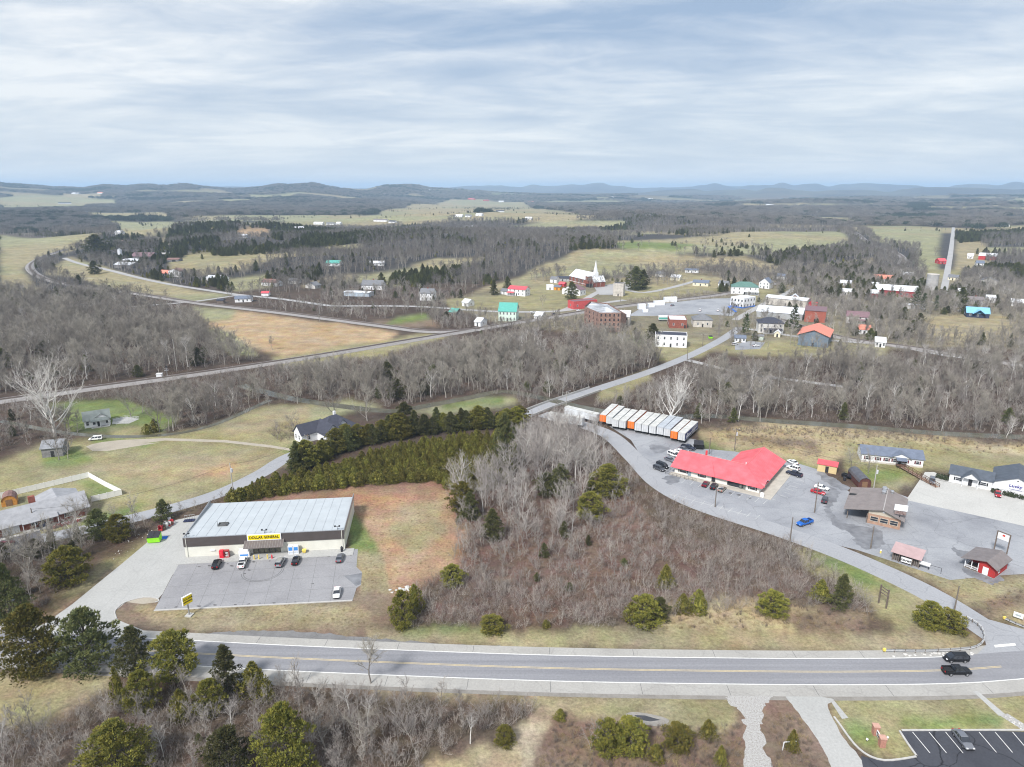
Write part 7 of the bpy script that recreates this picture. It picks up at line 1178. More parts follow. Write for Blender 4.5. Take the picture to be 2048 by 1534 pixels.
def big_evergreen(seed, h=9, r=3.2, clumps=84, per=44, size=.27, base=.06, peak=.27):
    R0 = np.random.default_rng(seed); q = MB(); t_ = MB(); tube(t_, [(0, 0, -.3), (.1, 0, h * .35), (-.05, .1, h * .7), (0, 0, h * .92)], .24, .05, 6)
    for i in range(clumps):
        z = base + (1 - base) * (i + R0.random()) / clumps; a = i * 2.39996 + R0.uniform(-.4, .4); prof = (1 - ((z - peak) / (1 - peak)) ** (1.0 + (peak - .27) * 5)) if z > peak else (.78 + .22 * z / peak); prof = max(.04, prof) ** .78; rr = r * prof * (R0.uniform(.35, 1.08) if R0.random() < .85 else R0.uniform(1.05, 1.3)); c = np.array((rr * math.cos(a), rr * math.sin(a), z * h)); cs = r * .36 * R0.uniform(.7, 1.2) * (1.15 - .55 * z)
        tube(t_, [(0, 0, z * h * .86), tuple(c * (.6, .6, 1) - (0, 0, .15)), tuple(c)], .06, .015, 3)
        def place(R_):
            v = R_.normal(0, 1, 3); v /= np.linalg.norm(v); v[2] = abs(v[2]) * .8 - .18; return c + v * cs * R_.uniform(.55, 1.0) * (1, 1, .7), v + np.array((math.cos(a) * .4, math.sin(a) * .4, .45))
        sprays(seed * 100 + i, per, place, size, q)
    return t_, q
def pine(seed, h=16, r=4.0):
    R0 = np.random.default_rng(seed); q = MB(); t_ = MB(); tube(t_, [(0, 0, -.3), (.1, 0, h * .5), (0, 0, h)], .25, .03, 6)
    for i in range(34):
        z = .18 + .8 * i / 34; a = i * 2.4; L_ = r * (1.06 - z) ** .8 * R0.uniform(.7, 1.1); e = np.array((math.cos(a), math.sin(a), .18)); p0 = np.array((0, 0, z * h)); tube(t_, [tuple(p0), tuple(p0 + e * L_)], .05, .015, 3)
        def place(R_): f = R_.uniform(.25, 1.0); return p0 + e * L_ * f + R_.normal(0, .28, 3), e + np.array((0, 0, .5))
        sprays(seed * 77 + i, 16, place, .55, q)
    return t_, q
TPL = {}
def keep_tpl(key, tr, cr, mats): TPL[key] = (tr.mesh('trunk', mats[0]), cr.mesh('crown', mats[1]), merged(key, tr, cr, list(mats)))
for i in range(6): keep_tpl('bare%d' % i, *bare_tree(100 + i, 14, [.95, 1.15, .8, 1.3, 1.0, .7][i], [.2, .12, .3, .1, .24, .34][i], up=[.5, .4, .7, .3, .5, .8][i]), (BARK, TWIG))
for i in range(3): keep_tpl('pale%d' % i, *bare_tree(200 + i, 15, [1.0, .8, 1.2][i], [.35, .45, .25][i], nl=8, nb=5, nt=10, rt=.27), (PALE, M('pale_twigs', (.36, .335, .315), .9, .1, .5, rand=.15)))
for i in range(3): keep_tpl('grove%d' % i, *bare_tree(250 + i, 12, [1.2, 1.05, 1.4][i], [.08, .12, .06][i], nl=14, nb=5, nt=8, tw=.045, subs=2, rt=.15, up=.55), (M('grove_bark', (.43, .40, .385), .9, .2, 1.2, rand=.25), M('grove_twigs', (.35, .32, .298), .9, .12, .5, rand=.25)))
keep_tpl('sycamore', *bare_tree(271, 24, 1.75, .10, nl=20, nb=7, nt=8, tw=.06, subs=2, rt=.62, up=.55), (PALE, M('sycamore_twigs', (.60, .58, .555), .9, .1, .5)))
for i in range(3): keep_tpl('sapling%d' % i, *bare_tree(300 + i, 7, [1.0, 1.25, .8][i], .12, nl=8, nb=4, nt=9, tw=.03, rt=.085, up=.9), (BARK, M('sapling_twigs', (.315, .288, .268), .9, .12, .5, rand=.3)))
for i in range(3): keep_tpl('cedar%d' % i, *cedar(400 + i, [4.4, 4.0, 4.9][i], [1.65, 1.85, 1.45][i]), (WOOD, CED))
for i in range(3): keep_tpl('evergreen%d' % i, *big_evergreen(500 + i, [9, 8, 10][i], [3.2, 3.4, 2.7][i], per=56, base=.03, peak=[.3, .42, .27][i]), (EVB_, CEDD))
keep_tpl('bushy0', *big_evergreen(520, 6, 2.6, 80, 56, .23, .02, .42), (EVB_, CED)); keep_tpl('bushy1', *big_evergreen(521, 9, 3.6, 120, 70, .24, .03, .40), (EVB_, CED)); keep_tpl('pine0', *pine(540), (BARK, PINEM))
MID = []
for i in range(4):
    tr, cr = bare_tree(600 + i, 13, [1.1, .9, 1.2, 1.0][i], .25, nl=7, nb=4, nt=7, tw=.12, subs=2, rt=.26); MID.append(merged('mid_tree', tr, cr, [BARK, FTWIG]))
PBR = M('pale_brush', (.32, .285, .26), .9, .15, .6, rand=.3)
BR = [brush(700 + i, [2.2, 2.8, 1.8, 1.2][i], [9, 10, 11, 12][i]).mesh('brush', [BRUSHM, PBR, BRUSHM, BRUSHM][i]) for i in range(4)] 
TUF = [brush(720 + i, .8, 22, 4, .035, 1.6).mesh('tuft', STRAWM) for i in range(2)] + [brush(730, 3.6, 8, 14, .035, .5).mesh('tall_brush', PBR)]
def clump(seed, mat, w=22, h=11, n=230, size=1.7, conic=False):
    def place(R_):
        a = R_.random() * 6.283; r = math.sqrt(R_.random()) * w * .5; z = h * R_.uniform(.35, 1.0) * (1 - .35 * (2 * r / w) ** 3); return np.array((r * math.cos(a), r * math.sin(a), z)), np.array((math.cos(a) * .3, math.sin(a) * .3, .9))
    return sprays(seed, n, place, size).mesh('clump', mat)
FARB = [clump(800 + i, FTWIG, n=170, size=1.25) for i in range(4)]; FARE = [clump(820 + i, FCED, 20, 10, 230, 1.6) for i in range(3)]; MIDE = [TPL['cedar0'][2], TPL['evergreen0'][2], TPL['evergreen2'][2]]
def collect(name, meshes):
    c = bpy.data.collections.new(name)
    for i, me_ in enumerate(meshes): c.objects.link(bpy.data.objects.new('%s_%02d' % (name, i), me_))
    return c
def stuff(name, label, cat, pts, idx, scl, coll):
    """one object: copies of a few plants on points"""
    n = len(pts)
    if n == 0: return
    me_ = bpy.data.meshes.new(name); me_.vertices.add(n); me_.vertices.foreach_set('co', np.asarray(pts, np.float32).ravel())
    for nm, ty, dat in (('idx', 'INT', np.asarray(idx, np.int32)), ('scl', 'FLOAT', np.asarray(scl, np.float32)), ('rot', 'FLOAT', rng.uniform(0, 6.283, n).astype(np.float32))): me_.attributes.new(nm, ty, 'POINT').data.foreach_set('value', dat)
    o = obj(name, me_); tag(o, label, cat, kind='stuff')
    ng = bpy.data.node_groups.new(name, 'GeometryNodeTree'); ng.interface.new_socket('Geometry', in_out='INPUT', socket_type='NodeSocketGeometry'); ng.interface.new_socket('Geometry', in_out='OUTPUT', socket_type='NodeSocketGeometry')
    A = ng.nodes.new; gi, go = A('NodeGroupInput'), A('NodeGroupOutput'); ip = A('GeometryNodeInstanceOnPoints'); ci = A('GeometryNodeCollectionInfo'); ci.inputs[0].default_value = coll; ci.inputs['Separate Children'].default_value = True; ci.inputs['Reset Children'].default_value = True
    def att(nm, ty): a = A('GeometryNodeInputNamedAttribute'); a.data_type = ty; a.inputs[0].default_value = nm; return a.outputs[0]
    cx = A('ShaderNodeCombineXYZ'); k = ng.links.new; k(gi.outputs[0], ip.inputs['Points']); k(ci.outputs[0], ip.inputs['Instance']); ip.inputs['Pick Instance'].default_value = True; k(att('idx', 'INT'), ip.inputs['Instance Index']); k(att('rot', 'FLOAT'), cx.inputs[2]); k(cx.outputs[0], ip.inputs['Rotation']); k(att('scl', 'FLOAT'), ip.inputs['Scale']); k(ip.outputs[0], go.inputs[0])
    o.modifiers.new('plants', 'NODES').node_group = ng; return o
OPEN = [(W, c) for W, c in LANDW if c not in (SCRUB, LITTER, TOWNG, HEATH, RLIT, WOODF)]
def free(x, y, fields=True, clear=True):
    ok = np.ones(len(x), bool)
    for W in (CLEAR if clear else []) + ([w for w, c in OPEN] if fields else []):
        lo, hi = W.min(0), W.max(0); b = (x > lo[0]) & (x < hi[0]) & (y > lo[1]) & (y < hi[1]) & ok
        if b.any(): i = np.nonzero(b)[0]; ok[i[inside(W, x[i], y[i])]] = False
    return ok
def grid_pts(W, sp, jit=.62):
    lo, hi = W.min(0), W.max(0); X, Y = np.meshgrid(np.arange(lo[0], hi[0], sp), np.arange(lo[1], hi[1], sp * .87)); X = X + (np.arange(X.shape[0])[:, None] % 2) * sp * .5; x = (X + rng.uniform(-jit, jit, X.shape) * sp).ravel(); y = (Y + rng.uniform(-jit, jit, Y.shape) * sp).ravel(); k = inside(W, x, y); return x[k], y[k]
def scat(poly, sp, fields=True, keep=1.0):
    W = WP(poly); x, y = grid_pts(W, sp); k = free(x, y, fields); x, y = x[k], y[k]
    if keep < 1: k = rng.random(len(x)) < keep; x, y = x[k], y[k]
    return np.column_stack([x, y, hgt(x, y)])
WOODS = [  # outline, spacing, height range, pale share, cedar share, whose wood, fields excluded
 ([(-250, 610), (0, 592), (250, 600), (400, 645), (470, 690), (530, 720), (420, 738), (180, 770), (0, 795), (-250, 830)], 5.6, (11, 16), .04, .02, 'left wood above the railway', True),
 ([(-250, 880), (0, 812), (180, 790), (420, 752), (650, 720), (860, 690), (1000, 667), (1170, 668), (1230, 690), (1310, 700), (1340, 722), (1200, 772), (1050, 824), (1020, 785), (930, 788), (850, 806), (780, 815), (680, 800), (640, 806), (540, 812), (420, 850), (330, 868), (250, 850), (-250, 960)], 5.0, (8, 15), .07, .02, 'creek wood below the railway', True),
 ([(1180, 814), (1290, 764), (1400, 730), (1500, 732), (1700, 727), (1850, 722), (2200, 750), (2300, 890), (2048, 882), (1800, 862), (1560, 842), (1400, 848), (1200, 832)], 5.0, (9, 15), .12, .02, 'wood right of the creek bridge', True),
 ([(1440, 712), (1600, 708), (1780, 700), (1900, 718), (2200, 745), (2200, 700), (1900, 676), (1780, 655), (1700, 650), (1690, 690)], 7.0, (7, 12), .1, .06, 'trees along the river railway', True),
 ([(905, 985), (950, 960), (1010, 945), (1060, 868), (1130, 862), (1200, 890), (1245, 945), (1262, 1000), (1290, 1035), (1330, 1070), (1340, 1120), (1280, 1170), (1150, 1190), (930, 1175), (905, 1120), (915, 1050)], 3.7, (5.5, 11), .22, .05, 'woodlot beside the plaza', False),
 ([(-150, 1475), (130, 1440), (230, 1378), (420, 1350), (560, 1378), (700, 1392), (1050, 1402), (1060, 1440), (960, 1475), (860, 1560), (-150, 1570)], 3.1, (5, 9), .15, .02, 'thicket south of the highway', True),
 ([(-200, 1150), (-20, 1105), (100, 1085), (185, 1068), (180, 1120), (90, 1200), (-150, 1290)], 4.2, (6, 10), .12, .12, 'thicket between the ranch house and the store drive', False),
 ([(1440, 560), (1560, 545), (1700, 540), (1850, 545), (2100, 560), (2200, 690), (1950, 690), (1800, 650), (1700, 640), (1600, 600), (1500, 575)], 5.2, (6, 12), .06, .08, 'trees among the town houses', True),
 ([(1480, 600), (1700, 612), (1800, 650), (1950, 690), (1760, 704), (1600, 706), (1440, 694), (1420, 655)], 6.6, (6, 11), .05, .06, 'yards below the long warehouse', False),
 ([(860, 628), (1000, 644), (1160, 640), (1185, 668), (1000, 670), (880, 668)], 6.0, (6, 11), .1, .02, 'railside scrub near the mint house', True),
 ([(1150, 655), (1262, 656), (1300, 684), (1260, 700), (1180, 690)], 5.5, (6, 10), .1, .04, 'rough ground before the brick mill', False),
 ([(640, 560), (830, 580), (1000, 600), (980, 622), (860, 612), (780, 600), (640, 600)], 7.5, (8, 12), .05, .12, 'valley trees left of the hill house', True),
 ([(480, 612), (640, 606), (860, 618), (1000, 632), (900, 655), (740, 645), (560, 625)], 7.0, (7, 11), .08, .02, 'scrub trees between the two railways', True),
 ([(185, 1066), (300, 1020), (440, 992), (455, 1000), (330, 1040), (250, 1088), (190, 1090)], 3.8, (3.5, 6), .1, .20, 'hedge along the old road behind the store', False),
 ([(1250, 600), (1330, 600), (1420, 590), (1420, 584), (1300, 592)], 7, (5, 8), .05, .05, 'railway cutting brush trees', True)]
cand = []; cedc = []
for wi, (poly, sp, hr, ps_, cs_, nm, fl) in enumerate(WOODS):
    P_ = scat(poly, sp, fl); u = rng.random(len(P_)); hh = rng.uniform(hr[0], hr[1], len(P_)) * rng.choice([1, 1, .8, .6], len(P_))
    hh *= np.clip(.92 + .55 * fbm(P_[:, 0] / 34, P_[:, 1] / 34, 33, 3), .5, 1.25); okd = fbm(P_[:, 0] / 26, P_[:, 1] / 26, 37, 3) > (-.40 if wi < 3 else -.5)
    if wi in (1, 2):     # low growth on the slopes below the tracks and the bridge road
        for path, reach in ((railA, 62.0), (old[len(old) // 2:], 34.0)):
            dd = np.hypot(P_[:, 0][:, None] - path[None, :, 0], P_[:, 1][:, None] - path[None, :, 1]); k_ = dd.argmin(1); dm = dd.min(1); near_ = np.hypot(P_[:, 0], P_[:, 1]) < np.hypot(path[k_, 0], path[k_, 1])
            hh = np.where(near_, hh * np.clip(dm / reach, .28, 1.0), hh)
    if wi == 4: q_ = PIX(P_[:, 0], P_[:, 1], 0.0); hh = hh * np.clip(1.42 - (q_[1] - 870) / 350, .55, 1.25) * np.where(q_[0] > 1190, .78, 1.0); okd &= (rng.random(len(P_)) < np.clip(1.4 - (q_[1] - 950) / 420, .78, 1))
    P_, u, hh = P_[okd], u[okd], hh[okd]
    for p, uu, h in zip(P_, u, hh):
        if uu < cs_: cedc.append((p, h * .62, wi))
        else: cand.append((p, h, wi, uu > 1 - ps_))
# scattered single trees
SINGLE = [(110, 872, 26, 'sycamore', 'giant white-limbed sycamore behind the creek cottage'), (118, 920, 13, 'bare1', 'bare tree with trunk beside the field barn'), (136, 918, 11, 'sapling0', 'slender bare tree right of the field barn'), (262, 835, 13, 'bare3', 'wide grey-twigged tree on the railway bank behind the cottage terrace'), (285, 825, 12, 'bare3', 'spreading tree in the dark brush below the railway'), (670, 838, 17, 'bare1', 'broad dark tree directly behind the gabled farmhouse'), (735, 842, 15, 'bare3', 'broad pale-twigged tree right of the farmhouse roof'), (1335, 850, 19, 'sycamore', 'tall white sycamore with spreading crown beyond the trailers'), (590, 868, 9, 'bare3', 'bare orchard tree in the meadow left of the farmhouse'), (555, 880, 7, 'sapling1', 'low bushy tree in the meadow bend'), (178, 1062, 10, 'bare1', 'bare tree at the end of the ranch house'), (268, 1052, 9, 'sapling0', 'slim bare tree beside the old road'), (742, 1366, 11, 'bare2', 'slim dark tree standing alone at the highway shoulder'), (590, 1372, 7, 'sapling2', 'pale sapling on the south highway verge'), (1180, 1500, 6, 'sapling1', 'leaning many-stemmed bare bush beside the pebble track'), (1700, 940, 8, 'bare3', 'bare tree before the long mobile home'), (1736, 948, 8, 'bare1', 'second bare tree before the long mobile home'), (1580, 1130, 7, 'sapling0', 'thin bare tree beside the leaning roadside pole'), (1735, 1230, 6, 'sapling1', 'pale bare shrub tree in the grass triangle'), (470, 700, 12, 'bare4', 'field-edge tree beside the orange field'), (440, 690, 12, 'bare1', 'crooked field-edge tree left of its neighbour'), (545, 700, 9, 'bare5', 'small field-edge tree at the orange field'), (1615, 498, 14, 'bare1', 'lone bare tree on the big green field'), (1870, 512, 13, 'bare3', 'lone bare tree left of the straight highway'), (640, 645, 9, 'bare4', 'lone tree at the railway field margin'), (333, 604, 11, 'bare4', 'single tree at the bend of the field road'), (460, 598, 11, 'bare1', 'bare tree at the level crossing cottage'), (416, 575, 8, 'bare5', 'roadside bare tree left of the crossing cottage'), (1085, 612, 9, 'bare1', 'bare tree beside the mint house'), (1110, 640, 9, 'bare3', 'bare tree along the street below the hill house'), (1445, 640, 10, 'bare2', 'bare tree beside the grey hip house')]
order = sorted(range(len(cand)), key=lambda i: cand[i][0][0] ** 2 + cand[i][0][1] ** 2)
seen = []
for i in order:
    p = cand[i][0]; q_ = PIX(p[0], p[1], cand[i][1] * .5)
    if -10 < q_[0] < 2058 and q_[1] < 1545 and len(seen) < 268: seen.append(i)
seen = set(seen)
def tree(nm, label, cat, group, pos, key, s, rz=None, sz=None):
    o = empty(nm, pos, RND.random() * 6.283 if rz is None else rz, label, cat, group); o.scale = (s, s, sz or s); obj('trunk', TPL[key][0], o); obj('crown', TPL[key][1], o); return o
TH_ = {'grov': 12.0, 'syca': 24.0, 'bare': 14.0, 'pale': 15.0, 'sapl': 7.0}
for px, py, h, key, lb in SINGLE: tree('bare_tree', lb, 'tree', None, G(px, py), key, h / TH_[key[:4]])
def pick(h, pale, wood=0): return ('pale%d' % RND.randrange(3)) if pale and h > 6 else ('sapling%d' % RND.randrange(3)) if h < 8 else ('grove%d' if wood == 4 else 'bare%d') % RND.randrange(3 if wood == 4 else 6)
rest = []
for i, (p, h, wi, pale) in enumerate(cand):
    key = pick(h, pale, wi)
    xp_ = PIX(p[0], p[1], 0)[0]; zone = '' if wi not in (4, 5) else (', near the cleared lot' if xp_ < 1060 else ', in its middle' if xp_ < 1180 else ', on the plaza side') if wi == 4 else (', towards the left meadow' if xp_ < 300 else ', among the cedars' if xp_ < 650 else ', towards the pebble track'); size_ = '' if wi not in (4, 5) else ('tall ' if h > (8.5 if wi == 4 else 7.5) else 'low ')
    if i in seen: tree('bare_tree', ((size_ + '%s bare tree in the %s' + zone) % ('white-barked' if key[0] == 'p' else 'slender' if key[0] == 's' else 'grey', WOODS[wi][5])).replace('the trees', 'the line of trees'), 'tree', size_ + '%s trees in the %s' % ({'p': 'white-barked', 's': 'slender'}.get(key[0], 'grey'), WOODS[wi][5]) + zone, p, key, h / TH_[key[:4]])
    else: rest.append((p, key, h / TH_[key[:4]]))
KEYS = ['grove%d' % i for i in range(3)] + ['bare%d' % i for i in range(6)] + ['pale%d' % i for i in range(3)] + ['sapling%d' % i for i in range(3)]
stuff('bare_woods', 'mass of grey leafless trees filling the woods along the creek and railway', 'woods', [r[0] for r in rest], [KEYS.index(r[1]) for r in rest], [r[2] for r in rest], collect('woods_kind', [TPL[k][2] for k in KEYS]))
# ---- cedars: young stand behind the store, tall row behind it, odd ones in the woods
ced = []
for p in scat([(448, 1002), (560, 962), (640, 945), (800, 897), (900, 880), (1030, 872), (1045, 930), (1010, 968), (935, 990), (870, 964), (740, 970), (600, 984), (480, 1006)], 1.95, False): hq = rng.uniform(2.2, 4.3); xq = PIX(p[0], p[1], 0)[0]; ced.append((p, hq, ('low' if hq < 2.9 else 'taller' if hq > 3.7 else 'middling') + ' olive cedar in the young stand' + (', at its old road end' if xq < 600 else ', right behind the store' if xq < 760 else ', behind the cleared lot' if xq < 900 else ', at its woodlot end'), 'cedar%d' % RND.randrange(3)))
rowp = smooth_path([G(585, 945), G(640, 918), G(720, 893), (lambda g: g)(G(810, 872)), G(900, 862), G(1035, 856)], 3.4)
for i, p in enumerate(rowp):
    for k in range(2): ced.append((np.array((p[0] + rng.uniform(-1.5, 1.5), p[1] + rng.uniform(-2.5, 2.5), 0)), rng.uniform(5, 9.5), 'tall cedar in the row along the old road above the young stand', ['evergreen0', 'bushy1', 'evergreen2', 'bushy0'][RND.randrange(4)]))
for p, h, wi in cedc: ced.append((p, h, 'dark cedar growing in the %s' % WOODS[wi][5].replace('trees ', 'tree belt '), 'evergreen%d' % RND.randrange(3)))
CH = {'cedar0': 4.5, 'cedar1': 4.1, 'cedar2': 5.0, 'evergreen0': 9, 'evergreen1': 8, 'evergreen2': 10, 'bushy0': 6, 'bushy1': 9, 'pine0': 16}
CW = {'cedar0': 3.3, 'cedar1': 3.7, 'cedar2': 2.9, 'evergreen0': 7, 'evergreen1': 7.4, 'evergreen2': 6, 'bushy0': 5.6, 'bushy1': 8, 'pine0': 8}
EVER = [(75, 1345, 1215, 115, 'bushy1', 'big olive cedar at the left highway bend, nearest the edge'), (180, 1335, 1222, 112, 'evergreen1', 'big grey-green cedar right of the olive one at the bend'), (272, 1340, 1256, 70, 'evergreen0', 'dark cedar between the two broad ones by the highway'), (352, 1350, 1266, 88, 'bushy0', 'full green cedar hiding the highway left end'), (456, 1378, 1292, 60, 'evergreen2', 'pointed olive cedar beside the highway'), (510, 1388, 1325, 62, 'cedar1', 'rounded green cedar right of the pointed one'), (240, 1560, 1448, 125, 'bushy1', 'golden olive cedar at the bottom edge'), (575, 1560, 1412, 112, 'bushy1', 'conical olive cedar at the bottom edge, right of the golden one'), (460, 1560, 1460, 100, 'evergreen1', 'dull green cedar between the two at the bottom edge'), (285, 1420, 1345, 62, 'bushy0', 'green cedar bush in the south thicket'), (420, 1425, 1362, 60, 'bushy0', 'bright green cedar bush among grey twigs'), (365, 1440, 1380, 45, 'cedar1', 'small olive cedar among grey twigs'), (240, 1410, 1335, 30, 'cedar2', 'slim green cedar at the meadow edge'), (530, 1400, 1360, 40, 'cedar1', 'small green cedar at the verge'), (25, 1245, 1130, 70, 'evergreen0', 'dark cedar at the left edge thicket'), (140, 1165, 1095, 75, 'bushy0', 'wide dark cedar bush beside the store drive bank'), (200, 1075, 1020, 50, 'evergreen1', 'dark cedar on the old road bank'), (238, 1080, 1030, 45, 'bushy0', 'dark bush beside the litter bank'), (328, 1040, 1000, 38, 'evergreen2', 'pointed dark cedar behind the store corner'), (1290, 1248, 1192, 66, 'bushy0', 'broad dark cedar in the verge brush'), (1318, 1238, 1196, 42, 'evergreen1', 'dark cedar pressed against the broad verge one'), (1262, 1244, 1205, 36, 'cedar1', 'low cedar left of the broad verge one'), (1395, 1225, 1180, 40, 'cedar1', 'dark cedar bush right of the broad one'), (1365, 1225, 1188, 35, 'cedar0', 'small cedar between the verge bushes'), (1545, 1228, 1184, 56, 'bushy0', 'yellow-green cedar bush in the verge brush'), (1680, 1215, 1150, 45, 'evergreen2', 'pointed dark cedar at the brush edge'), (1640, 1200, 1160, 40, 'cedar0', 'half-hidden cedar left of the pointed one'), (1855, 1253, 1204, 52, 'bushy0', 'russet cedar bush inside the guardrail bend'), (1898, 1258, 1222, 58, 'bushy0', 'green cedar bush inside the guardrail bend'), (805, 1255, 1182, 45, 'bushy0', 'olive cedar at the corner of the cleared lot'), (830, 1225, 1170, 40, 'cedar1', 'small cedar behind the corner one'), (985, 1262, 1232, 50, 'bushy0', 'low green cedar bush on the highway verge'), (1092, 1255, 1240, 18, 'cedar1', 'tiny cedar on the highway verge'), (925, 1025, 965, 52, 'bushy0', 'bright green cedar at the corner of the young stand'), (1215, 990, 930, 70, 'bushy1', 'broad olive cedar in the woodlot by the plaza'), (1180, 1035, 985, 55, 'bushy0', 'dark green cedar in front of the broad woodlot one'), (1120, 990, 930, 55, 'evergreen0', 'cedar left of the broad woodlot one'), (985, 1080, 1020, 45, 'evergreen0', 'dark cedar at the left edge of the woodlot'), (940, 1040, 985, 40, 'evergreen2', 'cedar at the woodlot corner by the cleared lot'), (905, 1170, 1130, 45, 'bushy0', 'green cedar at the lower edge of the cleared lot'), (1330, 1175, 1130, 35, 'cedar2', 'small dark cedar in the lower woodlot'), (1010, 945, 830, 50, 'evergreen1', 'pale yellow-green tall cedar at the end of the stand'), (1215, 1505, 1440, 60, 'bushy0', 'green cedar left in the south hedge'), (1260, 1500, 1440, 70, 'bushy0', 'widest green cedar in the south hedge'), (1355, 1495, 1452, 58, 'bushy0', 'yellow-green cedar right in the south hedge'), (1415, 1475, 1440, 36, 'cedar1', 'round lone cedar beside the gravel track'), (1440, 1530, 1492, 28, 'cedar1', 'small cedar at the gravel track edge'), (1583, 1502, 1460, 28, 'cedar1', 'small dark cedar beside the bent white pipe'), (1310, 1520, 1490, 40, 'cedar1', 'low cedar under the south hedge'), (1010, 1490, 1452, 40, 'bushy0', 'green cedar beside the pebble track'), (1120, 1440, 1418, 24, 'cedar0', 'small cedar at the head of the pebble track'), (810, 862, 806, 48, 'evergreen1', 'tall dark cedar behind the tall row'), (310, 865, 838, 20, 'cedar0', 'dark little cedar on the cottage lawn edge'), (295, 868, 848, 22, 'cedar1', 'second dark little cedar on the cottage lawn edge'), (1143, 600, 564, 26, 'evergreen1', 'round dark magnolia beside the chapel house'), (1270, 580, 534, 40, 'evergreen0', 'big dark pine pair above the cutting'), (1285, 578, 540, 30, 'evergreen2', 'right half of the dark pines above the cutting'), (1305, 685, 648, 36, 'evergreen0', 'dark glossy tree beside the white block'), (988, 590, 560, 18, 'evergreen2', 'dark cedar left of the hill house'), (1015, 578, 553, 18, 'evergreen2', 'second dark cedar behind the hill house'), (1920, 615, 575, 28, 'evergreen2', 'dark conical cedar left of the blue-roofed house'), (195, 512, 470, 46, 'evergreen1', 'big olive tree by the left farm bend'), (190, 548, 522, 24, 'evergreen1', 'dark round tree on the valley roadside'), (1475, 510, 498, 14, 'evergreen1', 'lone dark pine on the big green field'), (2030, 560, 525, 26, 'evergreen1', 'dark tree at the right town edge')]
for px, py, ty, wp, key, lb in EVER:
    g = G(px, py); hz_ = ZAT(g, ty) - g.z; wm_ = wp * MPP(g); tree('cedar_tree', lb, 'tree', None, g, key, wm_ / CW[key], None, hz_ / CH[key])
for px, py, ty, lb in ((1585, 668, 608, 'tall open pine before the long warehouse'), (1490, 672, 626, 'soft green pine at the town road bend'), (1830, 620, 574, 'tall pine before the brick hall'), (1845, 622, 585, 'second pine before the brick hall'), (1870, 622, 590, 'lower broad pine beside the silo')):
    g = G(px, py); hz_ = ZAT(g, ty) - g.z; tree('pine_tree', lb, 'tree', None, g, 'pine0', hz_ / 16 * 1.1, None, hz_ / 16)
ced.sort(key=lambda c: c[0][0] ** 2 + c[0][1] ** 2); NIND = 300 - len(EVER); rest = []
vis = [c for c in ced if -20 < PIX(c[0][0], c[0][1], 2)[0] < 2068]
for i, (p, h, lb, key) in enumerate(ced):
    s = h / CH[key]
    if i < NIND and -20 < PIX(p[0], p[1], 2)[0] < 2068: tree('cedar_tree', lb, 'tree', lb, p, key, s * (rng.uniform(1.15, 1.55) if key[0] == 'c' else rng.uniform(.9, 1.15)), None, s)
    else: rest.append((p, key, s))
CK = ['cedar0', 'cedar1', 'cedar2', 'evergreen0', 'evergreen1', 'evergreen2', 'bushy0', 'bushy1']
stuff('cedar_stand', 'remaining dark cedars massed behind the nearest ones', 'cedars', [r[0] for r in rest], [CK.index(r[1]) for r in rest], [r[2] for r in rest], collect('cedar_kind', [TPL[k][2] for k in CK]))
# ---- undergrowth
BC = collect('brush_kind', BR + TUF)
def under(name, label, polys):
    A_, I_, S_ = [], [], []
    for poly, sp, s0, s1, kinds, fl in polys:
        P_ = scat(poly, sp, fl)
        if len(P_): A_.append(P_); I_ += list(rng.choice(kinds, len(P_))); S_ += list(rng.uniform(s0, s1, len(P_)))
    stuff(name, label, 'undergrowth', np.vstack(A_), I_, S_, BC)
under('verge_brush', 'brown leafless brush thicket between the woodlot and the highway', [([(780, 1225), (900, 1130), (950, 1160), (1200, 1180), (1400, 1150), (1470, 1060), (1560, 1082), (1620, 1110), (1730, 1190), (1720, 1225), (1560, 1215), (1400, 1225), (1320, 1240), (1300, 1256), (800, 1258)], 1.6, .55, 1.3, [0, 1, 1, 2, 6], False), ([(905, 985), (1060, 860), (1215, 880), (1300, 985), (1470, 1050), (1350, 1180), (930, 1180)], 2.4, .45, 1.1, [0, 1, 1, 2, 6], False), ([(1300, 1010), (1480, 1068), (1590, 1090), (1600, 1140), (1480, 1150), (1340, 1110)], 1.9, .6, 1.3, [0, 1, 2, 6], False), ([(1310, 1020), (1480, 1070), (1600, 1085), (1590, 1092), (1440, 1050), (1300, 1000)], 1.8, .5, .9, [0, 2], False), ([(1300, 1225), (1650, 1215), (1760, 1225), (1740, 1262), (1320, 1258)], 2.0, .5, 1.0, [2, 3, 4, 5], False)])
under('thicket_brush', 'tangled grey brush filling the thicket south of the highway', [([(-150, 1475), (130, 1435), (230, 1375), (420, 1345), (560, 1372), (700, 1390), (1050, 1400), (1060, 1440), (960, 1475), (860, 1560), (-150, 1570)], 1.6, .55, 1.1, [0, 1, 2, 6], True), ([(1110, 1448), (1480, 1452), (1482, 1560), (1060, 1560)], 1.0, .45, .95, [2, 3, 3, 4, 5], False), ([(1545, 1425), (1600, 1435), (1655, 1560), (1545, 1560)], 1.1, .45, .95, [2, 3, 4], False), ([(700, 1372), (1060, 1388), (1050, 1402), (700, 1392)], 1.8, .3, .6, [3, 4, 5], False)])
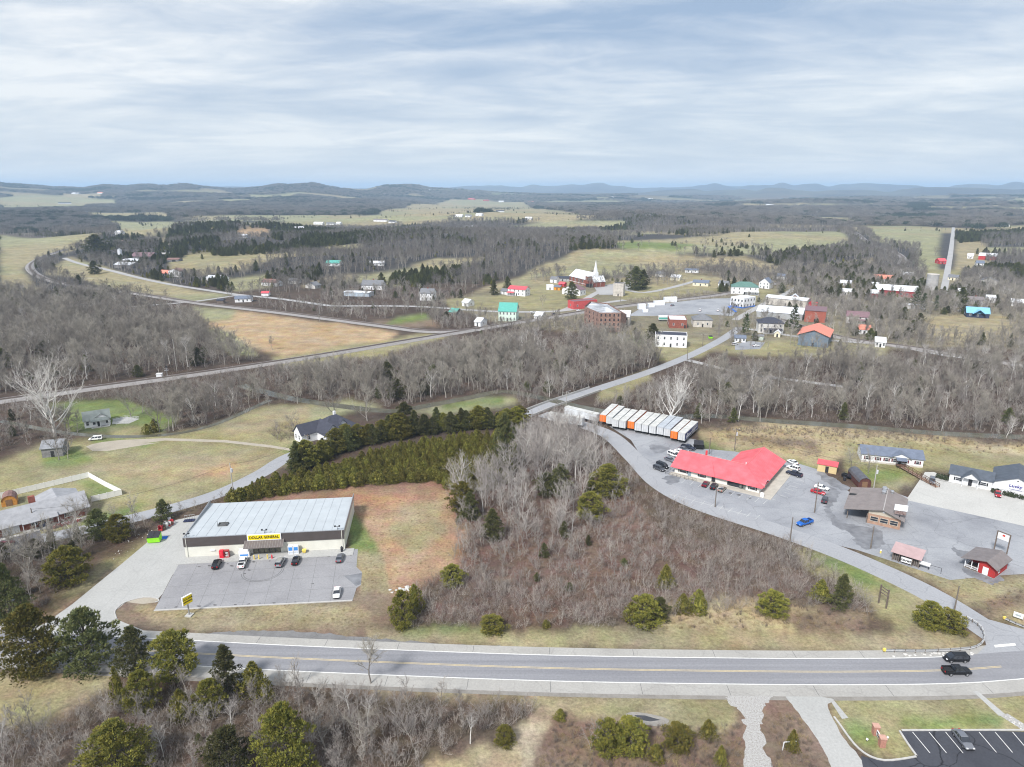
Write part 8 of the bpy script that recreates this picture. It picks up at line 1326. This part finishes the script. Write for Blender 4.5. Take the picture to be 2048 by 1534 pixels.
under('bank_brush', 'low brush along the creek, railway banks and old road', [([(-200, 1150), (-20, 1100), (190, 1060), (180, 1130), (90, 1215), (-150, 1290)], 1.9, .5, 1.1, [0, 1, 2], False), ([(185, 1066), (300, 1020), (440, 992), (458, 1002), (330, 1040), (250, 1090), (190, 1092)], 1.6, .4, .8, [0, 2], False), ([(1400, 846), (1800, 864), (2200, 886), (2200, 905), (1800, 880), (1420, 864)], 2.2, .6, 1.2, [0, 2, 3], False), ([(1240, 838), (1400, 856), (1395, 868), (1240, 846)], 2.4, .5, 1.0, [0, 2], False), ([(1420, 868), (1620, 880), (1660, 925), (1540, 898), (1420, 876)], 2.4, .4, .9, [2, 3, 4, 5], False), ([(180, 786), (650, 718), (900, 676), (900, 690), (650, 735), (180, 806)], 2.8, .7, 1.4, [0, 1, 2], True)] + [(WOODS[k_][0], s_, .7, 1.5, [0, 1, 2, 6], True) for k_, s_ in ((0, 5.5), (1, 4.2), (2, 3.8), (3, 5.0), (7, 6.5), (10, 6.0), (11, 4.5), (9, 5.0))] + [([(1560, 700), (1760, 700), (1740, 716), (1560, 714)], 3, .6, 1.2, [0, 1], True), ([(600, 790), (1040, 790), (1040, 770), (600, 775)], 3.0, .8, 1.4, [0, 1], True), ([(1250, 600), (1420, 584), (1480, 590), (1420, 598), (1270, 612)], 2.5, .6, 1.2, [0, 1], False), ([(1930, 1215), (2048, 1172), (2060, 1195), (1980, 1228)], 1.6, .4, .8, [2, 3, 4], False), ([(535, 865), (560, 850), (600, 850), (610, 875), (560, 885)], 1.8, .6, 1.2, [0, 2], False)])
under('meadow_tufts', 'straw tufts of dead grass on the verges and the cleared lot', [([(240, 1222), (700, 1205), (760, 1235), (740, 1262), (300, 1258)], 1.9, .25, .5, [4, 5], False), ([(720, 1000), (900, 985), (905, 1120), (780, 1185), (725, 1195)], 2.2, .25, .5, [4, 5], False), ([(1320, 1222), (1500, 1200), (1700, 1250), (1340, 1258)], 1.5, .4, .8, [4, 5], False), ([(1400, 862), (1560, 848), (1800, 868), (2048, 890), (2048, 908), (1700, 905), (1500, 895)], 2.4, .5, 1.0, [4, 5, 3], False), ([(1150, 1402), (1480, 1400), (1470, 1445), (1280, 1438)], 1.8, .2, .4, [4, 5], False), ([(1700, 1105), (1900, 1152), (2048, 1160), (2048, 1250), (1900, 1180)], 1.8, .25, .5, [4, 5], False)])
# ---- country beyond the town
def sector(r0, r1, sp):
    W = np.array([[math.sin(rad(t_)) * r, math.cos(rad(t_)) * r] for r, ts in ((r0, range(-42, 43, 4)), (r1, range(42, -43, -4))) for t_ in ts]); return grid_pts(W, sp)
x, y = sector(640, 1750, 7.8); n_ = fbm(x / 120, y / 120, 91, 3); k = free(x, y) & (n_ > -.34); r_ = np.hypot(x, y)
k &= (woodmask(x, y) > .3) | (r_ < 1400); x, y = x[k], y[k]; ev = (fbm(x / 90, y / 90, 95, 3) > .17) | (rng.random(len(x)) < .07); pts = np.column_stack([x, y, hgt(x, y)])
EVP = [[(185, 480), (330, 488), (330, 500), (185, 502)], [(330, 478), (470, 447), (482, 453), (345, 487)], [(420, 500), (600, 488), (720, 470), (738, 483), (600, 506), (430, 513)], [(530, 555), (640, 540), (645, 560), (540, 567)], [(760, 565), (860, 545), (925, 550), (840, 577)], [(700, 470), (860, 452), (885, 470), (730, 492)], [(1140, 490), (1230, 482), (1228, 497), (1140, 502)], [(1530, 522), (1700, 500), (1722, 511), (1560, 534)], [(1250, 440), (1420, 431), (1420, 443), (1260, 451)], [(1660, 540), (1722, 530), (1728, 546), (1670, 553)], [(1900, 470), (2048, 462), (2048, 478), (1920, 486)], [(540, 470), (640, 462), (640, 475), (550, 482)]]
ep = np.vstack([scat(p_, 6.0, False) for p_ in EVP]); stuff('cedar_belts', 'dark cedar belts along the mid-distance fields and hedges', 'cedars', ep, rng.integers(0, 3, len(ep)), rng.uniform(.6, 1.15, len(ep)), collect('belt_cedar', [TPL['cedar0'][2], TPL['evergreen0'][2], TPL['evergreen2'][2]]))
fp = np.vstack([scat(p_, 8.0 if min(b_ for a_, b_ in p_) > 470 else 15.0, False) for p_ in FW]); fn = np.hypot(fp[:, 0], fp[:, 1]) < 1900; gone = free(fp[:, 0], fp[:, 1], False, True); fp, fn = fp[gone], fn[gone]
stuff('far_woodlots', 'grey woodlots dividing the far pastures', 'woods', fp[~fn], rng.integers(0, 5, (~fn).sum()), rng.uniform(.7, 1.25, (~fn).sum()), collect('woodlot_clump', FARB + FARE[:1])); stuff('near_woodlots', 'grey woodlots on the slopes behind the church', 'woods', fp[fn], rng.integers(0, 4, fn.sum()), rng.uniform(.6, 1.0, fn.sum()), collect('woodlot_tree', MID))
stuff('hill_woods', 'grey leafless woods on the hills beyond the town', 'woods', pts[~ev], rng.integers(0, 4, (~ev).sum()), rng.uniform(.65, 1.0, (~ev).sum()), collect('hill_tree', MID))
stuff('hill_cedars', 'dark cedars mixed through the hill woods', 'cedars', pts[ev], rng.integers(0, 3, ev.sum()), rng.uniform(.6, 1.05, ev.sum()) * 1.0, collect('hill_cedar', MIDE))
x, y = sector(1750, 7200, 26); k = free(x, y, True, False) & (woodmask(x, y) > .35); x, y = x[k], y[k]; ev = (fbm(x / 260, y / 200, 97, 3) > .16) | (rng.random(len(x)) < .08); pts = np.column_stack([x, y, hgt(x, y) - 1]); 
stuff('distant_woods', 'far grey woods spread over the valley and ridges', 'woods', pts[~ev], rng.integers(0, 4, (~ev).sum()), rng.uniform(1.0, 1.6, (~ev).sum()), collect('far_clump', FARB))
stuff('distant_evergreens', 'far dark evergreen patches in the valley woods', 'woods', pts[ev], rng.integers(0, 3, ev.sum()), rng.uniform(.9, 1.5, ev.sum()), collect('far_evergreen_clump', FARE))
x, y = sector(660, 4200, 9.5); hr_ = np.hypot(x, y); hv = fbm(x / 430, y / 330, 131, 2); k = (np.abs(hv) < .006 + .000004 * hr_) & free(x, y, False, True) & ~free(x, y, True, False) & (fbm(x / 60, y / 60, 133, 2) > -.15); x, y = x[k], y[k]; pts = np.column_stack([x, y, hgt(x, y)])
stuff('hedgerows', 'thin tree lines dividing the far pastures', 'hedgerow', pts, rng.integers(0, 6, len(x)), rng.uniform(.35, .75, len(x)), collect('hedge_plant', MID[:4] + [TPL['evergreen0'][2], TPL['cedar0'][2]]))
# hedgerow trees and lone trees in far fields
x, y = sector(700, 3800, 55); k = (rng.random(len(x)) < .12) & free(x, y, False, True) & ~free(x, y, True, False); x, y = x[k], y[k]; pts = np.column_stack([x, y, hgt(x, y)])
stuff('field_trees', 'small dark trees dotted over the far fields', 'trees', pts, rng.integers(0, 3, len(x)), rng.uniform(.4, .8, len(x)), bpy.data.collections['hill_cedar'])
# ================================================================== haze
zmin, zmax = float(gz.min()) - 1.5, float(gz.max()) + 30
hzo = MB().box(-24300, 24300, -24300, 24300, zmin, zmax).build('haze', []); tag(hzo, 'thin blue air over the whole valley', 'haze', kind='stuff')
hm = bpy.data.materials.new('haze_air'); hm.use_nodes = True; t = hm.node_tree; t.nodes.clear(); om = t.nodes.new('ShaderNodeOutputMaterial'); pv = t.nodes.new('ShaderNodeVolumePrincipled'); pv.inputs['Density'].default_value = 9.5e-5; pv.inputs['Color'].default_value = (0.53, 0.74, 1.0, 1); pv.inputs['Anisotropy'].default_value = 0.0; t.links.new(pv.outputs[0], om.inputs['Volume']); hzo.data.materials.clear(); hzo.data.materials.append(hm)
